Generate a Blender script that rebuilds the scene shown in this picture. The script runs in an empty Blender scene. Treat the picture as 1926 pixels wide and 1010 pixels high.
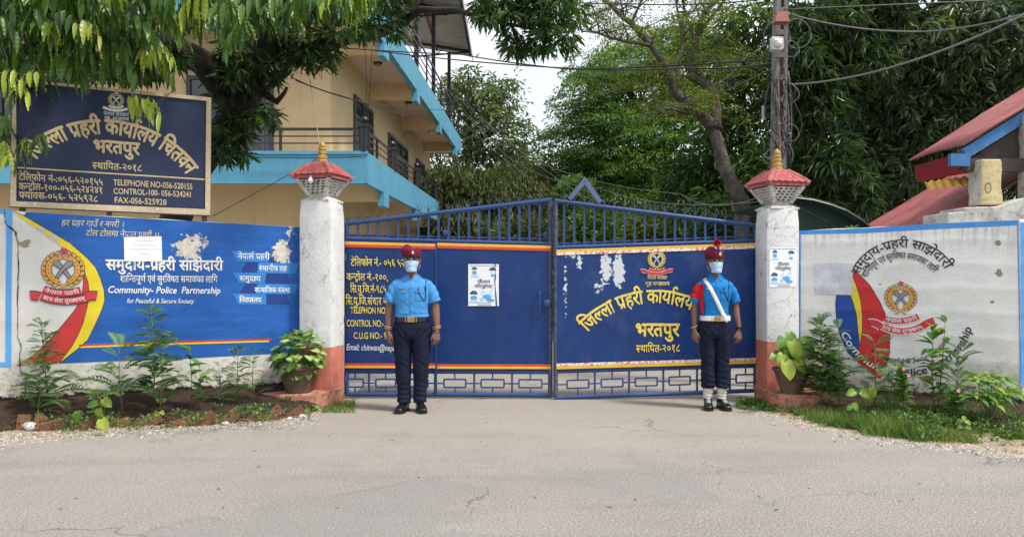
import bpy, bmesh, math, random
import numpy as np
from mathutils import Vector, Matrix, noise, Quaternion
rnd = random.Random(7)
nr = np.random.default_rng(11)
sc = bpy.context.scene
COL = sc.collection
# ---------------------------------------------------------------- camera
F, CX, HY, CAMZ = 1440.0, 963.0, 520.0, 1.34
cam = bpy.data.cameras.new('camera')
cam.sensor_width = 36.0
cam.lens = F / 1926 * 36.0
cam.shift_y = (HY - 505) / 1926
cam.clip_start = 0.05
cam.clip_end = 1500
camo = bpy.data.objects.new('camera', cam)
COL.objects.link(camo)
camo.location = (0, 0, CAMZ)
camo.rotation_euler = (math.radians(90), 0, 0)
sc.camera = camo
# ---------------------------------------------------------------- sky and sun
SUN_EL, SUN_AZ = math.radians(56), math.radians(118)   # azimuth clockwise from +Y
world = bpy.data.worlds.new('World')
sc.world = world
world.use_nodes = True
wn = world.node_tree
wn.nodes.clear()
wo = wn.nodes.new('ShaderNodeOutputWorld')
wb = wn.nodes.new('ShaderNodeBackground')
sky = wn.nodes.new('ShaderNodeTexSky')
sky.sky_type = 'NISHITA'
sky.sun_disc = False
sky.sun_elevation = SUN_EL
sky.sun_rotation = SUN_AZ
sky.dust_density = 3.0
wtc = wn.nodes.new('ShaderNodeTexCoord')
wno = wn.nodes.new('ShaderNodeTexNoise')
wno.inputs['Scale'].default_value = 2.2
wno.inputs['Detail'].default_value = 7
wn.links.new(wtc.outputs['Generated'], wno.inputs['Vector'])
wcr = wn.nodes.new('ShaderNodeValToRGB')
wcr.color_ramp.elements[0].position = 0.32
wcr.color_ramp.elements[0].color = (0.62, 0.62, 0.62, 1)
wcr.color_ramp.elements[1].position = 0.6
wcr.color_ramp.elements[1].color = (0.97, 0.97, 0.97, 1)
wn.links.new(wno.outputs['Fac'], wcr.inputs['Fac'])
wmx = wn.nodes.new('ShaderNodeMix')
wmx.data_type = 'RGBA'
wn.links.new(wcr.outputs['Color'], wmx.inputs[0])
wn.links.new(sky.outputs['Color'], wmx.inputs[6])
wmx.inputs[7].default_value = (8.2, 8.5, 8.9, 1)       # bright thin overcast
wn.links.new(wmx.outputs[2], wb.inputs['Color'])
wb.inputs['Strength'].default_value = 0.055
wn.links.new(wb.outputs[0], wo.inputs[0])
sun = bpy.data.lights.new('sun', 'SUN')
sun.energy = 1.5
sun.angle = math.radians(10)
sun.color = (1.0, 0.95, 0.87)
suno = bpy.data.objects.new('sun', sun)
COL.objects.link(suno)
sd = Vector((math.sin(SUN_AZ) * math.cos(SUN_EL), math.cos(SUN_AZ) * math.cos(SUN_EL), math.sin(SUN_EL)))
suno.rotation_euler = sd.to_track_quat('Z', 'Y').to_euler()
suno.location = (20, -5, 40)
vs = sc.view_settings
vs.view_transform = 'Standard'
vs.look = 'None'
vs.gamma = 1
vs.use_curve_mapping = False
vs.exposure = 1.52
sc.cycles.max_bounces = 6
sc.cycles.transparent_max_bounces = 8
# ---------------------------------------------------------------- helpers


def W(px, py, Y):
    return Vector(((px - CX) / F * Y, Y, CAMZ - (py - HY) / F * Y))


def G(px, py, z=0.0):
    """point on the horizontal plane z seen at a pixel of the photograph"""
    Y = (CAMZ - z) * F / (py - HY)
    return Vector(((px - CX) / F * Y, Y, z))


def tag(o, label=None, cat=None, group=None, kind=None):
    if label:
        o['label'] = label
    if cat:
        o['category'] = cat
    if group:
        o['group'] = group
    if kind:
        o['kind'] = kind
    return o


def thing(name, label, cat, loc, group=None):
    o = bpy.data.objects.new(name, None)
    o.empty_display_size = 0.1
    COL.objects.link(o)
    o.location = loc
    return tag(o, label, cat, group)


def wloc(o):
    v = Vector((0, 0, 0))
    while o is not None:
        v += Vector(o.location)
        o = o.parent
    return v


def link(name, me, parent=None, loc=None, rot=None, scl=None):
    o = bpy.data.objects.new(name, me)
    COL.objects.link(o)
    if parent is not None:
        o.parent = parent
    if loc is not None:
        o.location = loc
    if rot is not None:
        if isinstance(rot, Quaternion):
            o.rotation_mode = 'QUATERNION'
            o.rotation_quaternion = rot
        else:
            o.rotation_euler = rot
    if scl is not None:
        o.scale = scl
    return o


class MB:
    """collects world-space geometry, then makes one mesh object of it"""

    def __init__(s):
        s.v = []
        s.f = []
        s.m = []
        s.uv = {}

    def add(s, vs_, fs, mi=0):
        b = len(s.v)
        s.v += [tuple(x) for x in vs_]
        s.f += [tuple(b + i for i in f) for f in fs]
        s.m += [mi] * len(fs)
        return b

    def frame(s, o, ax, ay, az, x0, x1, y0, y1, z0, z1, mi=0):
        o, ax, ay, az = Vector(o), Vector(ax), Vector(ay), Vector(az)
        p = [o + ax * x + ay * y + az * z for z in (z0, z1) for (x, y) in ((x0, y0), (x1, y0), (x1, y1), (x0, y1))]
        s.add(p, [(3, 2, 1, 0), (4, 5, 6, 7), (0, 1, 5, 4), (1, 2, 6, 5), (2, 3, 7, 6), (3, 0, 4, 7)], mi)

    def box(s, x0, x1, y0, y1, z0, z1, mi=0):
        s.frame((0, 0, 0), (1, 0, 0), (0, 1, 0), (0, 0, 1), x0, x1, y0, y1, z0, z1, mi)

    def bar(s, a, b, w, h, up=(0, 0, 1), mi=0):
        a, b = Vector(a), Vector(b)
        d = b - a
        L = d.length
        if L < 1e-6:
            return
        d.normalize()
        sx = d.cross(Vector(up))
        if sx.length < 1e-4:
            sx = d.cross(Vector((0, 1, 0)))
        sx.normalize()
        sz = sx.cross(d)
        s.frame(a, d, sx, sz, 0, L, -w / 2, w / 2, -h / 2, h / 2, mi)

    def tube(s, pts, rad, n=8, mi=0, caps=True):
        pts = [Vector(p) for p in pts]
        if not hasattr(rad, '__len__'):
            rad = [rad] * len(pts)
        b = len(s.v)
        prev = None
        for i, p in enumerate(pts):
            if i == 0:
                t = pts[1] - p
            elif i == len(pts) - 1:
                t = p - pts[i - 1]
            else:
                t = (pts[i + 1] - p).normalized() + (p - pts[i - 1]).normalized()
            if t.length < 1e-9:
                t = Vector((0, 0, 1))
            t.normalize()
            if prev is None:
                r = Vector((1, 0, 0)) if abs(t.x) < .9 else Vector((0, 1, 0))
                sx = (r - t * r.dot(t)).normalized()
            else:
                sx = (prev - t * prev.dot(t))
                sx = sx.normalized() if sx.length > 1e-6 else prev
            prev = sx
            sy = t.cross(sx)
            for k in range(n):
                a = 2 * math.pi * k / n
                s.v.append(tuple(p + (sx * math.cos(a) + sy * math.sin(a)) * rad[i]))
        for i in range(len(pts) - 1):
            for k in range(n):
                k2 = (k + 1) % n
                s.f.append((b + i * n + k, b + i * n + k2, b + (i + 1) * n + k2, b + (i + 1) * n + k))
                s.m.append(mi)
        if caps:
            s.f.append(tuple(b + k for k in range(n - 1, -1, -1)))
            s.m.append(mi)
            e = b + (len(pts) - 1) * n
            s.f.append(tuple(e + k for k in range(n)))
            s.m.append(mi)

    def lathe(s, c, prof, n=16, mi=0, rot=0, sy=1.0):
        """prof: list of (radius, z)"""
        c = Vector(c)
        b = len(s.v)
        for (r, z) in prof:
            for k in range(n):
                a = 2 * math.pi * k / n + rot
                s.v.append((c.x + r * math.cos(a), c.y + r * math.sin(a) * sy, c.z + z))
        for i in range(len(prof) - 1):
            for k in range(n):
                k2 = (k + 1) % n
                s.f.append((b + i * n + k, b + i * n + k2, b + (i + 1) * n + k2, b + (i + 1) * n + k))
                s.m.append(mi)
        s.f.append(tuple(b + k for k in range(n - 1, -1, -1)))
        s.m.append(mi)
        e = b + (len(prof) - 1) * n
        s.f.append(tuple(e + k for k in range(n)))
        s.m.append(mi)

    def prism(s, poly, off, mi=0):
        """poly: coplanar 3D points, extruded by vector off"""
        off = Vector(off)
        n = len(poly)
        p = [Vector(q) for q in poly]
        s.add(p + [q + off for q in p],
              [tuple(range(n - 1, -1, -1)), tuple(range(n, 2 * n))] +
              [(i, (i + 1) % n, n + (i + 1) % n, n + i) for i in range(n)], mi)

    def sphere(s, c, r, n=10, m=7, mi=0, scl=(1, 1, 1)):
        c = Vector(c)
        b = len(s.v)
        for j in range(1, m):
            t = math.pi * j / m
            for k in range(n):
                a = 2 * math.pi * k / n
                s.v.append((c.x + r * scl[0] * math.sin(t) * math.cos(a), c.y + r * scl[1] * math.sin(t) * math.sin(a), c.z + r * scl[2] * math.cos(t)))
        top = len(s.v)
        s.v.append((c.x, c.y, c.z + r * scl[2]))
        s.v.append((c.x, c.y, c.z - r * scl[2]))
        for j in range(m - 2):
            for k in range(n):
                k2 = (k + 1) % n
                s.f.append((b + j * n + k, b + (j + 1) * n + k, b + (j + 1) * n + k2, b + j * n + k2))
                s.m.append(mi)
        for k in range(n):
            k2 = (k + 1) % n
            s.f.append((top, b + k, b + k2))
            s.f.append((top + 1, b + (m - 2) * n + k2, b + (m - 2) * n + k))
            s.m += [mi, mi]

    def build(s, name, mats, parent=None, smooth=False, bevel=0, fixn=True):
        base = wloc(parent) if parent is not None else Vector((0, 0, 0))
        me = bpy.data.meshes.new(name)
        me.from_pydata([(x - base.x, y - base.y, z - base.z) for (x, y, z) in s.v], [], s.f)
        if not isinstance(mats, (list, tuple)):
            mats = [mats]
        for m in mats:
            me.materials.append(m)
        me.polygons.foreach_set('material_index', s.m)
        if fixn or bevel:
            bm = bmesh.new()
            bm.from_mesh(me)
            if fixn:
                bmesh.ops.recalc_face_normals(bm, faces=bm.faces)
            if bevel:
                ed = [e for e in bm.edges if len(e.link_faces) == 2 and e.calc_face_angle(0) > .6]
                bmesh.ops.bevel(bm, geom=ed, offset=bevel, segments=2, affect='EDGES', profile=.5)
            bm.to_mesh(me)
            bm.free()
        if smooth:
            me.polygons.foreach_set('use_smooth', [True] * len(me.polygons))
            if smooth != 'all':
                try:
                    me.set_sharp_from_angle(angle=.7)
                except Exception:
                    pass
        me.update()
        return link(name, me, parent)


# ---------------------------------------------------------------- materials
MATS = {}


class NT:
    def __init__(s, name):
        s.m = bpy.data.materials.new(name)
        s.m.use_nodes = True
        s.t = s.m.node_tree
        s.b = s.t.nodes['Principled BSDF']
        s.out = s.t.nodes['Material Output']
        s.geo = None
        s.crd = {}

    def n(s, ty, **kw):
        q = s.t.nodes.new('ShaderNode' + ty)
        for k, v in kw.items():
            setattr(q, k, v)
        return q

    def put(s, sock, v):
        if isinstance(v, bpy.types.NodeSocket):
            s.t.links.new(v, sock)
        elif isinstance(v, (tuple, list)):
            sock.default_value = (*v, 1) if len(v) == 3 and len(sock.default_value) == 4 else v
        else:
            sock.default_value = v

    def pos(s):
        if s.geo is None:
            s.geo = s.n('NewGeometry')
        return s.geo.outputs['Position']

    def uv(s):
        if 'uv' not in s.crd:
            s.crd['uv'] = s.n('UVMap').outputs[0]
        return s.crd['uv']

    def obj(s):
        if 'o' not in s.crd:
            s.crd['o'] = s.n('TexCoord').outputs['Object']
        return s.crd['o']

    def vmath(s, op, a, b=None, scale=None):
        q = s.n('VectorMath', operation=op)
        s.put(q.inputs[0], a)
        if b is not None:
            s.put(q.inputs[1], b)
        if scale is not None:
            s.put(q.inputs['Scale'], scale)
        return q.outputs['Value'] if op in ('LENGTH', 'DOT_PRODUCT') else q.outputs['Vector']

    def math(s, op, a, b=None, c=None, clamp=False):
        q = s.n('Math', operation=op)
        q.use_clamp = clamp
        s.put(q.inputs[0], a)
        if b is not None:
            s.put(q.inputs[1], b)
        if c is not None:
            s.put(q.inputs[2], c)
        return q.outputs[0]

    def noise(s, scale, detail=4, rough=.55, vec=None, stretch=None, dist=0):
        q = s.n('TexNoise')
        v = vec if vec is not None else s.pos()
        if stretch:
            v = s.vmath('MULTIPLY', v, stretch)
        s.t.links.new(v, q.inputs['Vector'])
        q.inputs['Scale'].default_value = scale
        q.inputs['Detail'].default_value = detail
        q.inputs['Roughness'].default_value = rough
        q.inputs['Distortion'].default_value = dist
        return q.outputs['Fac']

    def ramp(s, f, p0, p1, c0=(0, 0, 0), c1=(1, 1, 1)):
        q = s.n('ValToRGB')
        q.color_ramp.elements[0].position = p0
        q.color_ramp.elements[0].color = (*c0, 1)
        q.color_ramp.elements[1].position = p1
        q.color_ramp.elements[1].color = (*c1, 1)
        s.put(q.inputs[0], f)
        return q.outputs[0]

    def step(s, f, p0, p1):
        q = s.n('MapRange')
        q.clamp = True
        s.put(q.inputs[0], f)
        q.inputs[1].default_value = p0
        q.inputs[2].default_value = p1
        return q.outputs[0]

    def mix(s, f, a, b, ty='MIX'):
        q = s.n('Mix', data_type='RGBA', blend_type=ty)
        s.put(q.inputs[0], f)
        s.put(q.inputs[6], a)
        s.put(q.inputs[7], b)
        return q.outputs[2]

    def bump(s, h, strength=.5, dist=.01, nrm=None):
        q = s.n('Bump')
        q.inputs['Strength'].default_value = strength
        q.inputs['Distance'].default_value = dist
        s.put(q.inputs['Height'], h)
        if nrm is not None:
            s.t.links.new(nrm, q.inputs['Normal'])
        s.t.links.new(q.outputs[0], s.b.inputs['Normal'])
        return q.outputs[0]

    def done(s, col=None, rough=None, metal=None, spec=None):
        if col is not None:
            s.put(s.b.inputs['Base Color'], col)
        if rough is not None:
            s.put(s.b.inputs['Roughness'], rough)
        if metal is not None:
            s.put(s.b.inputs['Metallic'], metal)
        if spec is not None:
            s.put(s.b.inputs['Specular IOR Level'], spec)
        return s.m


def simple(name, col, rough=.6, var=.12, scale=6, bump=.15, bscale=60, metal=0, spec=.5, bdist=.004, obj=False, grime=0.0, streak=0.0):
    """plain painted or dull surface with blotches and fine relief"""
    t = NT(name)
    vec = t.obj() if obj else t.pos()
    f = t.noise(scale, 5, .6, vec)
    f = t.step(f, .3, .7)
    lo = tuple(max(0, c * (1 - var)) for c in col)
    hi = tuple(min(1, c * (1 + var)) for c in col)
    c = t.mix(f, lo, hi)
    if grime:
        g_ = t.step(t.noise(scale * 3.1, 6, .72, vec), .50, .66)
        c = t.mix(t.math('MULTIPLY', g_, grime), c, (.07, .062, .052))
    if streak:
        s_ = t.step(t.noise(1.0, 5, .65, vec, stretch=(5, 5, .5)), .50, .78)
        c = t.mix(t.math('MULTIPLY', s_, streak), c, tuple(x * .45 for x in col))
    if bump:
        t.bump(t.noise(bscale, 4, .6, vec), bump, bdist)
    return t.done(c, rough, metal, spec)


def chips(t, vec, centers, nscale=16, hard=.05):
    """mask 1 where paint has flaked off: irregular patches near given (u,v,ru,rv,weight)"""
    nz = t.noise(nscale, 5, .62, vec)
    tot = None
    for (u, v, ru, rv, wgt) in centers:
        d = t.vmath('SUBTRACT', vec, (u, v, 0))
        d = t.vmath('MULTIPLY', d, (1 / ru, 1 / rv, 0))
        L = t.vmath('LENGTH', d)
        k = t.math('MULTIPLY', t.math('SUBTRACT', 1.0, L, clamp=True), wgt)
        tot = k if tot is None else t.math('MAXIMUM', tot, k)
    s_ = t.math('ADD', nz, t.math('MULTIPLY', tot, .35))
    s_ = t.math('MULTIPLY', s_, t.step(tot, 0.0, .08))
    return t.step(s_, .62, .62 + hard)


def foliage(name, c0, c1, c2, rough=.45, trans=.35, spec=.4):
    """leaf surface: colour per leaf from the 'tint' attribute, some light passes through"""
    t = NT(name)
    a = t.n('Attribute')
    a.attribute_name = 'tint'
    q = t.n('ValToRGB')
    e = q.color_ramp.elements
    e[0].position, e[0].color = .0, (*c0, 1)
    e[1].position, e[1].color = 1., (*c2, 1)
    x = e.new(.6)
    x.color = (*c1, 1)
    t.t.links.new(a.outputs['Fac'], q.inputs[0])
    col = q.outputs[0]
    t.done(col, rough, 0, spec)
    tr = t.n('BsdfTranslucent')
    t.t.links.new(t.mix(.5, t.mix(1.0, col, (1.6, 1.7, .5), 'MULTIPLY'), col), tr.inputs[0])
    mx = t.n('MixShader')
    mx.inputs[0].default_value = trans
    t.t.links.new(t.b.outputs[0], mx.inputs[1])
    t.t.links.new(tr.outputs[0], mx.inputs[2])
    t.t.links.new(mx.outputs[0], t.out.inputs[0])
    return t.m


# ---------------------------------------------------------------- vertical painted surfaces
class Surf:
    """a vertical plane: u metres along it, v metres up, n towards the camera"""

    def __init__(s, a, b, relief=None):
        s.a = Vector((a[0], a[1], 0))
        d = Vector((b[0] - a[0], b[1] - a[1], 0))
        s.len = d.length
        s.d = d.normalized()
        s.nrm = Vector((s.d.y, -s.d.x, 0))
        s.relief = relief

    def w(s, u, v, n=0.0):
        if s.relief:
            n = n + s.relief(u, v) + (.0015 if n > .001 else 0)
        return s.a + s.d * u + Vector((0, 0, v)) + s.nrm * n

    def uv(s, px, py):
        rx, rz = (px - CX) / F, -(py - HY) / F
        u = (s.a.x - rx * s.a.y) / (rx * s.d.y - s.d.x)
        t = s.a.y + s.d.y * u
        return (u, CAMZ + rz * t)


def sheet(name, surf, polys, n, mat, parent, cell=.035, px=True, mats=None):
    """thin coat of paint: polygons (photograph pixels or u,v) laid on a surface"""
    bm = bmesh.new()
    for poly in polys:
        pts = [surf.uv(*p) for p in poly] if px else poly
        vs_ = [bm.verts.new((u, v, 0)) for (u, v) in pts]
        try:
            bm.faces.new(vs_)
        except ValueError:
            pass
    bmesh.ops.triangulate(bm, faces=bm.faces)
    if cell and surf.relief:
        xs = [v.co.x for v in bm.verts]
        ys = [v.co.y for v in bm.verts]
        for ax, lo, hi in ((0, min(xs), max(xs)), (1, min(ys), max(ys))):
            k = math.ceil(lo / cell) * cell
            while k < hi:
                co = (k, 0, 0) if ax == 0 else (0, k, 0)
                no = (1, 0, 0) if ax == 0 else (0, 1, 0)
                bmesh.ops.bisect_plane(bm, geom=bm.verts[:] + bm.edges[:] + bm.faces[:], plane_co=co, plane_no=no, dist=1e-6)
                k += cell
    return finish_sheet(name, surf, bm, n, mat, parent)


def finish_sheet(name, surf, bm, n, mat, parent):
    base = wloc(parent) if parent is not None else Vector((0, 0, 0))
    uvl = bm.loops.layers.uv.new('UVMap')
    for f in bm.faces:
        for l in f.loops:
            l[uvl].uv = (l.vert.co.x, l.vert.co.y)
    for v in bm.verts:
        v.co = surf.w(v.co.x, v.co.y, n + v.co.z) - base
    bm.normal_update()
    for f in bm.faces:
        if f.normal.dot(surf.nrm) < 0:
            f.normal_flip()
    me = bpy.data.meshes.new(name)
    bm.to_mesh(me)
    bm.free()
    me.materials.append(mat)
    me.polygons.foreach_set('use_smooth', [True] * len(me.polygons))
    return link(name, me, parent)


def band(pts, w, closed=False):
    """polygon list of a brush line of width w along points (same units)"""
    out = []
    n = len(pts)
    L, R = [], []
    for i, (x, y) in enumerate(pts):
        a = pts[max(0, i - 1)]
        b = pts[min(n - 1, i + 1)]
        dx, dy = b[0] - a[0], b[1] - a[1]
        q = math.hypot(dx, dy) or 1
        ww = w[i] if hasattr(w, '__len__') else w
        L.append((x - dy / q * ww / 2, y + dx / q * ww / 2))
        R.append((x + dy / q * ww / 2, y - dx / q * ww / 2))
    for i in range(n - 1):
        out.append([L[i], L[i + 1], R[i + 1], R[i]])
    return out


# ---------------------------------------------------------------- lettering
GL = {}


def _curve_mesh(body):
    c = bpy.data.curves.new('g', 'FONT')
    c.body = body
    c.resolution_u = 3
    o = bpy.data.objects.new('g', c)
    me = o.to_mesh()
    v = [(p.co.x, p.co.y) for p in me.vertices]
    f = [tuple(p.vertices) for p in me.polygons]
    o.to_mesh_clear()
    bpy.data.objects.remove(o)
    bpy.data.curves.remove(c)
    return v, f


def glyph(ch):
    if ch in GL:
        return GL[ch]
    if ch == ' ':
        GL[ch] = ([], [], .26)
        return GL[ch]
    v, f = _curve_mesh(ch)
    v2, _ = _curve_mesh(ch + ch)
    adv = (max(p[0] for p in v2) - max(p[0] for p in v)) if v and v2 else 0
    if not v:
        adv = .3
    GL[ch] = (v, f, adv)
    return GL[ch]


def cutglyph(g, xmax):
    v, f, adv = g
    bm = bmesh.new()
    vv = [bm.verts.new((x, y, 0)) for x, y in v]
    for q in f:
        try:
            bm.faces.new([vv[i] for i in q])
        except ValueError:
            pass
    bmesh.ops.bisect_plane(bm, geom=bm.verts[:] + bm.edges[:] + bm.faces[:], plane_co=(xmax, 0, 0), plane_no=(1, 0, 0), clear_outer=True)
    bm.verts.index_update()
    r = ([(p.co.x, p.co.y) for p in bm.verts], [tuple(q.index for q in p.verts) for p in bm.faces], xmax)
    bm.free()
    return r


HEAD = .622


def stroke_g(pts, w):
    v, f = [], []
    for q in band(pts, w):
        b = len(v)
        v += q
        f.append((b, b + 1, b + 2, b + 3))
    return v, f


def layout(text):
    """glyphs in drawing order: list of (verts, faces, x) and the total width"""
    out = []
    x = 0.0
    i = 0
    n = len(text)
    cons = lambda c: '\u0915' <= c <= '\u0939'
    while i < n:
        c = text[i]
        if not cons(c):
            v, f, a = glyph(c)
            out.append((v, f, x))
            x += a
            i += 1
            continue
        cl = [c]
        i += 1
        while i + 1 < n and text[i] == '\u094d' and cons(text[i + 1]):
            cl.append(text[i + 1])
            i += 2
        marks = []
        while i < n and ('\u093e' <= text[i] <= '\u094d' or text[i] in '\u0902\u0901\u0903'):
            marks.append(text[i])
            i += 1
        reph = rak = False
        if len(cl) > 1 and cl[0] == '\u0930':
            reph = True
            cl = cl[1:]
        if len(cl) > 1 and cl[-1] == '\u0930':
            rak = True
            cl = cl[:-1]
        if '\u093f' in marks:
            v, f, a = glyph('\u093f')
            out.append((v, f, x))
            x += a
            marks.remove('\u093f')
        for h in cl[:-1]:
            g = glyph(h)
            k = .72 if h in '\u0915\u091f\u0926' else 1.0
            xm = g[2] * k - (.178 if k == 1.0 else 0)
            v, f, a = cutglyph(g, xm)
            out.append((v, f, x))
            x += a
        v, f, a = glyph(cl[-1])
        out.append((v, f, x))
        x += a
        if rak:
            if cl[-1] in '\u091f\u0920\u0921':
                v, f = stroke_g([(-.42, -.16), (-.27, -.02), (-.12, -.16)], .06)
            else:
                v, f = stroke_g([(-.13, .26), (-.25, .13), (-.42, .04)], .065)
            out.append((v, f, x))
        for mk in marks:
            v, f, a = glyph(mk)
            out.append((v, f, x))
            x += a
        if reph:
            v, f = stroke_g([(-.09, .62), (-.19, .70), (-.19, .80), (-.10, .86), (.0, .84), (.03, .77)], .06)
            out.append((v, f, x))
    return out, x


def write(name, surf, text, p0, p1, h, mat, parent, bold=.02, n=.004, arc=None, shear=0.0, shadow=None, cap=False, px=True, wob=.012):
    """paint text on a surface. p0,p1: where its head line (capitals: top line) starts and ends; h: letter height.
    arc: a third point the head line passes through. px: photograph pixels, else u,v"""
    gl, wid = layout(text)
    if px:
        P0, P1 = surf.uv(*p0), surf.uv(*p1)
        mx, my = (p0[0] + p1[0]) / 2, (p0[1] + p1[1]) / 2
        q0, q1 = surf.uv(mx, my), surf.uv(mx, my + h)
        hh = q0[1] - q1[1]
        if arc:
            arc = surf.uv(*arc)
    else:
        P0, P1, hh = p0, p1, h
    top = .70 if cap else HEAD
    sy = hh / top
    if arc:
        (x1, y1), (x2, y2), (x3, y3) = P0, arc, P1
        d = 2 * (x1 * (y2 - y3) + x2 * (y3 - y1) + x3 * (y1 - y2))
        cx = ((x1**2 + y1**2) * (y2 - y3) + (x2**2 + y2**2) * (y3 - y1) + (x3**2 + y3**2) * (y1 - y2)) / d
        cy = ((x1**2 + y1**2) * (x3 - x2) + (x2**2 + y2**2) * (x1 - x3) + (x3**2 + y3**2) * (x2 - x1)) / d
        R = math.hypot(x1 - cx, y1 - cy)
        a0, a1 = math.atan2(y1 - cy, x1 - cx), math.atan2(y3 - cy, x3 - cx)
        am = math.atan2(y2 - cy, x2 - cx)
        up = cy < min(y1, y3) or cy < y2      # arch (text outside) else bowl
        if up:
            while a1 > a0:
                a1 -= 2 * math.pi
        else:
            while a1 < a0:
                a1 += 2 * math.pi
        total = abs(a1 - a0) * R
        sx = total / wid

        def mp(s_, t_):
            a = a0 + (a1 - a0) * (s_ / total)
            rr = R + (t_ if up else -t_)
            return (cx + rr * math.cos(a), cy + rr * math.sin(a))
    else:
        dx, dy = P1[0] - P0[0], P1[1] - P0[1]
        total = math.hypot(dx, dy)
        sx = total / wid
        ux, uy = dx / total, dy / total

        def mp(s_, t_):
            return (P0[0] + ux * s_ - uy * t_ * .0, P0[1] + uy * s_ + t_)
    bm = bmesh.new()
    lr = random.Random(len(text) * 7 + int(abs(P0[0]) * 100))
    passes = [(0, 0)] + ([(-bold, 0), (bold, 0), (0, bold), (0, -bold)] if bold else [])
    lay = []
    k = 0
    for (v, f, x) in gl:
        if not v:
            continue
        jy, jx = lr.uniform(-wob, wob), lr.uniform(-wob, wob)
        for (ox, oy) in passes:
            z = (k % 9) * .00016
            k += 1
            vv = []
            for (gx, gy) in v:
                a_ = (gx + x + ox + jx + shear * (gy - top / 2)) * sx
                b_ = (gy - top + oy + jy) * sy
                u_, v_ = mp(a_, b_)
                vv.append(bm.verts.new((u_, v_, z)))
            for q in f:
                try:
                    bm.faces.new([vv[j] for j in q])
                except ValueError:
                    pass
    if shadow:
        b2 = bm.copy()
        for v in b2.verts:
            v.co.x -= shadow[1]
            v.co.y -= shadow[1] * .7
        finish_sheet(name, surf, b2, n - .0018, shadow[0], parent)
    return finish_sheet(name, surf, bm, n, mat, parent)


# ---------------------------------------------------------------- leaves
def cloud(tv, tf, P, A, N, S, tint, name, mat, parent, smooth=False):
    """many copies of a small leaf (tv verts, tf faces) at P, axis A, normal N, scale S, in ONE mesh"""
    tv = np.asarray(tv, float)
    P, A, N = np.asarray(P, float), np.asarray(A, float), np.asarray(N, float)
    A = A / (np.linalg.norm(A, axis=1, keepdims=True) + 1e-9)
    X = np.cross(A, N)
    X /= (np.linalg.norm(X, axis=1, keepdims=True) + 1e-9)
    Z = np.cross(X, A)
    S = np.asarray(S, float)
    if S.ndim == 1:
        S = np.stack([S, S, S], 1)
    base = wloc(parent) if parent is not None else Vector((0, 0, 0))
    V = (P[:, None, :] + X[:, None, :] * (tv[None, :, 0:1] * S[:, None, 0:1]) +
         A[:, None, :] * (tv[None, :, 1:2] * S[:, None, 1:2]) + Z[:, None, :] * (tv[None, :, 2:3] * S[:, None, 2:3]))
    V = V - np.array(base)[None, None, :]
    n, m = len(P), len(tv)
    tf = np.asarray(tf, int)
    Fc = (np.arange(n)[:, None, None] * m + tf[None]).reshape(-1, 3)
    me = bpy.data.meshes.new(name)
    me.vertices.add(n * m)
    me.vertices.foreach_set('co', V.reshape(-1))
    me.loops.add(len(Fc) * 3)
    me.loops.foreach_set('vertex_index', Fc.reshape(-1).astype(np.int32))
    me.polygons.add(len(Fc))
    me.polygons.foreach_set('loop_start', (np.arange(len(Fc)) * 3).astype(np.int32))
    me.polygons.foreach_set('loop_total', np.full(len(Fc), 3, np.int32))
    at = me.attributes.new('tint', 'FLOAT', 'POINT')
    at.data.foreach_set('value', np.repeat(np.asarray(tint, float), m).astype(np.float32))
    if smooth:
        me.polygons.foreach_set('use_smooth', np.ones(len(Fc), bool))
    me.materials.append(mat)
    me.update(calc_edges=True)
    me.validate()
    return link(name, me, parent)


# small leaves: base, left, right, tip
LEAF2 = ([(0, 0, 0), (-.5, .45, .12), (0, 1, -.06), (.5, .45, .12)], [(0, 2, 1), (0, 3, 2)])
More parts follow.
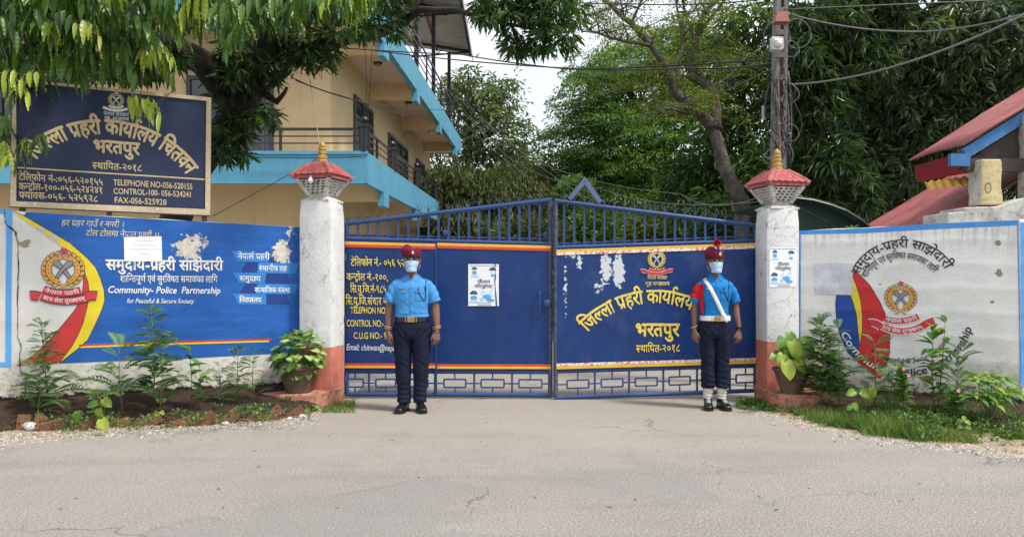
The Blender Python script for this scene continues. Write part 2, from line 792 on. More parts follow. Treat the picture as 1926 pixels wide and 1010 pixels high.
# ================================================================ ground and road
def asphalt():
    t = NT('asphalt')
    p = t.pos()
    big = t.noise(.45, 4, .6, p)
    mid = t.noise(3.0, 6, .65, p)
    fine = t.noise(75, 4, .8, p)
    vor = t.n('TexVoronoi')
    vor.inputs['Scale'].default_value = 55
    t.t.links.new(p, vor.inputs['Vector'])
    base = t.mix(t.step(big, .35, .65), (.250, .236, .222), (.290, .279, .266))
    base = t.mix(t.math('MULTIPLY', t.step(mid, .5, .75), .4), base, (.34, .285, .235))
    # tyre-darkened long streaks along the street
    st = t.noise(1.1, 5, .6, p, stretch=(.25, 2.2, 1))
    base = t.mix(t.math('MULTIPLY', t.step(st, .50, .72), .42), base, (.17, .168, .165))
    grain = t.step(fine, .25, .8)
    base = t.mix(.75, base, t.mix(grain, (.38, .37, .36), (.62, .60, .58)), 'OVERLAY')
    sp = t.step(vor.outputs['Distance'], .0, .55)
    base = t.mix(t.math('MULTIPLY', t.step(fine, .56, .66), .75), base, (.60, .57, .53))
    base = t.mix(t.math('MULTIPLY', t.step(fine, .45, .34), .75), base, (.10, .095, .09))
    # cracks
    cr = t.n('TexVoronoi', feature='DISTANCE_TO_EDGE')
    wv = t.n('TexNoise')
    wv.inputs['Scale'].default_value = 3
    wv.inputs['Detail'].default_value = 5
    t.t.links.new(p, wv.inputs['Vector'])
    t.t.links.new(t.vmath('ADD', p, t.vmath('SCALE', wv.outputs['Color'], scale=.6)), cr.inputs['Vector'])
    cr.inputs['Scale'].default_value = .55
    cm = t.math('MULTIPLY', t.step(cr.outputs['Distance'], .006, .001), t.step(t.noise(.8, 2, .5, p), .53, .62))
    # older patches and a dusty strip towards the gate and verges
    pt = t.n('TexVoronoi')
    pt.inputs['Scale'].default_value = .55
    t.t.links.new(t.vmath('ADD', p, t.vmath('SCALE', wv.outputs['Color'], scale=.9)), pt.inputs['Vector'])
    pm = t.n('SeparateColor')
    t.t.links.new(pt.outputs['Color'], pm.inputs[0])
    base = t.mix(t.math('MULTIPLY', t.step(pm.outputs[0], .52, .58), .32), base, (.20, .20, .20))
    sy = t.n('SeparateXYZ')
    t.t.links.new(p, sy.inputs[0])
    dm = t.step(t.math('ADD', sy.outputs[1], t.math('MULTIPLY', mid, 2.4)), 6.2, 8.4)
    base = t.mix(t.math('MULTIPLY', dm, .5), base, (.37, .32, .27))
    oil = t.step(t.noise(1.5, 5, .7, p, stretch=(1, 1.4, 1)), .66, .74)
    base = t.mix(t.math('MULTIPLY', oil, .55), base, (.10, .095, .09))
    base = t.mix(t.math('MULTIPLY', cm, .5), base, (.09, .085, .08))
    h = t.math('ADD', t.math('MULTIPLY', fine, .6), t.math('MULTIPLY', sp, .5))
    h = t.math('SUBTRACT', h, cm)
    t.bump(h, .9, .012)
    return t.done(base, .9, 0, .2)


def earth(name, c0, c1, sc_=9, b=.03):
    t = NT(name)
    f = t.noise(sc_, 6, .7)
    c = t.mix(t.step(f, .3, .7), c0, c1)
    g = t.noise(70, 4, .7)
    c = t.mix(t.math('MULTIPLY', t.step(g, .55, .7), .5), c, tuple(min(1, x * 1.9) for x in c1))
    t.bump(t.math('ADD', f, t.math('MULTIPLY', g, .3)), .8, b)
    return t.done(c, .95, 0, .2)


M_asph = asphalt()
M_earth = earth('dark_soil', (.022, .014, .010), (.062, .040, .028), 11, .03)
M_dust = earth('dusty_verge', (.26, .20, .14), (.40, .33, .25), 6, .012)
M_yard = earth('yard_ground', (.20, .19, .17), (.33, .31, .27), 2, .01)
M_conc = simple('old_concrete', (.34, .32, .29), .9, .25, 5, .5, 50)


def flat(name, pts, z, mat, kind='structure', parent=None, wobble=0, step=.25):
    out = []
    if wobble:
        n = len(pts)
        for i in range(n):
            a, b = Vector(pts[i]), Vector(pts[(i + 1) % n])
            k = max(1, int((b - a).length / step))
            for j in range(k):
                q = a.lerp(b, j / k)
                w_ = noise.noise(Vector((q.x * 3, q.y * 3, 1))) * wobble + noise.noise(Vector((q.x * 11, q.y * 11, 4))) * wobble * .5
                out.append((q.x, q.y + w_))
        pts = out
    bm = bmesh.new()
    f = bm.faces.new([bm.verts.new((p[0], p[1], z)) for p in pts])
    if f.normal.z < 0:
        f.normal_flip()
    bm.normal_update()
    bmesh.ops.triangulate(bm, faces=bm.faces)
    for q in bm.faces:
        if q.normal.z < 0:
            q.normal_flip()
    me = bpy.data.meshes.new(name)
    bm.to_mesh(me)
    bm.free()
    me.materials.append(mat)
    return tag(link(name, me, parent), kind=kind)


flat('ground', [(-400, -60), (400, -60), (400, 600), (-400, 600)], -.008, M_yard)
edgeL = [G(-200, 848), G(0, 838), G(150, 822), G(300, 806), G(450, 795), G(600, 781), G(655, 764)]
edgeR = [G(1404, 765), G(1440, 775), G(1540, 806), G(1680, 828), G(1800, 842), G(1926, 856), G(2200, 872)]
flat('road', [(-30, -8), (30, -8), (30, edgeR[-1].y)] + [(p.x, p.y) for p in reversed(edgeR)] +
     [(edgeR[0].x, 8.9), (4, 30), (-2, 30), (edgeL[-1].x, 8.9)] + [(p.x, p.y) for p in reversed(edgeL)] + [(-30, edgeL[0].y)],
     0, M_asph, wobble=.05, step=.12)
flat('verge_left', [(-14, 5.6), (-6, 5.7)] + [(p.x, p.y - .25) for p in edgeL[1:]] + [(-1.8, 8.6), (-2.6, 8.6), (-14, 7)], -.004, M_dust)
flat('verge_right', [(14, 5.2)] + [(p.x, p.y - .22) for p in reversed(edgeR)] + [(2.6, 8.6), (3.4, 8.6), (14, 7.2)], -.004, M_dust)

# ================================================================ walls
def reliefL(u, v):
    r = noise.noise(Vector((u * 1.6, v * 2.4, 3.1))) * .007 + noise.noise(Vector((u * 6, v * 7, 8.2))) * .0022
    k = (v * 1.0 + noise.noise(Vector((u * 1.3, 0, 5))) * .03) / .42
    k = k - round(k)
    return r - .003 * math.exp(-(k * .42 / .05) ** 2)


def reliefR(u, v):
    r = noise.noise(Vector((u * 1.9, v * 2.8, 13.1))) * .008 + noise.noise(Vector((u * 7, v * 9, 18.2))) * .003
    k = (v * 1.0 + noise.noise(Vector((u * 1.6, 0, 5))) * .035 + u * .012 - .06) / .235
    k = k - round(k)
    return r + .007 * math.exp(-(k * .235 / .03) ** 2)


pa, pb = W(40, 500, 7.15), W(567, 500, 8.2)
dL = (pb - pa)
dL.z = 0
dL.normalize()
LW = Surf(pa - dL * 1.9, pb + dL * .05, reliefL)
pa, pb = W(1500, 500, 8.2), W(1919, 500, 7.2)
RW = Surf(pa, pb, reliefR)


def plaster(name, surf, top, holes, tint=(.70, .69, .66), streak=1.0, base_v=.22, basedark=(.022, .014, .010), rough_b=.5):
    t = NT(name)
    uv = t.uv()
    sep = t.n('SeparateXYZ')
    t.t.links.new(uv, sep.inputs[0])
    v = sep.outputs[1]
    f = t.noise(2.6, 6, .6, uv)
    c = t.mix(t.step(f, .3, .7), tuple(x * .86 for x in tint), tint)
    # yellowed lower wall
    lo = t.math('MULTIPLY', t.step(t.math('ADD', v, t.math('MULTIPLY', f, .3)), .80, .35), .55)
    c = t.mix(lo, c, (.56, .51, .38))
    # rain streaks from the top
    s1 = t.noise(1.0, 5, .65, uv, stretch=(26, 1.6, 1))
    s2 = t.step(t.math('ADD', v, t.math('MULTIPLY', t.noise(3, 4, .6, uv), .45)), top - .12, top + .28)
    c = t.mix(t.math('MULTIPLY', t.math('MULTIPLY', t.step(s1, .45, .75), s2), .85 * streak), c, (.16, .155, .15))
    # pitting and hairlines
    pit = t.noise(34, 4, .7, uv, stretch=(.5, 1.3, 1))
    c = t.mix(t.math('MULTIPLY', t.step(pit, .61, .69), .5), c, (.22, .21, .195))
    st_ = t.step(t.noise(1.3, 5, .65, uv, stretch=(1, 1.6, 1)), .50, .72)
    c = t.mix(t.math('MULTIPLY', st_, .28), c, (.42, .39, .33))
    # mould low down
    mv = t.step(t.math('ADD', v, t.math('MULTIPLY', t.noise(5, 5, .7, uv), .6)), .86, .50)
    md = t.math('MULTIPLY', mv, t.step(t.noise(13, 6, .75, uv), .47, .60))
    c = t.mix(t.math('MULTIPLY', md, .85), c, (.05, .048, .036))
    # broken foot of the wall
    bn = t.math('ADD', t.math('MULTIPLY', t.math('SUBTRACT', t.noise(9, 6, .7, uv), .5), .22), v)
    foot = t.step(bn, base_v + .012, base_v - .008)
    c = t.mix(foot, c, basedark)
    ch = chips(t, uv, holes)
    c = t.mix(ch, c, (.30, .26, .19))
    h = t.math('ADD', t.math('MULTIPLY', t.noise(24, 6, .7, uv), .6), t.math('MULTIPLY', t.noise(90, 3, .7, uv, stretch=(.4, 1, 1)), .25))
    h = t.math('SUBTRACT', h, t.math('MULTIPLY', t.math('ADD', foot, ch), .7))
    t.bump(h, rough_b, .012)
    return t.done(c, .85, 0, .25)


def wallmesh(name, surf, u0, u1, topf, thick, mat, cell=.03, parent=None, v0=-.15):
    nu = int((u1 - u0) / cell)
    nv = int(2.1 / cell)
    vs_, fs, uvs = [], [], []
    for i in range(nu + 1):
        u = u0 + (u1 - u0) * i / nu
        tp = topf(u) + noise.noise(Vector((u * 4, 2.2, 0))) * .008
        for j in range(nv + 1):
            v = v0 + (tp - v0) * j / nv
            rr = 0
            if j > nv - 2:
                rr = -.012 * (j - nv + 2) ** 1.3 / 2
            vs_.append(surf.w(u, v, rr))
            uvs.append((u, v))
    w_ = nv + 1
    for i in range(nu):
        for j in range(nv):
            fs.append((i * w_ + j, (i + 1) * w_ + j, (i + 1) * w_ + j + 1, i * w_ + j + 1))
    b = len(vs_)
    for i in range(nu + 1):            # top back and bottom back
        u = u0 + (u1 - u0) * i / nu
        tp = topf(u) + noise.noise(Vector((u * 3, 7.2, 0))) * .010
        vs_.append(surf.w(u, tp, -thick))
        uvs.append((u, tp))
        vs_.append(surf.w(u, v0, -thick))
        uvs.append((u, v0))
    for i in range(nu):
        fs.append((i * w_ + nv, (i + 1) * w_ + nv, b + 2 * i + 2, b + 2 * i))
        fs.append((b + 2 * i, b + 2 * i + 2, b + 2 * i + 3, b + 2 * i + 1))
    for i in (0, nu):
        fs.append(tuple([i * w_ + j for j in range(nv + 1)] + [b + 2 * i, b + 2 * i + 1]))
    me = bpy.data.meshes.new(name)
    base = wloc(parent)
    me.from_pydata([tuple(Vector(p) - base) for p in vs_], [], fs)
    l = me.uv_layers.new(name='UVMap')
    li = np.zeros(len(me.loops), np.int32)
    me.loops.foreach_get('vertex_index', li)
    l.data.foreach_set('uv', np.array(uvs)[li].reshape(-1))
    me.materials.append(mat)
    me.polygons.foreach_set('use_smooth', [len(p.vertices) == 4 for p in me.polygons])
    return link(name, me, parent)


def lin(surf, p, q):
    (ua, va), (ub, vb) = surf.uv(*p), surf.uv(*q)
    return lambda u: va + (vb - va) * (u - ua) / (ub - ua)


def chipset(surf, lst):
    out = []
    for (px, py, rx, ry, w_) in lst:
        u, v = surf.uv(px, py)
        u2, _ = surf.uv(px + rx, py)
        _, v2 = surf.uv(px, py + ry)
        out.append((u, v, abs(u2 - u), abs(v2 - v), w_))
    return out


def flatpaint(name, col, rough=.6, holes=None, under=(.62, .60, .52), var=.12, bump=.3, wear=.0, spec=.3, streaks=0.0):
    """paint on a Surf sheet, flaked where `holes` says"""
    t = NT(name)
    uv = t.uv()
    f = t.noise(3.2, 6, .65, uv)
    c = t.mix(t.step(f, .3, .7), tuple(x * (1 - var) for x in col), tuple(min(1, x * (1 + var)) for x in col))
    g = t.noise(30, 4, .7, uv, stretch=(.5, 1.4, 1))
    c = t.mix(t.math('MULTIPLY', t.step(g, .60, .72), .35), c, tuple(x * .45 for x in col))
    if streaks:
        s1 = t.noise(1.0, 5, .6, uv, stretch=(2.0, 14, 1))
        c = t.mix(t.math('MULTIPLY', t.step(s1, .5, .75), streaks), c, tuple(min(1, x * 1.7 + .02) for x in col))
    h = t.math('ADD', t.math('MULTIPLY', t.noise(24, 6, .7, uv), .6), t.math('MULTIPLY', t.noise(90, 3, .7, uv, stretch=(.4, 1, 1)), .25))
    if wear:
        w_ = t.step(t.noise(26, 6, .75, uv), .70 - wear, .73 - wear)
        c = t.mix(w_, c, under)
    if holes:
        ch = chips(t, uv, holes)
        uc = t.mix(t.step(t.noise(14, 4, .6, uv), .4, .6), tuple(x * .75 for x in under), under)
        c = t.mix(ch, c, uc)
        h = t.math('SUBTRACT', h, t.math('MULTIPLY', ch, .8))
    t.bump(h, bump, .008)
    return t.done(c, rough, 0, spec)


# ---- left wall
hl = chipset(LW, [(352, 468, 34, 32, 1.25), (374, 455, 22, 22, .9), (532, 476, 24, 34, 1.2), (545, 436, 14, 14, .7), (498, 478, 34, 8, .7), (305, 452, 5, 30, .3), (438, 412, 6, 6, .9)])
M_plL = plaster('left_wall_plaster', LW, 1.87, chipset(LW, [(48, 459, 14, 11, 1.2)]), streak=.25)
M_blueL = flatpaint('left_wall_blue_paint', (.014, .100, .38), .55, hl, (.66, .62, .52), .14, .45, .035, .3, .35)
M_yel = flatpaint('wall_yellow_paint', (.72, .58, .03), .6, chipset(LW, [(95, 450, 28, 16, .9), (78, 434, 14, 12, .8), (105, 458, 16, 12, .9)]), (.6, .56, .46), .08)
M_red = flatpaint('wall_red_paint', (.55, .045, .045), .6, None, var=.08)
M_sky = flatpaint('wall_light_blue_paint', (.09, .34, .72), .6, None, var=.1)
M_blk = simple('black_outline_paint', (.012, .012, .014), .6, 0, 5, 0)
M_wht = simple('white_lettering_paint', (.74, .74, .72), .6, .08, 9, 0)
M_whL = flatpaint('white_wall_paint', (.70, .69, .66), .7, None)
lw = thing('boundary_wall', 'white plastered wall left of the gate with a big blue mural of the community partnership', 'wall', LW.w(2.5, 0))
topL = lin(LW, (40, 398), (567, 427))
wallmesh('wall_body', LW, 0, LW.len, topL, .23, M_plL, parent=lw)
YR = [(26, 397.5), (45, 406), (95, 435), (133, 458), (166, 487), (180, 503), (188, 520), (196, 546), (197, 565), (192, 582), (178, 613), (165, 639), (144, 658), (113, 682)]
YL = [(26, 399.5), (48, 416), (71, 432), (92, 448), (112, 461), (131, 471), (147, 485), (155, 500), (160, 513), (166, 532), (168, 550), (166, 570), (157, 606), (147, 630), (136, 650), (112, 682)]
RL = [(158, 515), (157, 534), (154, 560), (140, 584), (116, 613), (85, 648), (60, 670), (31, 688)]
top_px = [(x, 398.6 + (x - 40) * 29 / 527) for x in (50, 120, 200, 300, 400, 500, 567)]
blue = top_px + [(567, 661), (513, 665), (436, 669), (330, 675), (206, 679), (113, 683)] + YR[::-1][1:-1]
sheet('blue_mural_field', LW, [blue], .0022, M_blueL, lw)
sheet('light_blue_border', LW, [[(12, 394), (23.5, 394), (22, 520), (21, 690), (10, 690), (11, 520)], [(-160, 681), (10.5, 681), (10.5, 690), (-160, 690)], [(-160, 391), (12, 393.5), (12, 402), (-160, 399)]], .0022, M_sky, lw)
sheet('yellow_mural_band', LW, [YR[:-1] + [YR[-1]] + YL[::-1]], .0036, M_yel, lw)
sheet('red_mural_band', LW, [RL + [(112, 681)] + [p for p in YL[::-1] if p[1] > 515][1:]], .0036, M_red, lw)
sheet('mural_outline', LW, band(YR, 1.1) + band(RL, 1.0) + band([p for p in YL if p[1] > 480], .9), .0048, M_blk, lw)
sl = [(148, 649.5), (240, 646), (330, 643), (420, 640.5), (510, 638)]
sheet('red_mural_line', LW, band(sl, 3.2), .0036, M_red, lw)
sheet('yellow_mural_line', LW, band([(x - 4, y + 3.4) for x, y in sl], 3.0), .0040, M_yel, lw)


def zz(lst, sx, ox, oy):
    return [(x / sx + ox, y / sx + oy) for x, y in lst]


Z4 = lambda l: zz(l, 4.209, 320, 380)
M_rb1 = flatpaint('ribbon_light_blue_paint', (.035, .20, .55), .6)
M_rb2 = flatpaint('ribbon_dark_blue_paint', (.012, .045, .22), .6, hl, (.66, .62, .52))
lights = [[(490, 385), (700, 402), (800, 405), (780, 472), (528, 470)], [(700, 480), (1018, 485), (985, 567), (690, 560)], [(498, 558), (760, 562), (750, 645), (545, 640)],
          [(690, 648), (1010, 650), (985, 727), (680, 725)], [(495, 722), (760, 728), (760, 810), (540, 808)]]
darks = [[(800, 405), (920, 410), (945, 480), (780, 472)], [(600, 475), (700, 478), (690, 555), (565, 553)], [(760, 562), (925, 568), (950, 648), (750, 645)],
         [(600, 645), (690, 648), (680, 725), (550, 722)], [(760, 728), (925, 733), (950, 812), (760, 810)]]
for q in lights:
    sheet('ribbon_light', LW, [Z4(q)], .0036, M_rb1, lw)
for q in darks:
    sheet('ribbon_dark', LW, [Z4(q)], .0036, M_rb2, lw)
wr = lambda txt, a, b, h, m, **k: write('lettering', k.pop('surf', LW), txt, a, b, h, m, k.pop('parent', lw), **k)
wr('नेपाल प्रहरी', (447, 477), (507, 478), 9.5, M_wht, bold=.014, n=.0055)
wr('स्थानीय तह', (487, 500), (539, 501), 9, M_wht, bold=.014, n=.0055)
wr('समुदाय', (450, 519), (490, 520), 9, M_wht, bold=.014, n=.0055)
wr('सामाजिक संस्था', (479, 541), (546, 542), 8.5, M_wht, bold=.014, n=.0055)
wr('विद्यालय', (450, 559), (492, 560), 9, M_wht, bold=.014, n=.0055)
M_cream = simple('cream_lettering_paint', (.62, .53, .32), .6, .15, 20, 0)
wr('हर प्रहर गाउँ र नगरी ।', (116, 414), (234, 418), 10, M_cream, bold=.006, n=.0055, shear=.2)
wr('टोल टोलमा नेपाल प्रहरी ।।', (162, 433), (300, 438), 10, M_cream, bold=.006, n=.0055, shear=.2)
wr('समुदाय-प्रहरी साझेदारी', (199, 489), (419, 491), 18, M_wht, bold=.028, n=.0055, shadow=(M_blk, .004))
wr('शान्तिपूर्ण एवं सुरक्षित समाजका लागि', (226, 518.5), (409, 520), 11.5, M_wht, bold=.014, n=.0055)
wr('Community- Police  Partnership', (203, 538), (415, 540), 12.5, M_wht, bold=.020, n=.0055, shear=.22, cap=True)
wr('for Peaceful & Secure Society', (239, 561), (365, 562), 8.5, M_wht, bold=.012, n=.0055, shear=.25, cap=True)

# the crack down the joint of the wall
cp = [(9, 394), (10, 410), (11, 421), (22, 430), (29, 436), (31, 447), (35, 458), (34, 480), (35.5, 510), (34, 540), (33, 570), (34, 588), (33, 612), (34, 636), (40.5, 650), (37, 665), (37.5, 688), (38, 697), (48, 708), (48, 735), (46, 752)]
cpj = []
for i in range(len(cp) - 1):
    for k in range(4):
        t_ = k / 4
        cpj.append((cp[i][0] + (cp[i + 1][0] - cp[i][0]) * t_ + rnd.uniform(-.9, .9), cp[i][1] + (cp[i + 1][1] - cp[i][1]) * t_))
sheet('crack', LW, band(cpj, [rnd.uniform(.8, 2.6) * (1.5 if 10 < i < 24 else 1) for i in range(len(cpj))]), .0058, M_blk, lw)
pp = thing('paper_notice', 'white paper notice pasted high on the blue mural', 'notice', LW.w(*LW.uv(269, 468)))
M_paper = simple('paper', (.78, .79, .82), .8, .05, 9, .1, 30)
M_grey = simple('grey_print', (.36, .36, .40), .8, 0, 5, 0)
sheet('sheet', LW, [[(233, 446), (304, 444.5), (305, 490), (269, 492), (234, 491)]], .0085, M_paper, pp)
for y, a, b in ((453, 258, 286), (461, 250, 294), (468.5, 243, 302), (477, 266, 280)):
    sheet('print_line', LW, [[(a + k, y), (a + k + rnd.uniform(1.5, 3.2), y), (a + k + 2, y + 1.2), (a + k, y + 1.2)] for k in np.arange(0, b - a, 3.9)], .0095, M_grey, pp, cell=0)


# ================================================================ crest (wreath, crossed blades, banners), drawn in px-like units
def crest(surf, c, R, parent, n=.006, gold=None, blade=None, ban=None, ln=None, ink=None, t1=None, t2=None, flag=True, outline=True, banner=None, px=True):
    cu, cv = surf.uv(*c)
    eu, _ = surf.uv(c[0] + R, c[1])
    r = abs(eu - cu)
    P = lambda l: [(cu + x * r, cv + y * r) for x, y in l]
    e = thing_part(parent, 'crest')
    leaves, veins = [], []
    for sgn in (-1, 1):
        for k in range(9):
            a = math.radians(-75 + k * 17.5)
            # leaf pairs along the ring
            for off, tilt in ((-.10, -.35), (.10, .35)):
                rr = .83 + off
                bx, by = rr * math.cos(a), rr * math.sin(a)
                th = a + math.pi / 2 + tilt * -1
                L_, w_ = .34, .13
                dx, dy = math.cos(th), math.sin(th)
                q = [(bx - dy * 0, by), (bx + dx * L_ * .5 - dy * w_ * .8, by + dy * L_ * .5 + dx * w_ * .8), (bx + dx * L_, by + dy * L_), (bx + dx * L_ * .5 + dy * w_ * .8, by + dy * L_ * .5 - dx * w_ * .8)]
                leaves.append([(sgn * x, y) for x, y in q])
        st = [(sgn * .83 * math.cos(math.radians(a)), .83 * math.sin(math.radians(a))) for a in range(-75, 80, 12)]
        leaves += band([(-sgn * .30, -1.22), (-sgn * .06, -1.0)] + st, [.10] * (len(st) + 2))
    if outline and ink:
        big = []
        for q in leaves:
            mx, my = sum(p[0] for p in q) / 4, sum(p[1] for p in q) / 4
            big.append([(mx + (x - mx) * 1.28, my + (y - my) * 1.28) for x, y in q])
        sheet('wreath_outline', surf, [P(q) for q in big], n, ink, e, cell=0, px=False)
    for i, q in enumerate(leaves):
        pass
    sheet_multi('wreath', surf, [P(q) for q in leaves], n + .0008, gold, e)
    bl = [(-.52, .44), (-.36, .52), (-.18, .42), (-.02, .18), (.14, -.04), (.40, -.46), (.28, -.55), (.0, -.12), (-.16, .04), (-.34, .16), (-.50, .30)]
    for sgn in (1, -1):
        pl = [(sgn * x * .95, y * .95 + .02) for x, y in bl]
        if outline and ink:
            mx = sum(p[0] for p in pl) / len(pl)
            my = sum(p[1] for p in pl) / len(pl)
            sheet_multi('blade_outline', surf, [P(band_off(pl, .035))], n + .0012 + (.0016 if sgn < 0 else 0), ink, e)
        sheet_multi('curved_blade', surf, [P(pl)], n + .0018 + (.0016 if sgn < 0 else 0), blade, e)
    if flag:
        sheet_multi('flag', surf, [P([(-.10, .80), (.24, .92), (.06, .98), (.22, 1.16), (-.10, 1.30)])], n + .0016, ban, e)
    if banner:
        for j, (pts, w_, txt, ht) in enumerate(banner):
            uvp = [surf.uv(*p) for p in pts]
            # smooth curve through the points
            cur = []
            for k in range(17):
                t_ = k / 16
                cur.append(((1 - t_) ** 2 * uvp[0][0] + 2 * t_ * (1 - t_) * uvp[1][0] + t_ * t_ * uvp[2][0], (1 - t_) ** 2 * uvp[0][1] + 2 * t_ * (1 - t_) * uvp[1][1] + t_ * t_ * uvp[2][1]))
            wm = abs(surf.uv(pts[0][0], pts[0][1] + w_)[1] - uvp[0][1])
            if ln:
                sheet_multi('banner_edge', surf, band(cur, wm * 1.22), n + .0022 + j * .002, ln, e)
            sheet_multi('banner', surf, band(cur, wm), n + .0030 + j * .002, ban, e)
            if txt:
                hh = wm * ht
                i0, i1 = (1, 15)
                mid = cur[8]
                q0, q1 = cur[i0], cur[i1]
                write('lettering', surf, txt, (q0[0], q0[1] + hh * .5), (q1[0], q1[1] + hh * .5), hh, t1, parent, bold=.012, n=n + .0046 + j * .002, arc=(mid[0], mid[1] + hh * .5), px=False)
    return e


def band_off(pl, d):
    mx = sum(p[0] for p in pl) / len(pl)
    my = sum(p[1] for p in pl) / len(pl)
    out = []
    n_ = len(pl)
    area = sum(pl[i][0] * pl[(i + 1) % n_][1] - pl[(i + 1) % n_][0] * pl[i][1] for i in range(n_))
    s_ = 1 if area > 0 else -1
    for i, (x, y) in enumerate(pl):
        a, b = pl[i - 1], pl[(i + 1) % n_]
        dx, dy = b[0] - a[0], b[1] - a[1]
        q = math.hypot(dx, dy) or 1
        out.append((x + s_ * dy / q * d, y - s_ * dx / q * d))
    return out


def thing_part(parent, name):
    o = bpy.data.objects.new(name, None)
    o.empty_display_size = .05
    COL.objects.link(o)
    o.parent = parent
    return o


def sheet_multi(name, surf, polys, n, mat, parent):
    """overlapping small polygons, each a hair above the last so none share a plane"""
    bm = bmesh.new()
    for i, poly in enumerate(polys):
        z = (i % 6) * .00013
        try:
            bm.faces.new([bm.verts.new((u, v, z)) for u, v in poly])
        except ValueError:
            pass
    bmesh.ops.triangulate(bm, faces=bm.faces)
    return finish_sheet(name, surf, bm, n, mat, parent)


M_gold = simple('crest_gold_paint', (.62, .32, .06), .6, .12, 12, .1)
M_steel = simple('crest_grey_paint', (.22, .23, .25), .6, .1, 12, .1)
M_crim = simple('crest_red_paint', (.55, .03, .05), .6, .1, 12, .1)
Z3 = lambda l: zz(l, 4.209, 0, 380)
crest(LW, (119, 507), 37, lw, .0060, M_gold, M_steel, M_crim, M_blk, M_blk, M_wht,
      banner=[(Z3([(345, 690), (480, 745), (640, 700)]), 12, 'नेपाल प्रहरी', .52), (Z3([(330, 745), (500, 815), (690, 755)]), 13, 'सत्य सेवा सुरक्षणम्', .52),
              (Z3([(240, 740), (270, 735), (315, 750)]), 15, None, 0), (Z3([(680, 750), (720, 735), (768, 742)]), 15, None, 0)])

# ---- right wall
M_plR = plaster('right_wall_plaster', RW, 1.86, chipset(RW, [(1878, 457, 7, 7, 1.2), (1879, 514, 9, 9, 1.3), (1866, 568, 5, 4, 1.1), (1655, 535, 5, 5, .9)]), (.80, .80, .78), 1.1, .20, (.05, .048, .045), 1.0)
rw = thing('boundary_wall', 'white block wall right of the gate with a light blue border and a round crest mural', 'wall', RW.w(1, 0))
topR = lin(RW, (1502, 434), (1920, 414))
wallmesh('wall_body', RW, -.02, RW.len, topR, .23, M_plR, parent=rw)
M_skyR = flatpaint('right_wall_border_paint', (.07, .27, .66), .6, None, var=.1)
ZR = lambda l: zz(l, 3.157, 1500, 400)
sheet('light_blue_border', RW, [ZR([(6, 108), (400, 92), (800, 66), (1310, 45), (1304, 76), (800, 100), (400, 122), (20, 130)]),
                                ZR([(6, 108), (20, 130), (18, 740), (4, 740)]),
                                ZR([(1310, 45), (1328, 1000), (1322, 1000), (1304, 76)])], .0025, M_skyR, rw)
M_redR = flatpaint('right_mural_red_paint', (.52, .025, .03), .55, None, var=.08)
M_yelR = flatpaint('right_mural_yellow_paint', (.70, .55, .03), .6, None, var=.08)
M_bluR = flatpaint('right_mural_blue_paint', (.012, .06, .30), .55, chipset(RW, [(1579, 530, 4, 12, 1.2)]), var=.1)
yl = [(285, 322), (262, 370), (300, 450), (330, 530), (350, 600), (360, 700), (370, 785)]
yr = [(285, 322), (330, 380), (355, 450), (375, 520), (385, 600), (385, 700), (372, 785)]
sheet('yellow_mural_band', RW, [ZR(yl + yr[::-1][1:-1])], .0036, M_yelR, rw)
sheet('blue_mural_field', RW, [ZR([(259, 385), (238, 450), (226, 540), (232, 650), (260, 750), (300, 830), (340, 862), (371, 786)] + yl[::-1][1:-1])], .0030, M_bluR, rw)
sheet('red_mural_band', RW, [ZR([(287, 320), (370, 368), (430, 430), (490, 530), (530, 620), (548, 700), (548, 830), (520, 930), (492, 985), (440, 950), (390, 910), (341, 862)] + yr[::-1][:-1])], .0030, M_redR, rw)
sheet('mural_outline', RW, [q for l in ([(287, 320), (370, 368), (430, 430), (490, 530), (530, 620), (548, 700), (548, 830), (520, 930), (492, 985), (440, 950), (390, 910), (300, 830), (260, 750), (232, 650), (226, 540), (238, 450), (262, 370), (285, 320)], yl, yr) for q in band(ZR(l), 1.0)], .0046, M_blk, rw)
R1 = lambda p: ZR([p])[0]
wr('समुदाय-प्रहरी साझेदारी', R1((318, 352)), R1((925, 312)), 15, M_blk, surf=RW, parent=rw, bold=.010, n=.007, arc=R1((620, 160)))
wr('शान्तिपूर्ण एवं सुरक्षित समाजका लागि', R1((378, 372)), R1((838, 338)), 11, M_blk, surf=RW, parent=rw, bold=.006, n=.007, arc=R1((600, 238)))
wr('Commun', R1((298, 700)), R1((500, 905)), 13, M_wht, surf=RW, parent=rw, bold=.014, n=.007, arc=R1((382, 822)), cap=True, shear=.15)
wr('ity Police Partnership', R1((500, 905)), R1((985, 670)), 14, M_blk, surf=RW, parent=rw, bold=.014, n=.007, arc=R1((800, 888)), cap=True, shear=.15)
wr('for Peaceful & Secure Society', R1((455, 800)), R1((870, 735)), 9.5, M_blk, surf=RW, parent=rw, bold=.008, n=.007, arc=R1((660, 860)), cap=True, shear=.2)
crest(RW, R1((612, 505)), 28, rw, .0062, M_gold, M_steel, M_crim, M_wht, M_blk, M_wht,
      banner=[(ZR([(515, 625), (610, 665), (718, 615)]), 11, 'नेपाल प्रहरी', .55), (ZR([(490, 665), (620, 740), (752, 668)]), 12, 'सत्य सेवा सुरक्षणम्', .55),
              (ZR([(430, 655), (460, 645), (500, 680)]), 13, None, 0), (ZR([(740, 675), (770, 650), (812, 640)]), 13, None, 0)])
pp = thing('faded_notice', 'faded blank paper patch pasted on the white wall beside the right mural', 'notice', RW.w(*RW.uv(1568, 525)))
sheet('sheet', RW, [[(1532, 496), (1604, 494), (1604, 555), (1533, 553)]], .0075, simple('faded_paper', (.56, .58, .62), .85, .2, 9, .3, 40), pp)
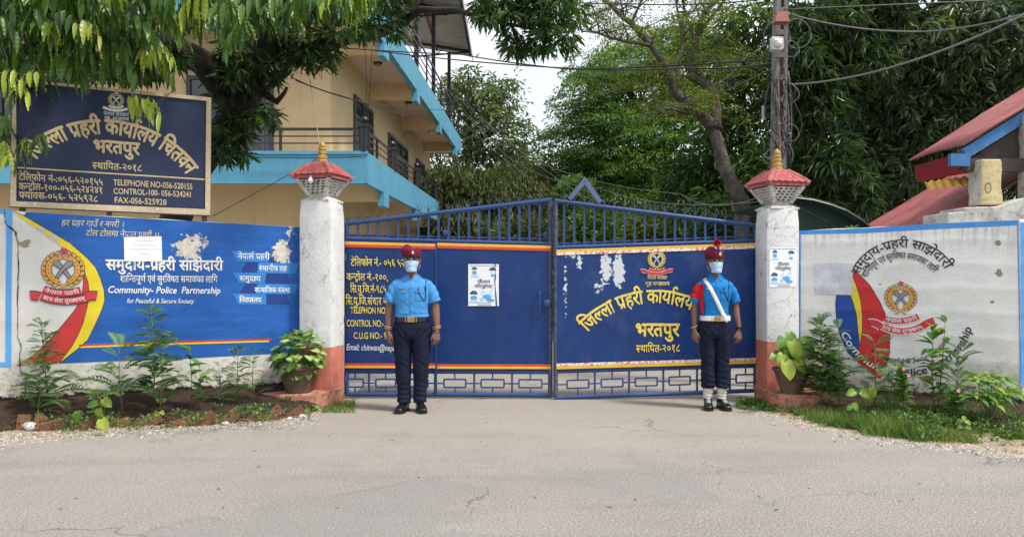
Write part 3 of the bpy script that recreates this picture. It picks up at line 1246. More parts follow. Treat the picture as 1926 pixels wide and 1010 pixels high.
# the wall turns the corner beyond the right border
c0 = RW.w(RW.len, 0)
mb = MB()
RW2 = Surf(c0, (c0.x + 1.6, c0.y + .25), reliefR)
rw2 = thing('boundary_wall', 'short return of blue and white wall at the right edge of the photo', 'wall', RW2.w(.8, 0))
wallmesh('wall_body', RW2, 0, RW2.len, lambda u: topR(RW.len) + .01, .23, M_plR, parent=rw2)
sheet('light_blue_border', RW2, [[(.002, .3), (.13, .3), (.12, topR(RW.len) - .02), (.0, topR(RW.len) - .02)]], .003, M_skyR, rw2, px=False)
# ================================================================ gate
def gatepaint(name, col, rough=.35, wearcol=(.10, .11, .13), wear=.0, holes=None, fade=0.0, uvm=True):
    t = NT(name)
    v = t.uv() if uvm else t.pos()
    f = t.noise(1.7, 5, .6, v)
    c = t.mix(t.step(f, .3, .7), tuple(x * .82 for x in col), tuple(x * 1.18 for x in col))
    if fade:
        s1 = t.noise(2.2, 6, .7, v, stretch=(1.4, .8, 1))
        c = t.mix(t.math('MULTIPLY', t.step(s1, .5, .75), fade), c, (.05, .08, .20))
    sc1 = t.noise(30, 5, .7, v, stretch=(.3, 2.2, 1))
    c = t.mix(t.math('MULTIPLY', t.step(sc1, .66, .72), .35), c, (.10, .13, .24))
    if wear:
        w_ = t.step(t.noise(20, 6, .75, v), .70 - wear, .76 - wear)
        c = t.mix(t.math('MULTIPLY', w_, .8), c, wearcol)
    if holes:
        c = t.mix(chips(t, v, holes, 22, .04), c, (.55, .58, .62))
    t.bump(t.math('ADD', t.noise(1.6, 3, .5, v), t.math('MULTIPLY', t.noise(60, 3, .6, v), .02)), .35, .03)
    return t.done(c, rough, 0, .28)


LGs = Surf(W(650, 500, 8.45), W(1038, 500, 8.42))
RGs = Surf(W(1043, 500, 8.36), W(1424, 500, 8.45))
M_gpan = gatepaint('gate_panel_blue', (.0080, .036, .150), .30, fade=.35)
M_gpanR = gatepaint('right_gate_panel_blue', (.0085, .037, .150), .38, holes=chipset(RGs, [(1089, 492, 8, 18, 1.0), (1139, 505, 14, 38, 1.25), (1163, 510, 15, 42, 1.35), (1125, 540, 10, 14, .8), (1063, 545, 5, 60, .6), (1200, 470, 90, 7, .4), (1075, 480, 20, 10, .5)]), fade=.7)
M_gbar = gatepaint('gate_bar_blue', (.028, .062, .185), .4, wear=.06, uvm=False)
M_gworn = gatepaint('gate_worn_rail', (.045, .062, .12), .5, wear=.22, uvm=False)
M_gyel = simple('gate_yellow_stripe', (.72, .42, .035), .5, .12, 8, .1)
M_gred = simple('gate_red_stripe', (.60, .055, .02), .5, .12, 8, .1)
M_gwr = flatpaint('gate_worn_white_stripe', (.60, .12, .08), .6, None, (.72, .70, .66), wear=.24)
M_ltr = simple('gate_yellow_lettering', (.74, .58, .10), .5, .12, 25, .1)
M_wl = simple('gate_white_lettering', (.70, .72, .74), .5, .1, 25, .1)
M_dkl = simple('gate_lettering_shadow', (.006, .008, .012), .5, 0, 5, 0)


M_gspk = simple('spike_grey_blue', (.045, .055, .09), .5, .2, 9)


def gate_leaf(S, label, x0, x1, toprail, midrail, lowrail, botrail, seam, bal, rects, divs, pan, stripes, panmat, lower_worn):
    """all heights are (y at x0, y at x1) in the photograph"""
    L = lambda pr, x: pr[0] + (pr[1] - pr[0]) * (x - x0) / (x1 - x0)
    P = lambda x, y, n=0.0: S.w(*S.uv(x, y), n)
    g = thing('gate_leaf', label, 'gate', Vector(P((x0 + x1) / 2, 740)), 'leaves of the double gate')
    r = .024

    def rail(name, pr, rad=r, mat=M_gbar, n=0.0, a=x0, b=x1):
        m = MB()
        m.tube([P(a + (b - a) * k / 8, L(pr, a + (b - a) * k / 8), n) for k in range(9)], rad, 10)
        return m.build(name, mat, g, smooth=True)
    rail('top_rail', toprail, .025)
    rail('middle_rail', midrail, .024, lower_worn)
    rail('inner_rail', (midrail[0] - 7, midrail[1] - 9), .011, M_gbar, -.03)
    rail('lower_rail', lowrail, .020)
    rail('bottom_rail', botrail, .024, M_gbar)
    for xs in (x0 + 2, x1 - 3):
        m = MB()
        m.tube([P(xs, L(toprail, xs) + 1), P(xs, (L(toprail, xs) + L(botrail, xs)) / 2), P(xs, L(botrail, xs))], .026, 10)
        m.build('stile', M_gworn if (xs > x1 - 10 and S is LGs) or (xs < x0 + 10 and S is RGs) else M_gbar, g, smooth=True)
    # balusters with forked spikes
    for x in bal:
        m = MB()
        m.bar(P(x, L(toprail, x) + 1), P(x, L(midrail, x) - 1), .024, .012, up=S.nrm)
        m.build('baluster', M_gbar, g)
        m = MB()
        b0 = P(x, L(toprail, x) - 3)
        hgt = .10
        m.tube([b0, b0 + Vector((0, 0, hgt * .5)), b0 + Vector((0, 0, hgt))], [.006, .005, .002], 5)
        for s_ in (-1, 1):
            m.tube([b0 + Vector((0, 0, .012)), b0 + S.d * s_ * .012 + Vector((0, 0, .036)), b0 + S.d * s_ * .028 + Vector((0, 0, .058)), b0 + S.d * s_ * .048 + Vector((0, 0, .064))], [.006, .005, .004, .002], 5)
        m.build('forked_spike', M_gspk, g)
    # ornamental grille below
    for (a, b) in rects:
        ym = lambda x: (L(lowrail, x) + L(botrail, x)) / 2
        m = MB()
        t_, h_ = .017, .012
        q = [(a, ym(a) - 7.5), (b, ym(b) - 7.5), (b, ym(b) + 7.5), (a, ym(a) + 7.5)]
        for k in range(4):
            m.bar(P(*q[k]), P(*q[(k + 1) % 4]), t_, h_, up=S.nrm)
        m.build('grille_rectangle', M_gbar, g)
        xm = (a + b) / 2
        for (p, q2) in (((xm, L(lowrail, xm)), (xm, ym(xm) - 7.5)), ((xm, ym(xm) + 7.5), (xm, L(botrail, xm)))):
            m = MB()
            m.bar(P(*p), P(*q2), .015, .010, up=S.nrm)
            m.build('grille_bar', M_gbar, g)
    xs = sorted(divs)
    edges = sorted([x0 + 5] + [v for r_ in rects for v in r_] + xs + [x1 - 5])
    for d in xs:
        m = MB()
        m.bar(P(d, L(lowrail, d)), P(d, L(botrail, d)), .022, .012, up=S.nrm)
        m.build('grille_divider', M_gbar, g)
    inside = lambda x: any(a < x < b for a, b in rects)
    pts = sorted(set(edges))
    for i in range(len(pts) - 1):
        a, b = pts[i], pts[i + 1]
        if b - a < 2 or inside((a + b) / 2):
            continue
        ym = lambda x: (L(lowrail, x) + L(botrail, x)) / 2
        m = MB()
        m.bar(P(a, ym(a)), P(b, ym(b)), .015, .010, up=S.nrm)
        m.build('grille_bar', M_gbar, g)
    # hinge blocks on the pillar side
    hx_ = x0 + 3 if S is LGs else x1 - 3
    for hy_ in (.12, .52, .90):
        yy_ = L(midrail, hx_) + (L(botrail, hx_) - L(midrail, hx_)) * hy_
        m = MB()
        sg_ = -1 if S is LGs else 1
        m.bar(P(hx_, yy_, .0), P(hx_ + sg_ * 6, yy_, .0), .05, .03, up=S.nrm)
        m.tube([P(hx_ + sg_ * 3, yy_ - 6, .02), P(hx_ + sg_ * 3, yy_ + 6, .02)], .016, 8)
        m.build('hinge', M_gworn, g)
    # sheet panels
    for (a, b, nn) in pan:
        ua, ub = S.uv(a, 500)[0], S.uv(b, 500)[0]
        vt0, vt1 = S.uv(a, L(midrail, a) + 3)[1], S.uv(b, L(midrail, b) + 3)[1]
        vb0, vb1 = S.uv(a, L(lowrail, a) - 2)[1], S.uv(b, L(lowrail, b) - 2)[1]
        me = bpy.data.meshes.new('sheet_panel')
        base = wloc(g)
        vs_, fs, uvs = [], [], []
        N_ = 14
        for i in range(N_ + 1):
            for j in range(N_ + 1):
                s_, t_ = i / N_, j / N_
                u = ua + (ub - ua) * s_
                v = (vb0 + (vb1 - vb0) * s_) * (1 - t_) + (vt0 + (vt1 - vt0) * s_) * t_
                bulge = noise.noise(Vector((u * 1.4, v * 1.6, a))) * .011 * math.sin(math.pi * s_) * math.sin(math.pi * t_)
                vs_.append(S.w(u, v, nn + bulge) - base)
                uvs.append((u, v))
        for i in range(N_):
            for j in range(N_):
                k = i * (N_ + 1) + j
                fs.append((k, k + N_ + 1, k + N_ + 2, k + 1))
        me.from_pydata([tuple(p) for p in vs_], [], fs)
        l = me.uv_layers.new(name='UVMap')
        li = np.zeros(len(me.loops), np.int32)
        me.loops.foreach_get('vertex_index', li)
        l.data.foreach_set('uv', np.array(uvs)[li].reshape(-1))
        me.materials.append(panmat)
        me.polygons.foreach_set('use_smooth', [True] * len(me.polygons))
        link('sheet_panel', me, g)
    for (nm, mat, off, w_, which, a, b, nn) in stripes:
        pr = midrail if which == 't' else lowrail
        sheet(nm, S, band([(a + (b - a) * k / 6, L(pr, a + (b - a) * k / 6) + off) for k in range(7)], w_), nn, mat, g, cell=0)
    return g


TOPL, MIDL, LOWL, BOTL = (421, 376), (449, 459), (699, 700), (741, 743)
gl = gate_leaf(LGs, 'left dark blue steel gate leaf with yellow telephone numbers and a wicket door', 650, 1038, TOPL, MIDL, LOWL, BOTL, 820,
               [654 + 19.0 * k for k in range(20)], [(653, 683), (707, 744), (768, 805), (835, 876), (905, 948), (976, 1019)], [694, 756, 892, 963],
               [(650, 821, .026), (822.5, 1036, .020)],
               [('yellow_stripe', M_gyel, 8, 5, 't', 650, 820, .034), ('red_stripe', M_gred, 13.2, 5, 't', 650, 820, .034),
                ('yellow_stripe', M_gyel, 6, 5, 't', 823, 1036, .028), ('red_stripe', M_gred, 11, 5, 't', 823, 1036, .028),
                ('red_stripe', M_gred, -14.5, 4.5, 'b', 650, 820, .034), ('yellow_stripe', M_gyel, -10, 4.5, 'b', 650, 820, .034),
                ('red_stripe', M_gred, -13.5, 4.5, 'b', 823, 1036, .028), ('yellow_stripe', M_gyel, -9, 4.5, 'b', 823, 1036, .028)], M_gpan, M_gbar)
m = MB()
P = lambda x, y, n=0.0: LGs.w(*LGs.uv(x, y), n)
m.bar(P(821, 458, .02), P(821, 742, .02), .018, .03, up=LGs.nrm)
m.build('wicket_frame', M_gbar, gl)
m = MB()
m.bar(P(819, 694, .0), P(819, 742, .0), .03, .03, up=LGs.nrm)
m.build('wicket_post', M_gbar, gl)
m = MB()
m.tube([P(1015, 548, .03), P(1015, 551, .06), P(1015, 572, .068), P(1015, 593, .06), P(1015, 596, .03)], .0085, 8)
m.build('pull_handle', M_gbar, gl, smooth=True)
for (x, y, r_, nn) in ((1029, 571, .046, .03), (837.5, 438, .032, -.01), (1026, 441, .028, -.01)):
    m = MB()
    c_ = P(x, y, nn)
    m.tube([c_, c_ + LGs.nrm * .012, c_ + LGs.nrm * .022, c_ + LGs.nrm * .026], [r_, r_, r_ * .8, r_ * .3], 16)
    m.build('round_bolt', M_gbar, gl, smooth=True)
m = MB()
m.tube([P(1030, 572, .03), P(1040, 574, .05), P(1046, 580, .045), P(1043, 590, .04), P(1040, 582, .04), P(1044, 572, .03)], .006, 6)
m.build('latch_chain', simple('dark_iron', (.02, .018, .016), .6, .2), gl, smooth=True)
g_ = dict(surf=LGs, parent=gl, n=.031, shadow=(M_dkl, .006))
wr('टेलिफोन नं.- ०५६ ५२', (661, 487.5), (762, 488.5), 12.5, M_ltr, bold=.012, **g_)
wr('कन्ट्रोल नं.-१००,', (653, 514.5), (731, 515.5), 12.5, M_ltr, bold=.012, **g_)
wr('सि.यु.जि.नं-९८५', (660, 537), (728, 537.5), 13, M_ltr, bold=.012, **g_)
wr('सि.यु.जि.संचार नं.', (651, 559), (732, 560), 13.5, M_ltr, bold=.012, **g_)
wr('TELEPHON NO', (660, 577), (726, 577.5), 12, M_ltr, bold=.014, cap=True, **g_)
wr('CONTROL NO:- 1', (653, 601), (730, 601.5), 12.5, M_ltr, bold=.014, cap=True, **g_)
wr('C.U.G NO:- 9', (666, 624.5), (728, 624.5), 12, M_ltr, bold=.014, cap=True, **g_)
wr('Email: chitwan@nepa', (653, 646), (745, 648), 11.5, M_wl, bold=.008, cap=True, shear=.22, surf=LGs, parent=gl, n=.031)

TOPR, MIDR, LOWR, BOTR = (378, 425), (466, 453), (699, 688), (748, 734)
grr = gate_leaf(RGs, 'right dark blue steel gate leaf with arched yellow title and police crest', 1043, 1424, TOPR, MIDR, LOWR, BOTR, None,
               [1061 + 18.95 * k for k in range(19)], [(1066.5, 1107), (1131, 1171.5), (1195, 1236), (1258.6, 1298), (1321, 1361), (1384.5, 1420)], [1118.6, 1183, 1247.5, 1311, 1372.7],
               [(1046, 1423, .024)],
               [('yellow_stripe', M_gyel, 6.5, 5, 't', 1046, 1422, .031), ('worn_red_white_stripe', M_gwr, 11.8, 5.5, 't', 1046, 1422, .031),
                ('worn_red_white_stripe', M_gwr, -13.5, 5, 'b', 1046, 1422, .031), ('yellow_stripe', M_gyel, -8, 5.5, 'b', 1046, 1422, .031)], M_gpanR, M_gbar)
sheet('red_edge_stripe', RGs, [[(1419, 463), (1423, 463), (1423, 682), (1419.5, 682)]], .031, M_gred, grr, cell=0)
P = lambda x, y, n=0.0: RGs.w(*RGs.uv(x, y), n)
m = MB()
for a, b in (((1100, 340), (1071, 375)), ((1100, 340), (1129, 381))):
    m.bar(P(*a), P(*b), .05, .045, up=RGs.nrm)
m.prism([P(1094, 341, .022), P(1100, 333, .022), P(1106, 341, .022), P(1100, 349, .022)], RGs.nrm * -.045)
m.build('chevron_crown', gatepaint('chevron_grey_blue', (.10, .14, .28), .45, uvm=False), grr)
ZG = lambda x, y: (x / 3.156 + 1040, y / 3.156 + 440)
g_ = dict(surf=RGs, parent=grr, n=.029, shadow=(M_dkl, .006))
wr('जिल्ला प्रहरी कार्यालय', ZG(150, 528), ZG(842, 382), 24, M_ltr, bold=.022, arc=ZG(480, 345), **g_)
wr('भरतपुर', ZG(487, 533), ZG(745, 533), 23, M_ltr, bold=.03, **g_)
wr('स्थापित-२०१८', ZG(490, 660), ZG(752, 656), 12.5, M_ltr, bold=.018, **g_)
wr('नेपाल सरकार', ZG(557, 249), ZG(674, 249), 6.2, M_ltr, bold=.010, surf=RGs, parent=grr, n=.029)
wr('गृह मन्त्रालय', ZG(546, 285), ZG(688, 285), 6.5, M_ltr, bold=.010, surf=RGs, parent=grr, n=.029)
crest(RGs, ZG(612, 150), 15.5, grr, .029, simple('crest_pale_gold', (.62, .48, .12), .6, .1), simple('crest_pale_steel', (.35, .45, .60), .6, .1), M_crim, M_wl, M_dkl, M_wl,
      banner=[([ZG(565, 208), ZG(612, 232), ZG(662, 206)], 4.5, None, 0), ([ZG(545, 222), ZG(612, 252), ZG(680, 220)], 5, None, 0),
              ([ZG(518, 220), ZG(530, 215), ZG(548, 226)], 6, None, 0), ([ZG(676, 222), ZG(692, 215), ZG(706, 218)], 6, None, 0)])


# ================================================================ pasted health posters (plain stand-in drawings)
M_pblue = simple('poster_blue_print', (.10, .36, .70), .7, .05, 9, 0)
M_pdk = simple('poster_dark_print', (.05, .09, .14), .7, .05, 9, 0)
M_plt = simple('poster_pale_blue_print', (.42, .62, .80), .7, .05, 9, 0)


def poster(label, S, x0, y0, x1, y1, n, torn):
    p = thing('poster', label, 'poster', S.w(*S.uv((x0 + x1) / 2, (y0 + y1) / 2), n), 'public health posters on gate and pillar')
    w_, h_ = x1 - x0, y1 - y0
    q = lambda l: [(x0 + a * w_, y0 + b * h_) for a, b in l]
    sheet('sheet', S, [q([(0, 0), (.5, -.004), (1, 0), (.995, .5), (1, 1), (.45, .995), (0, 1)])], n, M_paper, p, cell=.05)

    def blob(cx, cy, rx, ry, mat, k=9, a0=0, a1=360):
        pts = []
        for i in range(k + 1):
            a = math.radians(a0 + (a1 - a0) * i / k)
            pts.append((cx + rx * math.cos(a), cy + ry * math.sin(a)))
        sheet('print', S, [q(pts)], n + .0008 + (len(p.children) % 5) * .0003, mat, p, cell=0)
    blob(.20, .13, .09, .07, M_pdk, 8, 180, 360)
    blob(.20, .20, .08, .05, M_pblue)
    blob(.22, .31, .14, .06, M_plt, 8, 180, 360)
    blob(.80, .15, .12, .08, M_pdk, 8, 180, 360)
    blob(.80, .20, .08, .06, M_plt)
    blob(.80, .27, .07, .03, M_pblue)
    blob(.18, .72, .13, .09, M_pdk, 8, 180, 360)
    blob(.18, .80, .12, .05, M_pblue)
    blob(.18, .92, .15, .08, M_plt, 8, 180, 360)
    blob(.50, .70, .08, .06, M_plt)
    blob(.62, .78, .15, .06, M_pblue)
    blob(.45, .84, .08, .05, M_plt)
    blob(.75, .70, .07, .09, M_plt)
    blob(.72, .86, .14, .04, M_pblue)
    M_t = M_pdk
    write('lettering', S, 'फैलन', *[q([c])[0] for c in ((.30, .385), (.72, .385))], h_ * .075, M_t, p, bold=.014, n=n + .0014)
    write('lettering', S, 'नदिनुहोस्!', *[q([c])[0] for c in ((.20, .495), (.80, .495))], h_ * .065, M_t, p, bold=.012, n=n + .0014)
    for y in (.03, .925, .965):
        a, b = (.04, .96) if y < .1 else (.3, .75)
        sheet('print', S, [q([(a, y), (b, y), (b, y + .012), (a, y + .012)])], n + .0009, M_t, p, cell=0)
    if torn:
        sheet('print', S, [q([(.86, 0), (.90, 0), (.88, .12), (.91, .3), (.88, .45), (.90, .62), (.93, .8), (.95, 1), (.90, 1), (.88, .8), (.87, .6), (.85, .4), (.88, .2)])], n + .0024, M_pdk, p, cell=0)
    return p


poster('white poster with blue drawings pasted on the left gate leaf', LGs, 881, 497, 938.5, 575.5, .026, True)


# ================================================================ gate pillars with lanterns
def pillar_mat(name, zs):
    t = NT(name)
    p = t.pos()
    sep = t.n('SeparateXYZ')
    t.t.links.new(p, sep.inputs[0])
    z = sep.outputs[2]
    f = t.noise(3.5, 6, .65, p)
    c = t.mix(t.step(f, .3, .7), (.60, .60, .60), (.72, .72, .73))
    pc = t.noise(9, 6, .7, p)
    c = t.mix(t.math('MULTIPLY', t.step(pc, .54, .66), .6), c, (.50, .47, .38))
    cr = t.n('TexVoronoi', feature='DISTANCE_TO_EDGE')
    wv = t.n('TexNoise')
    wv.inputs['Scale'].default_value = 6
    wv.inputs['Detail'].default_value = 6
    t.t.links.new(p, wv.inputs['Vector'])
    t.t.links.new(t.vmath('ADD', t.vmath('MULTIPLY', p, (1, 1, .6)), t.vmath('SCALE', wv.outputs['Color'], scale=.35)), cr.inputs['Vector'])
    cr.inputs['Scale'].default_value = 4.2
    ck = t.math('MULTIPLY', t.step(cr.outputs['Distance'], .013, .003), t.step(t.noise(3, 3, .5, p), .45, .55))
    c = t.mix(t.math('MULTIPLY', ck, .85), c, (.10, .095, .085))
    pit = t.noise(38, 4, .7, p, stretch=(1, 1, .4))
    c = t.mix(t.math('MULTIPLY', t.step(pit, .66, .70), .6), c, (.16, .15, .14))
    red = t.mix(t.step(pc, .35, .65), (.50, .15, .11), (.60, .22, .16))
    red = t.mix(t.math('MULTIPLY', t.step(t.noise(14, 5, .7, p), .6, .7), .6), red, (.16, .10, .08))
    rm = t.step(t.math('ADD', z, t.math('MULTIPLY', t.noise(16, 4, .6, p), .03)), zs + .018, zs + .010)
    c = t.mix(rm, c, red)
    moss = t.math('MULTIPLY', t.step(t.math('ADD', z, t.math('MULTIPLY', f, .3)), .38, .16), t.step(t.noise(12, 5, .7, p), .40, .58))
    c = t.mix(t.math('MULTIPLY', moss, .85), c, (.075, .085, .025))
    h = t.math('SUBTRACT', t.noise(26, 6, .7, p), t.math('MULTIPLY', ck, .8))
    t.bump(h, .6, .01)
    return t.done(c, .85, 0, .25)


M_gold3 = simple('golden_finial_paint', (.40, .25, .05), .5, .25, 14, .3, obj=True, grime=.5)
M_tile = simple('red_roof_tile', (.33, .060, .065), .75, .3, 7, .5, 50, grime=.5)
M_ridge = simple('weathered_red_ridge', (.36, .10, .095), .8, .35, 9, .5, 40, grime=.6)
M_lat = simple('weathered_white_concrete', (.52, .51, .48), .85, .3, 8, .6, 40, grime=.7)
M_holeshade = simple('lattice_hole_shade', (.02, .019, .018), .95, .3, 9, .3)  # near-black colour standing in for the shade inside the lanterns
M_bulb = simple('white_bulb_glass', (.8, .8, .8), .15, .02, 3, 0)


def beveled_post(mb, c, s, ang, z0, z1, bev=.018, seg=14):
    ca, sa = math.cos(ang), math.sin(ang)
    ring = []
    h = s / 2
    for (sx, sy) in ((1, 1), (-1, 1), (-1, -1), (1, -1)):
        a0 = {(1, 1): 0, (-1, 1): 90, (-1, -1): 180, (1, -1): 270}[(sx, sy)]
        for k in range(3):
            a = math.radians(a0 + 45 * k)
            ring.append((sx * (h - bev) + bev * math.cos(a), sy * (h - bev) + bev * math.sin(a)))
    rows = []
    for j in range(seg + 1):
        z = z0 + (z1 - z0) * j / seg
        sh = 1.0 if j < seg else .94
        rows.append([(c[0] + (x * ca - y * sa) * sh + noise.noise(Vector((x * 9, z * 3, y * 9))) * .005, c[1] + (x * sa + y * ca) * sh + noise.noise(Vector((x * 9, z * 3, y * 9 + 7))) * .005, z) for x, y in ring])
    n_ = len(ring)
    v = [p for r_ in rows for p in r_]
    f = [(j * n_ + k, j * n_ + (k + 1) % n_, (j + 1) * n_ + (k + 1) % n_, (j + 1) * n_ + k) for j in range(seg) for k in range(n_)]
    f += [tuple(range(n_ - 1, -1, -1)), tuple(seg * n_ + k for k in range(n_))]
    mb.add(v, f)


TILE = {}


def tile_mesh():
    if 'm' not in TILE:
        m = MB()
        # a small tile 1 x 1 lying in xy with thickness and a rounded lip
        v = [(-.47, 0, 0), (.47, 0, 0), (.47, -.8, 0), (.3, -1.02, 0), (-.3, -1.02, 0), (-.47, -.8, 0)]
        m.add([(x, y, 0.0) for x, y, z in v] + [(x, y, .22) for x, y, z in v],
              [(5, 4, 3, 2, 1, 0), (6, 7, 8, 9, 10, 11)] + [(i, (i + 1) % 6, 6 + (i + 1) % 6, 6 + i) for i in range(6)])
        o = m.build('tile', M_tile)
        TILE['m'] = o.data
        bpy.data.objects.remove(o)
    return TILE['m']


def gate_pillar(label, c, s, ang, ztop, zs, lz, lang, lab2, bulb, cam_side):
    p = thing('gate_pillar', label, 'pillar', Vector((c[0], c[1], 0)), 'pillars carrying the gate')
    m = MB()
    beveled_post(m, c, s, ang, -.1, ztop)
    o = m.build('post', pillar_mat('pillar_plaster_' + ('a' if bulb else 'b'), zs), p, smooth=True)
    # lantern
    z0 = ztop - .003
    Lt = thing('pillar_lantern', lab2, 'lantern', Vector((c[0], c[1], z0)), 'pagoda lanterns on the gate pillars')
    m = MB()
    ca, sa = math.cos(lang), math.sin(lang)
    R = lambda x, y, z: Vector((c[0] + x * ca - y * sa, c[1] + x * sa + y * ca, z))
    prof = [(.165, 0), (.165, .012), (.12, .040), (.095, .055), (.095, .075), (.12, .085)]
    m2 = MB()
    m2.lathe((c[0], c[1], z0), [(r * 1.414, z) for r, z in prof], 4, rot=lang + math.pi / 4)
    m2.build('collar', M_lat, Lt)
    zb, ze = z0 + .075, z0 + lz
    rb, re = .095, .185
    # four lattice faces
    for k in range(4):
        a = k * math.pi / 2
        fx = lambda u, t_: R(*_rot(u, -(rb + (re - rb) * t_), a), zb + (ze - zb) * t_)
        m = MB()
        # rows of the lattice
        rows_ = 5
        nrm = (fx(1, 0) - fx(0, 0)).cross(fx(0, 1) - fx(0, 0)).normalized()
        for j in range(rows_ + 1):
            t_ = .06 + .88 * j / rows_
            hw = (rb + (re - rb) * t_) - .012
            m.bar(fx(-hw, t_), fx(hw, t_), .013, .018, up=nrm)
        for j in range(rows_):
            t0, t1 = .06 + .88 * j / rows_, .06 + .88 * (j + 1) / rows_
            hw = (rb + (re - rb) * (t0 + t1) / 2) - .02
            stp = .054
            u = -hw + (stp * .5 if j % 2 else 0) + .008
            while u < hw:
                m.bar(fx(u, t0), fx(u + .004, t1), .026, .014, up=nrm)
                u += stp * 1.05
        m.build('lattice_panel', M_lat, Lt)
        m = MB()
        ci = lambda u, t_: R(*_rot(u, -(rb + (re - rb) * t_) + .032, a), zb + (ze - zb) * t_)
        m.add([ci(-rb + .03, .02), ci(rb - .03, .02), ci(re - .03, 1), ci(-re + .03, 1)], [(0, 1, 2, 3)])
        m.build('hole_shade_panel', M_holeshade, Lt)  # added backing panel, its dark colour paints shade into the lattice holes
        m = MB()
        a0 = fx(rb, 0)
        a1 = fx(re, 1)
        m.bar(a0, a1 + (a1 - a0) * .06, .042, .042, up=nrm)
        m.build('corner_rib', M_lat, Lt)
    zr = ze + .165
    ee, rt = .222, .078
    m = MB()
    m.add([R(x * ee, y * ee, ze + .004) for x, y in ((-1, -1), (1, -1), (1, 1), (-1, 1))] + [R(x * ee, y * ee, ze + .032) for x, y in ((-1, -1), (1, -1), (1, 1), (-1, 1))] +
          [R(x * rt, y * rt, zr) for x, y in ((-1, -1), (1, -1), (1, 1), (-1, 1))],
          [(3, 2, 1, 0), (8, 9, 10, 11)] + [(i, (i + 1) % 4, 4 + (i + 1) % 4, 4 + i) for i in range(4)] + [(4 + i, 4 + (i + 1) % 4, 8 + (i + 1) % 4, 8 + i) for i in range(4)])
    m.build('roof_deck', M_ridge, Lt)
    tm = tile_mesh()
    for k in range(4):
        a = k * math.pi / 2
        nr_ = 4
        for j in range(nr_):
            t0 = j / nr_
            yy = -(ee - (ee - rt) * t0)
            zz_ = ze + .036 + (zr - ze - .032) * t0
            slope = math.atan2(zr - ze - .032, ee - rt)
            Lr = math.hypot(zr - ze - .032, ee - rt) / nr_
            hw = -yy - .035
            cnt = max(2, int(round(hw * 2 / .074)))
            for q in range(cnt):
                u = -hw + hw * 2 * (q + .5) / cnt
                # tile local +y points up the slope
                lp = R(*_rot(u + rnd.uniform(-.002, .002), yy + (ee - rt) / nr_ * .95, a), zz_ + (zr - ze - .032) / nr_ * .95 + .004)
                qt = Quaternion((0, 0, 1), lang + a) @ Quaternion((1, 0, 0), slope)
                link('tile', tm, Lt, lp - wloc(Lt), qt @ Quaternion((0, 1, 0), rnd.uniform(-.04, .04)), (hw * 2 / cnt, Lr * 1.12, .085))
        m = MB()
        x0, y0 = _rot(ee + .012, -ee - .012, a)
        x1, y1 = _rot(rt, -rt, a)
        m.tube([R(x0, y0, ze + .03), R((x0 + x1) / 2, (y0 + y1) / 2, (ze + .03 + zr) / 2 + .012), R(x1, y1, zr + .01)], [.028, .027, .024], 8)
        m.build('hip_ridge', M_ridge, Lt, smooth=True)
    m = MB()
    m.lathe((c[0], c[1], zr - .01), [(.10, 0), (.105, .02), (.085, .035), (.05, .04)], 12)
    m.build('ridge_cap', M_ridge, Lt, smooth=True)
    m = MB()
    prof = [(.060, .03), (.062, .055), (.050, .062), (.048, .075), (.056, .082), (.054, .108), (.044, .114), (.042, .122), (.050, .130), (.048, .152), (.038, .158), (.036, .166),
            (.044, .174), (.041, .192), (.028, .198), (.034, .206), (.034, .222), (.026, .240), (.010, .258), (.002, .266)]
    m.lathe((c[0], c[1], zr - .01), prof, 18)
    m.build('gold_finial', M_gold3, Lt, smooth=True)
    if bulb:
        b_ = R(-.01, -.215, zb + .135)
        m = MB()
        m.sphere(b_, .030, 12, 9, 0, (1, 1, 1.05))
        m.tube([b_ + Vector((0, 0, .02)), b_ + Vector((.004, .006, .045))], [.018, .016], 10)
        m.build('light_bulb', M_bulb, Lt, smooth=True)
        m = MB()
        m.tube([b_ + Vector((.004, .006, .045)), b_ + Vector((.006, .012, .075))], [.018, .018], 10)
        m.build('bulb_holder', simple('bulb_holder_grey', (.4, .4, .4), .6), Lt, smooth=True)
    return p


def _rot(x, y, a):
    return (x * math.cos(a) - y * math.sin(a), x * math.sin(a) + y * math.cos(a))


aL = math.radians(-10)
CL_ = W(623, 500, 8.0)
s_ = .36
cL = (CL_.x - s_ / 2 * math.cos(aL) - s_ / 2 * math.sin(aL), CL_.y - s_ / 2 * math.sin(aL) + s_ / 2 * math.cos(aL))
gate_pillar('cracked white gate pillar with salmon foot between the blue mural and the gate', cL, .36, aL, 2.135, .60, .235, math.radians(-16),
            'pagoda lantern with red tiles and a white bulb on the left gate pillar', True, 1)
CR_ = W(1441, 500, 8.0)
cR = (CR_.x + .172, CR_.y + .172)
gate_pillar('white gate pillar with a health poster right of the gate', cR, .345, math.radians(1.5), 2.05, .66, .235, math.radians(12),
            'pagoda lantern with red tiles on the right gate pillar by the utility pole', False, -1)
PRs = Surf((CR_.x, CR_.y - .004), (CR_.x + .345, CR_.y + .005))
poster('white poster with blue drawings pasted on the right gate pillar', PRs, 1447, 466, 1498, 540, .006, False)
# ledges at the pillar feet
M_ledge = NT('salmon_ledge')
_t = M_ledge
_p = _t.pos()
_c = _t.mix(_t.step(_t.noise(7, 6, .7, _p), .35, .65), (.42, .16, .11), (.52, .27, .19))
_c = _t.mix(_t.math('MULTIPLY', _t.step(_t.noise(11, 6, .75, _p), .50, .60), .85), _c, (.12, .10, .06))
_t.bump(_t.noise(24, 6, .7, _p), .8, .015)
M_ledge = _t.done(_c, .9, 0, .2)


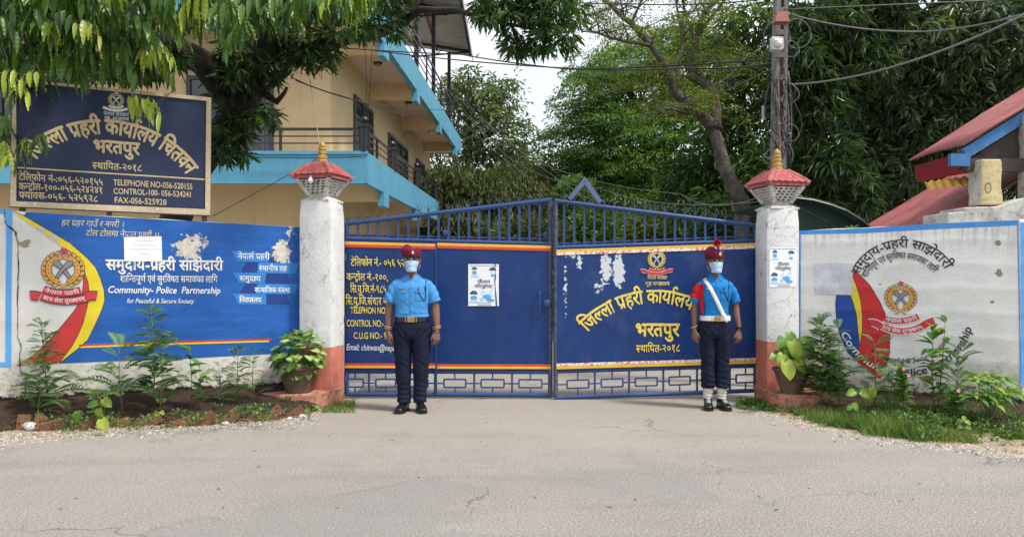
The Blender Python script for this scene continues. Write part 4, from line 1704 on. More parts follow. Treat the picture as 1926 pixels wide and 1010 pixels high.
def ledge(label, pts, z0, z1):
    m = MB()
    top = [(x + noise.noise(Vector((x * 7, y * 7, 1))) * .02, y + noise.noise(Vector((x * 7, y * 7, 5))) * .02) for x, y in pts]
    n_ = len(pts)
    m.add([(x, y, z0) for x, y in pts] + [(x, y, z1) for x, y in top],
          [tuple(range(n_ - 1, -1, -1)), tuple(range(n_, 2 * n_))] + [(i, (i + 1) % n_, n_ + (i + 1) % n_, n_ + i) for i in range(n_)])
    o = m.build('plinth', M_ledge, None, bevel=.012)
    return tag(o, label, 'plinth', 'ledges at the feet of the gate pillars')


l0, l1 = G(598, 768), G(620, 764)
ledge('broken salmon plaster ledge under the leafy pot at the left pillar', [(l0.x, l0.y - .05), (l1.x + .06, l1.y + .28), (-2.2, 8.35), (-2.75, 8.35), (-2.72, 7.86), (-2.35, 7.68)], -.1, .155)
r0, r1 = G(1446, 763), G(1528, 763)
ledge('salmon ledge of broken plaster under the pot at the right pillar', [(2.62, 7.75), (2.62, 8.3), (3.25, 8.3), (3.08, 7.62), (2.75, 7.58)], -.1, .165)

# ================================================================ the big sign board
SB = Surf(W(25, 300, 7.25), W(397, 300, 8.0))
sg = thing('sign_board', 'dark blue office sign board with cream frame and arched lettering above the left wall', 'sign', SB.w(1, 1.9))
ZS = lambda x, y: (x / 3.740, y / 3.740 + 140)
M_sgb = flatpaint('sign_dark_blue', (.024, .036, .085), .45, var=.14, bump=.1)
M_sgf = flatpaint('sign_cream_frame', (.56, .45, .30), .6, None, (.72, .70, .68), wear=.12)
M_sgfr = simple('sign_rusty_edge', (.10, .09, .09), .6, .4, 8)
M_cr2 = simple('sign_cream_lettering', (.60, .47, .25), .6, .15, 22, .1)
TL, TR, BR, BL = (24, 148.5), (398, 184), (396.5, 407), (18, 390)
q = [SB.w(*SB.uv(*p_), 0) for p_ in (TL, TR, BR, BL)]
m = MB()
m.prism(q, -SB.nrm * .05)
m.build('backing_board', M_sgfr, sg)
iTL, iTR, iBR, iBL = (31, 154), (388, 191), (385.5, 394), (31, 379)
sheet('blue_face', SB, [[iTL, iTR, iBR, iBL]], .004, M_sgb, sg, cell=0)
mid = lambda a, b, k=.5: (a[0] + (b[0] - a[0]) * k, a[1] + (b[1] - a[1]) * k)
for nm, (a, b, c_, d) in (('frame_top', (TL, TR, iTR, iTL)), ('frame_right', (TR, BR, iBR, iTR)), ('frame_bottom', (BR, BL, iBL, iBR)), ('frame_left', (BL, TL, iTL, iBL))):
    m = MB()
    m.prism([SB.w(*SB.uv(*p_), .003) for p_ in (mid(a, d, .12), mid(b, c_, .12), c_, d)], SB.nrm * .022)
    o = m.build('frame_strip', M_sgf, sg)
    uvl = o.data.uv_layers.new(name='UVMap')
    for l in o.data.loops:
        co = o.data.vertices[l.vertex_index].co
        uvl.data[l.index].uv = (co.x * 1.2 + co.y * .7, co.z)
sheet('divider_line', SB, band([ZS(122, 657), ZS(500, 681), ZS(900, 706), ZS(1441, 740)], 2.6), .0055, M_cr2, sg, cell=0)
g_ = dict(surf=SB, parent=sg, n=.0055)
wr('जिल्ला प्रहरी कार्यालय चितवन', ZS(160, 528), ZS(1395, 655), 26, M_cr2, bold=.034, arc=ZS(745, 322), shadow=(M_dkl, .004), **g_)
wr('भरतपुर', ZS(655, 462), ZS(982, 486), 22, M_cr2, bold=.036, shadow=(M_dkl, .004), **g_)
wr('स्थापित-२०१८', ZS(650, 620), ZS(1000, 640), 11.5, M_cr2, bold=.018, **g_)
wr('टेलिफोन नं-:०५६-५२०१५५', ZS(130, 698), ZS(725, 738), 11.5, M_cr2, bold=.018, **g_)
wr('कन्ट्रोल-१००-०५६-५२४२४१', ZS(132, 765), ZS(725, 795), 11.5, M_cr2, bold=.018, **g_)
wr('फ्याक्स-०५६- ५२५९२८', ZS(135, 827), ZS(690, 855), 11.5, M_cr2, bold=.018, **g_)
wr('TELEPHONE NO-056-520155', ZS(797, 738), ZS(1355, 770), 11, M_cr2, bold=.015, cap=True, **g_)
wr('CONTROL-100- 056-524241', ZS(797, 800), ZS(1350, 826), 10.5, M_cr2, bold=.015, cap=True, **g_)
wr('FAX-056-525928', ZS(804, 862), ZS(1172, 880), 11, M_cr2, bold=.015, cap=True, **g_)
wr('नेपाल सरकार', ZS(728, 266), ZS(906, 276), 6, M_wl, bold=.010, **g_)
wr('गृह -मन्त्रालय', ZS(735, 297), ZS(906, 306), 6, M_wl, bold=.010, **g_)
crest(SB, ZS(817, 182), 14, sg, .0055, M_cr2, M_wl, M_wl, None, M_dkl, M_wl,
      banner=[([ZS(765, 222), ZS(815, 250), ZS(868, 226)], 4, None, 0), ([ZS(725, 232), ZS(810, 275), ZS(898, 245)], 5, None, 0)])
for x in (40, 205, 385):
    m = MB()
    a = SB.w(*SB.uv(x, 250), -.075)
    m.bar(a, Vector((a.x, a.y, 1.6)), .05, .05, up=SB.nrm)
    m.build('support_post', M_sgfr, sg)
# ================================================================ two-storey house behind the left wall
M_hy = simple('house_yellow_wall', (.66, .52, .30), .8, .09, .9, .2, 14, streak=.25)
M_hb = simple('house_blue_fascia', (.085, .30, .44), .7, .08, 1.5, .15, 20, streak=.35)
M_soff = simple('house_pinkish_soffit', (.56, .44, .34), .85, .06, 1, .1)
M_win = simple('window_grey_frame', (.06, .065, .085), .5, .1, 4, .1)
M_glass = NT('window_glass').done((.02, .025, .03), .06, 0, .9)
M_rail = simple('black_railing', (.012, .012, .015), .4, .2, 9, .1)
M_tin = simple('grey_tin_sheet', (.30, .31, .33), .55, .25, .8, .1, 20)
hs = thing('house', 'yellow two storey house with pale blue balcony fascias behind the left wall', 'house', (-7, 22, 0))
# edge line of the balconies along the side: X = EX(Y)
EX = lambda Y: -2.65 + .042 * (Y - 14)
WX = lambda Y: -3.75 + .042 * (Y - 15.84)
XL = -13.0
YF, YW, YE = 14.0, 15.84, 30.0
m = MB()
m.prism([(XL, YW, 0), (WX(YW), YW, 0), (WX(YE - .4), YE - .4, 0), (XL, YE - .4, 0)], (0, 0, 6.4))
m.build('wall', M_hy, hs)
for z0, z1, nm in ((3.04, 3.62, 'lower_balcony'), (6.07, 6.70, 'upper_balcony')):
    m = MB()
    m.prism([(XL, YF + .12, z0 + .18), (EX(YF) - .12, YF + .12, z0 + .18), (EX(YE) - .12, YE - .1, z0 + .18), (XL, YE - .1, z0 + .18)], (0, 0, .22))
    fl = m.build(nm + '_slab' if False else 'balcony_slab', M_soff, hs)
    m = MB()
    m.box(XL, EX(YF), YF, YF + .12, z0, z1)
    m.prism([(EX(YF), YF, z0 + .0), (EX(YE), YE, z0), (EX(YE) - .12, YE, z0), (EX(YF) - .12, YF + .12, z0)], (0, 0, z1 - z0))
    m.build('blue_fascia', M_hb, hs)
    m = MB()
    m.box(XL, EX(YF) + .02, YF - .025, YF - .002, z1 - .05, z1 + .01)
    m.build('fascia_lip', M_hb, hs)
    for yb in (15.5, 19.5, 23.7, 28.0):
        m = MB()
        m.prism([(WX(yb), yb, z0 - .16), (EX(yb) - .13, yb, z0 - .16), (EX(yb) - .13, yb, z0 + .18), (WX(yb), yb, z0 + .18)], (0, .35, 0))
        m.build('ceiling_beam', M_hy, hs)
        m = MB()
        m.prism([(EX(yb) + .012, yb - .06, z0 - .28), (EX(yb + .4) + .012, yb + .42, z0 - .28), (EX(yb + .4) + .012, yb + .42, z0 + .16), (EX(yb) + .012, yb - .06, z0 + .16)], (-.13, 0, 0))
        m.build('fascia_drop', M_hb, hs)
        if yb < 27:
            m = MB()
            yy = yb + 2.1
            cx_ = (WX(yy) + EX(yy)) / 2
            m.tube([(cx_, yy, z0 + .18), (cx_, yy, z0 + .13)], [.11, .10], 14)
            m.build('ceiling_lamp', M_glass, hs, smooth=True)


def window(par, x0, x1, z0, z1, y=None, side=False, panes=3, name='window', yA=None, yB=None):
    """front window at plane y, or side window between yA and yB on the side wall"""
    if not side:
        o, ax, az, nn = Vector((x0, y, z0)), Vector((1, 0, 0)), Vector((0, 0, 1)), Vector((0, -1, 0))
        w_, h_ = x1 - x0, z1 - z0
    else:
        o = Vector((WX(yA), yA, z0))
        ax = (Vector((WX(yB), yB, z0)) - o)
        w_ = ax.length
        ax.normalize()
        az, nn = Vector((0, 0, 1)), Vector((ax.y, -ax.x, 0))
        h_ = z1 - z0
    m = MB()
    fr = .08
    m.frame(o, ax, nn, az, 0, w_, -.02, .06, 0, fr)
    m.frame(o, ax, nn, az, 0, w_, -.02, .06, h_ - fr, h_)
    for k in range(panes + 1):
        xx = (w_ - fr) * k / panes
        m.frame(o, ax, nn, az, xx, xx + fr, -.02, .058, fr, h_ - fr)
    m.frame(o, ax, nn, az, fr, w_ - fr, -.02, .054, h_ * .74, h_ * .74 + fr * .8)
    f = m.build(name, M_win, par)
    m = MB()
    m.frame(o, ax, nn, az, fr, w_ - fr, .0, .012, fr, h_ - fr)
    m.build('pane', M_glass, f)
    m = MB()
    for k in range(panes):
        xa = (w_ - fr) * k / panes + fr
        xb = (w_ - fr) * (k + 1) / panes
        for q in range(1, 4):
            xx = xa + (xb - xa) * q / 4
            m.frame(o, ax, nn, az, xx, xx + .012, .014, .03, fr, h_ * .74)
    m.build('window_grille', simple('pale_grille', (.20, .20, .21), .6, 0, 5, 0) if 'gr' not in TILE else TILE['gr'], f)
    TILE['gr'] = bpy.data.materials['pale_grille']
    return f


window(hs, -6.72, -4.93, 3.63, 5.48, YW, panes=3)
window(hs, -10.6, -9.0, 3.9, 5.4, YW, panes=2)
window(hs, -6.7, -5.0, 6.9, 8.4, YW, panes=3)
window(hs, -10.6, -9.0, .9, 2.4, YW, panes=2)
window(hs, 0, 0, 3.62, 5.55, side=True, yA=17.7, yB=19.6, panes=2, name='balcony_door')
window(hs, 0, 0, 3.62, 5.4, side=True, yA=21.6, yB=24.6, panes=3, name='balcony_door')
window(hs, 0, 0, 3.62, 5.4, side=True, yA=26.3, yB=28.0, panes=2, name='balcony_door')
window(hs, 0, 0, 1.0, 2.5, side=True, yA=21.6, yB=23.2, panes=2)
m = MB()
m.prism([(XL, YW + .5, 6.72), (WX(YW), YW + .5, 6.72), (WX(27), 27, 6.72), (XL, 27, 6.72)], (0, 0, 1.2))
m.build('roof_room', M_hy, hs)


def railing(pts, z, h, name='balcony_railing', nb=3, posts=None, newels=None):
    r = None
    m = MB()
    for k in range(nb):
        zz_ = z + h * (1 - k / nb * .92)
        for a, b in zip(pts[:-1], pts[1:]):
            m.bar((a[0], a[1], zz_), (b[0], b[1], zz_), .035 if k == 0 else .022, .05 if k == 0 else .022)
    r = m.build(name, M_rail, hs)
    for (x, y) in posts or []:
        m = MB()
        m.bar((x, y, z), (x, y, z + h), .045, .045)
        m.build('railing_post', M_rail, r)
    for (x, y) in newels or []:
        m = MB()
        m.lathe((x, y, z), [(.10, 0), (.10, h + .02), (.12, h + .03), (.12, h + .08), (.05, h + .11), (.08, h + .17), (.06, h + .22), (.0, h + .24)], 10)
        m.build('railing_newel', M_rail, r, smooth=True)


railing([(XL, YF + .06), (EX(YF) - .06, YF + .06)], 3.62, .42, posts=[(x, YF + .06) for x in (-12, -10.5, -9, -7.3, -5.75, -4.25)], newels=[(EX(YF) - .06, YF + .06)])
railing([(EX(YF) - .06, YF + .1), (EX(YE) - .06, YE)], 3.62, .42, posts=[(EX(y) - .06, y) for y in (15.1, 18.2, 21.6)], newels=[(EX(y) - .06, y) for y in (16.6, 19.8, 23.2, 26.5, 29.8)])
railing([(EX(YF) - .06, YF + .1), (EX(YE) - .06, YE)], 6.70, .85, nb=4, posts=[(EX(y) - .06, y) for y in (15, 16.5, 18, 20, 21.5, 23, 24.5, 26, 28, 29.5)])
# blue stub and brown recess below the front balcony
m = MB()
m.box(-3.78, -3.60, YF + .16, YF + .3, 2.70, 3.20)
m.build('blue_corner_drop', M_hb, hs)
# roof terrace shelter on steel posts
rs = thing('roof_shelter', 'black steel shelter with grey tin sheets standing on the house roof', 'shelter', (-4, 22, 6.72))
for (x, y, zt) in ((EX(17.2) - .1, 17.2, 9.6), (EX(20) - .1, 20, 9.5), (EX(23.1) - .1, 23.1, 9.4), (EX(26.9) - .1, 26.9, 9.2), (-6.2, 20, 10.4), (-6.2, 26.9, 10.2)):
    m = MB()
    m.bar((x, y, 6.5), (x, y, zt), .11, .11)
    m.build('steel_post', M_rail, rs)
zr_ = lambda X, Y: 9.35 - (X + 1.48) * .16 + (24 - Y) * .02
m = MB()
pts = []
n_ = 60
for i in range(n_ + 1):
    Y = 15.5 + (27.6 - 15.5) * i / n_
    for X in (-1.45, -7.2):
        pts.append((X, Y, zr_(X, Y) + .03 * (i % 2)))
b = m.add(pts, [(2 * i, 2 * i + 1, 2 * i + 3, 2 * i + 2) for i in range(n_)])
m.build('tin_roof', M_tin, rs, fixn=False)
for Y in (15.6, 20, 23.1, 26.9):
    m = MB()
    m.bar((-1.5, Y, zr_(-1.5, Y) - .06), (-7, Y, zr_(-7, Y) - .06), .06, .09)
    m.bar((-1.5, Y, zr_(-1.5, Y) - .08), (-6, Y, zr_(-1.5, Y) - .45), .04, .05)
    for k in range(6):
        xa = -1.7 - k * .7
        m.bar((xa, Y, zr_(xa, Y) - .08), (xa - .35, Y, zr_(-1.5, Y) - .1 - .07 * (k + 1)), .03, .03)
    m.build('roof_truss', M_rail, rs)
for X in (-1.5, -2.7, -3.9, -5.1, -6.3):
    m = MB()
    m.bar((X, 15.5, zr_(X, 15.5) - .02), (X, 27.6, zr_(X, 27.6) - .02), .05, .05)
    m.build('purlin', M_rail, rs)
m = MB()
m.prism([(-1.43, 15.5, zr_(-1.43, 15.5) - .16), (-1.43, 27.62, zr_(-1.43, 27.6) - .16), (-1.43, 27.62, zr_(-1.43, 27.6) + .05), (-1.43, 15.5, zr_(-1.43, 15.5) + .05)], (.02, 0, 0))
m.build('gutter_board', M_tin, rs)

# ================================================================ shed on the right
M_rt = simple('red_tin_roof', (.30, .085, .085), .6, .3, 2.6, .3, 30, grime=.45)
M_rt2 = simple('dark_red_board', (.22, .008, .02), .5, .15, 4)
M_bt = simple('blue_beam_paint', (.03, .15, .36), .6, .25, 5, grime=.3)
M_wood = simple('dark_old_boards', (.055, .045, .038), .85, .3, 9, .4)
M_yelb = simple('cream_yellow_plaster', (.52, .43, .23), .85, .2, 6, .6, 30, grime=.4)
M_whb = simple('dirty_white_plaster', (.44, .43, .40), .85, .3, 5, .6, 30, grime=.6, streak=.6)
sh = thing('watch_hut', 'open hut with red corrugated roof, blue rafters and yellow pillars beyond the right wall', 'hut', (5.6, 9, 0))


def corr(x0, z0, slope, x1, y0, y1, pitch, amp, name, mat, ribs_along_x=True):
    m = MB()
    n_ = int((y1 - y0) / pitch * 6)
    nx = 8
    row = []
    v = []
    for i in range(n_ + 1):
        y = y0 + (y1 - y0) * i / n_
        h = amp * math.cos(2 * math.pi * i / 6)
        for j in range(nx + 1):
            x = x0 + (x1 - x0) * j / nx
            v.append((x, y, z0 + (x - x0) * slope + h + noise.noise(Vector((x * 1.5, y * 1.5, 0))) * .02))
    f = [(i * (nx + 1) + j, i * (nx + 1) + j + 1, (i + 1) * (nx + 1) + j + 1, (i + 1) * (nx + 1) + j) for i in range(n_) for j in range(nx)]
    m.add(v, f)
    o = m.build(name, mat, sh, smooth='all', fixn=False)
    sm = o.modifiers.new('thickness', 'SOLIDIFY')
    sm.thickness = .008
    return o


corr(4.98, 2.80, .62, 7.6, 8.41, 9.62, .062, .012, 'corrugated_roof', M_rt)
corr(4.70, 1.79, .60, 8.4, 8.75, 11.2, .076, .010, 'lower_corrugated_roof', M_rt)
m = MB()
m.bar((5.02, 8.50, 2.70), (7.4, 8.50, 2.70 + 2.38 * .62), .05, .12)
m.build('blue_rafter', M_bt, sh)
m = MB()
m.bar(W(1786, 301, 8.42), W(1822, 302, 8.42), .06, .135)
m.build('blue_beam_end', M_bt, sh)
m = MB()
m.prism([W(1800, 318, 8.55), W(1926, 232, 8.55), W(2100, 140, 8.55), W(2100, 318, 8.55)], (0, .03, 0))
m.build('gable_boards', M_wood, sh)
m = MB()
m.prism([W(1812, 300, 8.52), W(2100, 300, 8.52), W(2100, 326, 8.52), W(1812, 324, 8.52)], (0, -.08, 0))
m.build('tie_beam', M_wood, sh)
m = MB()
m.prism([(5.02, 8.55, 2.72), (5.02, 9.55, 2.72), (5.05, 9.55, 2.52), (5.10, 8.55, 2.50)], (.03, 0, 0))
m.build('red_eave_board', M_rt2, sh)
# small yellow fringe of tin under the eave
m = MB()
v = []
n_ = 26
for i in range(n_ + 1):
    t_ = i / n_
    x, y = 4.98 + .42 * t_, 9.1 - .35 * t_
    h = .014 * math.cos(i * math.pi / 2)
    v += [(x - .06, y + .05, 2.47 + h + .03 * t_), (x + .02 - .12, y - .10, 2.36 + h + .03 * t_)]
m.add(v, [(2 * i, 2 * i + 1, 2 * i + 3, 2 * i + 2) for i in range(n_)])
m.build('yellow_tin_fringe', simple('yellow_tin', (.60, .36, .05), .6, .2, 6), sh, fixn=False)
for (xa, xb, top_, lab) in ((1842, 1882, 302, 0), (1937, 1990, 215, 1)):
    m = MB()
    a, b = W(xa, 388, 8.35), W(xb, 388, 8.35)
    v = []
    for j in range(9):
        z = a.z + .01 + (W(xa, top_, 8.35).z - a.z) * j / 8
        for (x, y) in ((a.x, a.y + .06), (a.x + .012, a.y - .03), (b.x, b.y - .03), (b.x, b.y + .2), (a.x, a.y + .2)):
            v.append((x + noise.noise(Vector((x * 5, z * 9, y))) * .02, y, z))
    f = [(j * 5 + k, j * 5 + (k + 1) % 5, (j + 1) * 5 + (k + 1) % 5, (j + 1) * 5 + k) for j in range(8) for k in range(5)] + [(4, 3, 2, 1, 0), (40, 41, 42, 43, 44)]
    m.add(v, f)
    m.m = [1 if (k % 5 in (0, 4) and k < 40) else 0 for k in range(len(m.f))]
    m.build('yellow_pillar', [M_yelb, M_whb], sh, bevel=.016)
a = Surf(W(1842, 380, 8.31), W(1882, 380, 8.31))
sheet('painted_mark', a, band([a.uv(1857 + 5.5 * math.cos(t_ * .55 + .3), 354 - 9 * math.sin(t_ * .55 + .3) * (1 if t_ < 11.4 else 1)) for t_ in np.arange(0, 11.6, .6)], .009), .012, M_blk, sh, cell=0, px=False)
pr = thing('parapet_wall', 'dirty white concrete parapet under the yellow pillars at the right', 'wall', W(1860, 520, 8.4))
m = MB()
m.prism([W(1782, 440, 8.22), W(2100, 440, 8.22), W(2100, 366, 8.22), W(1926, 372, 8.22), W(1880, 388, 8.22), W(1814, 390, 8.22), W(1814, 398, 8.22), W(1782, 400, 8.22)], (0, .5, 0))
m.build('parapet_body', M_whb, pr, bevel=.015)
# dark green canopy behind the right pillar
M_tarp = simple('dark_green_tarpaulin', (.010, .055, .035), .5, .25, 3, .3, 20)
tp = thing('canopy', 'dark green vaulted canopy behind the right gate pillar', 'canopy', (4.5, 11, 0))
m = MB()
v = []
arc = [(1478, 372), (1500, 369), (1530, 373), (1560, 381), (1590, 392), (1620, 410), (1650, 436)]
for i, (x, y) in enumerate(arc):
    a, b = W(x, y, 10.6), W(x, y, 10.6) + Vector((.1, 3.4, .05))
    v += [tuple(a), tuple(b)]
m.add(v, [(2 * i, 2 * i + 2, 2 * i + 3, 2 * i + 1) for i in range(len(arc) - 1)])
o = m.build('tarpaulin', M_tarp, tp, smooth='all', fixn=False)
o.modifiers.new('t', 'SOLIDIFY').thickness = .01
m = MB()
m.tube([W(x, y + 4, 10.58) for x, y in arc], .015, 6)
m.tube([W(1490, 384, 10.57), W(1560, 420, 10.57), W(1600, 460, 10.57)], .012, 6)
m.build('canopy_hoop', M_rail, tp)
m = MB()
m.prism([W(1480, 374, 10.9), W(1530, 376, 10.9), W(1590, 396, 10.9), W(1650, 440, 10.9), W(1650, 470, 10.9), W(1480, 470, 10.9)], (0, .02, 0))
m.build('hanging_net', M_tarp, tp)
for x in (1484, 1640):
    m = MB()
    a = W(x, 440 if x > 1600 else 376, 10.62)
    m.bar((a.x, a.y, 0), a, .04, .04)
    m.build('canopy_post', M_rail, tp)

# ================================================================ utility pole
M_pole = simple('grey_concrete_pole', (.16, .155, .145), .9, .25, 5, .5, 30)
M_cab = simple('black_cable', (.012, .012, .013), .5, 0, 5, 0)
M_cabg = simple('grey_cable', (.10, .10, .11), .5, .1, 5, 0)
up = thing('utility_pole', 'leaning grey concrete utility pole wrapped in cables behind the right gate pillar', 'pole', (3.25, 9.2, 0))
m = MB()
a, b = W(1457, 668, 9.3), W(1469, -60, 9.3)
a.z = -.1
dirv = (b - a).normalized()
for sx in (-1, 1):
    m.bar(a + Vector((sx * .055, 0, 0)), b + Vector((sx * .045, 0, 0)), .05, .15, up=(0, 1, 0))
m.bar(a + Vector((0, .02, 0)), b + Vector((0, .02, 0)), .09, .05, up=(0, 1, 0))
m.build('concrete_shaft', M_pole, up)
pole_at = lambda y: W(1457 + (668 - y) / 728 * 12, y, 9.22)
for k in range(9):
    y = 20 + k * 42
    m = MB()
    c_ = pole_at(y)
    m.box(c_.x - .06, c_.x + .06, c_.y - .02, c_.y + .02, c_.z - .03, c_.z + .03)
    m.build('pole_rung', M_pole, up)
m = MB()
c_ = W(1468, 36, 9.1)
m.add([c_ + Vector(v) for v in ((-.085, -.08, -.055), (.085, -.08, -.055), (.085, .06, -.055), (-.085, .06, -.055), (-.055, -.06, .065), (.055, -.06, .065), (.055, .05, .065), (-.055, .05, .065))],
      [(3, 2, 1, 0), (4, 5, 6, 7), (0, 1, 5, 4), (1, 2, 6, 5), (2, 3, 7, 6), (3, 0, 4, 7)])
m.build('red_junction_box', simple('faded_red_box', (.26, .085, .055), .6, .2, 20), up)
m = MB()
c_ = W(1461, 82, 9.1)
m.box(c_.x - .07, c_.x + .07, c_.y - .04, c_.y + .04, c_.z - .09, c_.z + .07)
m.build('white_mount_plate', simple('pale_box', (.5, .5, .5), .6), up, bevel=.006)
m = MB()
m.sphere(c_ + Vector((0, -.06, -.02)), .045, 12, 8)
m.tube([c_ + Vector((0, -.04, .0)), c_ + Vector((0, -.06, .03))], [.05, .05], 10)
m.build('dome_camera', simple('camera_white', (.7, .7, .7), .4), up, smooth=True)
m = MB()
m.tube([W(1436, 200, 9.1), W(1436, 226, 9.1)], .022, 8)
m.build('splice_tube', simple('splice_grey', (.30, .30, .32), .5), up)
rr = random.Random(3)
for k in range(30):
    m = MB()
    y0 = rr.uniform(110, 290)
    p0 = pole_at(y0) + Vector((rr.uniform(-.09, .09), -.12, 0))
    y1 = y0 + rr.uniform(30, 160)
    p1 = pole_at(min(y1, 400)) + Vector((rr.uniform(-.12, .12), -.12, 0))
    s_ = rr.choice((-1, -1, 1))
    mid_ = (p0 + p1) / 2 + Vector((s_ * rr.uniform(.02, .34), rr.uniform(-.1, .02), rr.uniform(-.15, .05)))
    pts = [p0 * (1 - t_) ** 2 + mid_ * 2 * t_ * (1 - t_) + p1 * t_ ** 2 for t_ in [i / 9 for i in range(10)]]
    m.tube(pts, rr.uniform(.004, .008), 5)
    m.build('coiled_cable', rr.choice((M_cab, M_cabg, M_cab)), up, smooth='all')
for k in range(5):
    m = MB()
    c_ = W(1478 + rr.uniform(-2, 24) - (26 if k % 2 else 0), rr.uniform(30, 120) if k < 3 else 250, 9.05)
    r_ = rr.uniform(.08, .17)
    m.tube([c_ + Vector((r_ * math.cos(a_), 0.02 * math.sin(a_ * 2), r_ * 1.1 * math.sin(a_))) for a_ in [i * .42 for i in range(16)]], .005, 5)
    m.build('coiled_cable', M_cabg, up, smooth='all')
m = MB()
m.tube([W(1463 + k * .6, 140 + k * 20, 9.08) for k in range(13)], .012, 6)
m.build('copper_pipe', simple('rusty_conduit', (.24, .13, .09), .6), up)


def wire(label, pts, sag, r=.008, mat=None, group='overhead cables'):
    """pts: (px, py, Y) points; sag in metres between"""
    m = MB()
    P3 = [W(*p) for p in pts]
    out = []
    for a, b in zip(P3[:-1], P3[1:]):
        for k in range(14):
            t_ = k / 14
            out.append(a.lerp(b, t_) - Vector((0, 0, sag * 4 * t_ * (1 - t_))))
    out.append(P3[-1])
    m.tube(out, r, 5)
    o = m.build('cable', mat or M_cab, None, smooth='all')
    return tag(o, label, 'cable', group)


wire('thick cable crossing the sky between the house and the pole, upper of the two', [(560, 84, 14), (868, 103, 13), (1075, 131, 11), (1450, 112, 9.2)], .02, .011)
wire('thick cable running just below its twin from house to pole', [(700, 95, 14), (1050, 128, 11.5), (1300, 128, 10), (1450, 120, 9.2)], .03, .011)
wire('cable rising from the pole towards the upper right corner', [(1475, 160, 9.2), (1700, 120, 8.5), (1990, -5, 8)], .05, .012, M_cabg)
wire('pale cable sagging from the pole top to the right edge', [(1487, 28, 9.2), (1740, 60, 9), (1990, 5, 8.6)], .06, .010, M_cabg)
wire('thin cable from the pole top straight to the upper right', [(1475, 18, 9.2), (1800, 4, 9), (2000, -6, 9)], .0, .007, M_cabg)
wire('high cable along the top edge above the big green tree', [(900, -10, 13), (1185, 8, 11), (1460, -3, 9.2)], .04, .009)
wire('thin cable slanting up to the pole past the bare limbs', [(1150, 110, 12), (1330, 90, 10), (1452, 40, 9.2)], .05, .006)
wire('thin pale cable curving through the tree crown to the pole', [(860, 245, 24), (1100, 238, 16), (1290, 190, 12), (1450, 130, 9.2)], .06, .006, M_cabg)
wire('slack pale cable from the house corner down to the gate top', [(850, 160, 26), (1000, 300, 20), (1280, 365, 14), (1425, 372, 9.3)], .15, .008, M_cabg)
wire('second slack cable below it from the house to the right pillar', [(830, 150, 26), (960, 300, 20), (1130, 355, 16), (1425, 380, 9.3)], .15, .007, M_cabg)
wire('long steep cable from the roof shelter down behind the gate', [(868, 190, 26), (1060, 345, 20), (1240, 430, 17)], .1, .009, M_cabg)
wire('steep cable beside it from the balcony down behind the gate', [(866, 225, 28), (1010, 345, 22), (1180, 420, 18)], .1, .008, M_cabg)
wire('black cable from the mango branch to the balcony fascia', [(548, 146, 9.5), (640, 180, 11), (828, 236, 23.5)], .02, .008)
wire('second black cable from the branch to the far balcony', [(556, 152, 9.5), (720, 198, 14), (870, 206, 26)], .05, .007)
wire('thin black cord hanging from the branch to the railing newel', [(686, 84, 13.6), (690, 160, 13.7), (686, 234, 13.8)], .0, .006)
wire('second thin cord hanging beside it to the balcony railing', [(700, 84, 13.6), (696, 170, 13.7), (688, 236, 13.8)], .0, .006)
wire('pale string hanging from the tree down to the left lantern', [(583, 150, 9.4), (590, 200, 8.8), (604, 292, 8.2)], .0, .005, simple('pale_string', (.35, .25, .2), .7))
wire('thin cord slanting from the sign board to the left lantern', [(400, 407, 8.1), (560, 320, 8.3), (612, 290, 8.2)], .0, .004)
wire('black wire lying along the lower blue balcony fascia', [(398, 292, 13.9), (520, 296, 13.9), (682, 294, 13.9)], .02, .012, simple('blue_black_wire', (.03, .08, .14), .6))
wire('thin black cord hanging in front of the far balcony', [(766, 120, 20), (764, 250, 20), (752, 262, 20)], .0, .006)
# ================================================================ plants
F_mango = foliage('mango_leaf', (.022, .050, .012), (.060, .125, .022), (.16, .26, .03), .38, .30)
F_dark = foliage('dark_leaf', (.014, .032, .014), (.034, .070, .024), (.09, .17, .04), .38, .25)
F_dark2 = foliage('mango_dark_leaf', (.018, .036, .018), (.055, .095, .042), (.15, .23, .08), .34, .22, .55)
F_grey = foliage('grey_green_leaf', (.034, .060, .028), (.085, .130, .050), (.20, .27, .08), .5, .30)
F_feather = foliage('feathery_leaf', (.024, .058, .014), (.075, .165, .028), (.20, .34, .05), .55, .38)
F_weep = foliage('weeping_leaf', (.035, .055, .014), (.085, .115, .028), (.17, .19, .05), .6, .30)
F_fine = foliage('fine_yellow_leaf', (.05, .08, .012), (.12, .17, .02), (.24, .28, .03), .6, .40)
M_bark = simple('dark_bark', (.045, .034, .028), .95, .4, 6, 1.0, 24, bdist=.03)
M_barkg = simple('grey_bark', (.085, .074, .062), .95, .6, 7, 1.0, 14, bdist=.06)
CAMV = np.array([0, 0, CAMZ])


def unit(v):
    return v / (np.linalg.norm(v, axis=-1, keepdims=True) + 1e-9)


def shell(n, c, r, g, inner=.55, back=-.35, low=-2):
    """points in an ellipsoid, mostly near its surface, the far side left out"""
    c, r = np.array(c, float), np.array(r, float)
    out = []
    while len(out) < n:
        d = unit(g.normal(size=(n * 2, 3)))
        rad = (inner + (1 - inner) * g.random((n * 2, 1)) ** .6)
        p = c + d * rad * r * (1 + .14 * np.sin(d[:, :1] * 7 + c[0]) * np.cos(d[:, 2:3] * 6 + c[1]))
        tc = unit(CAMV - c)
        k = (d @ tc > back) & (d[:, 2] > low)
        out += list(p[k])
    return np.array(out[:n])


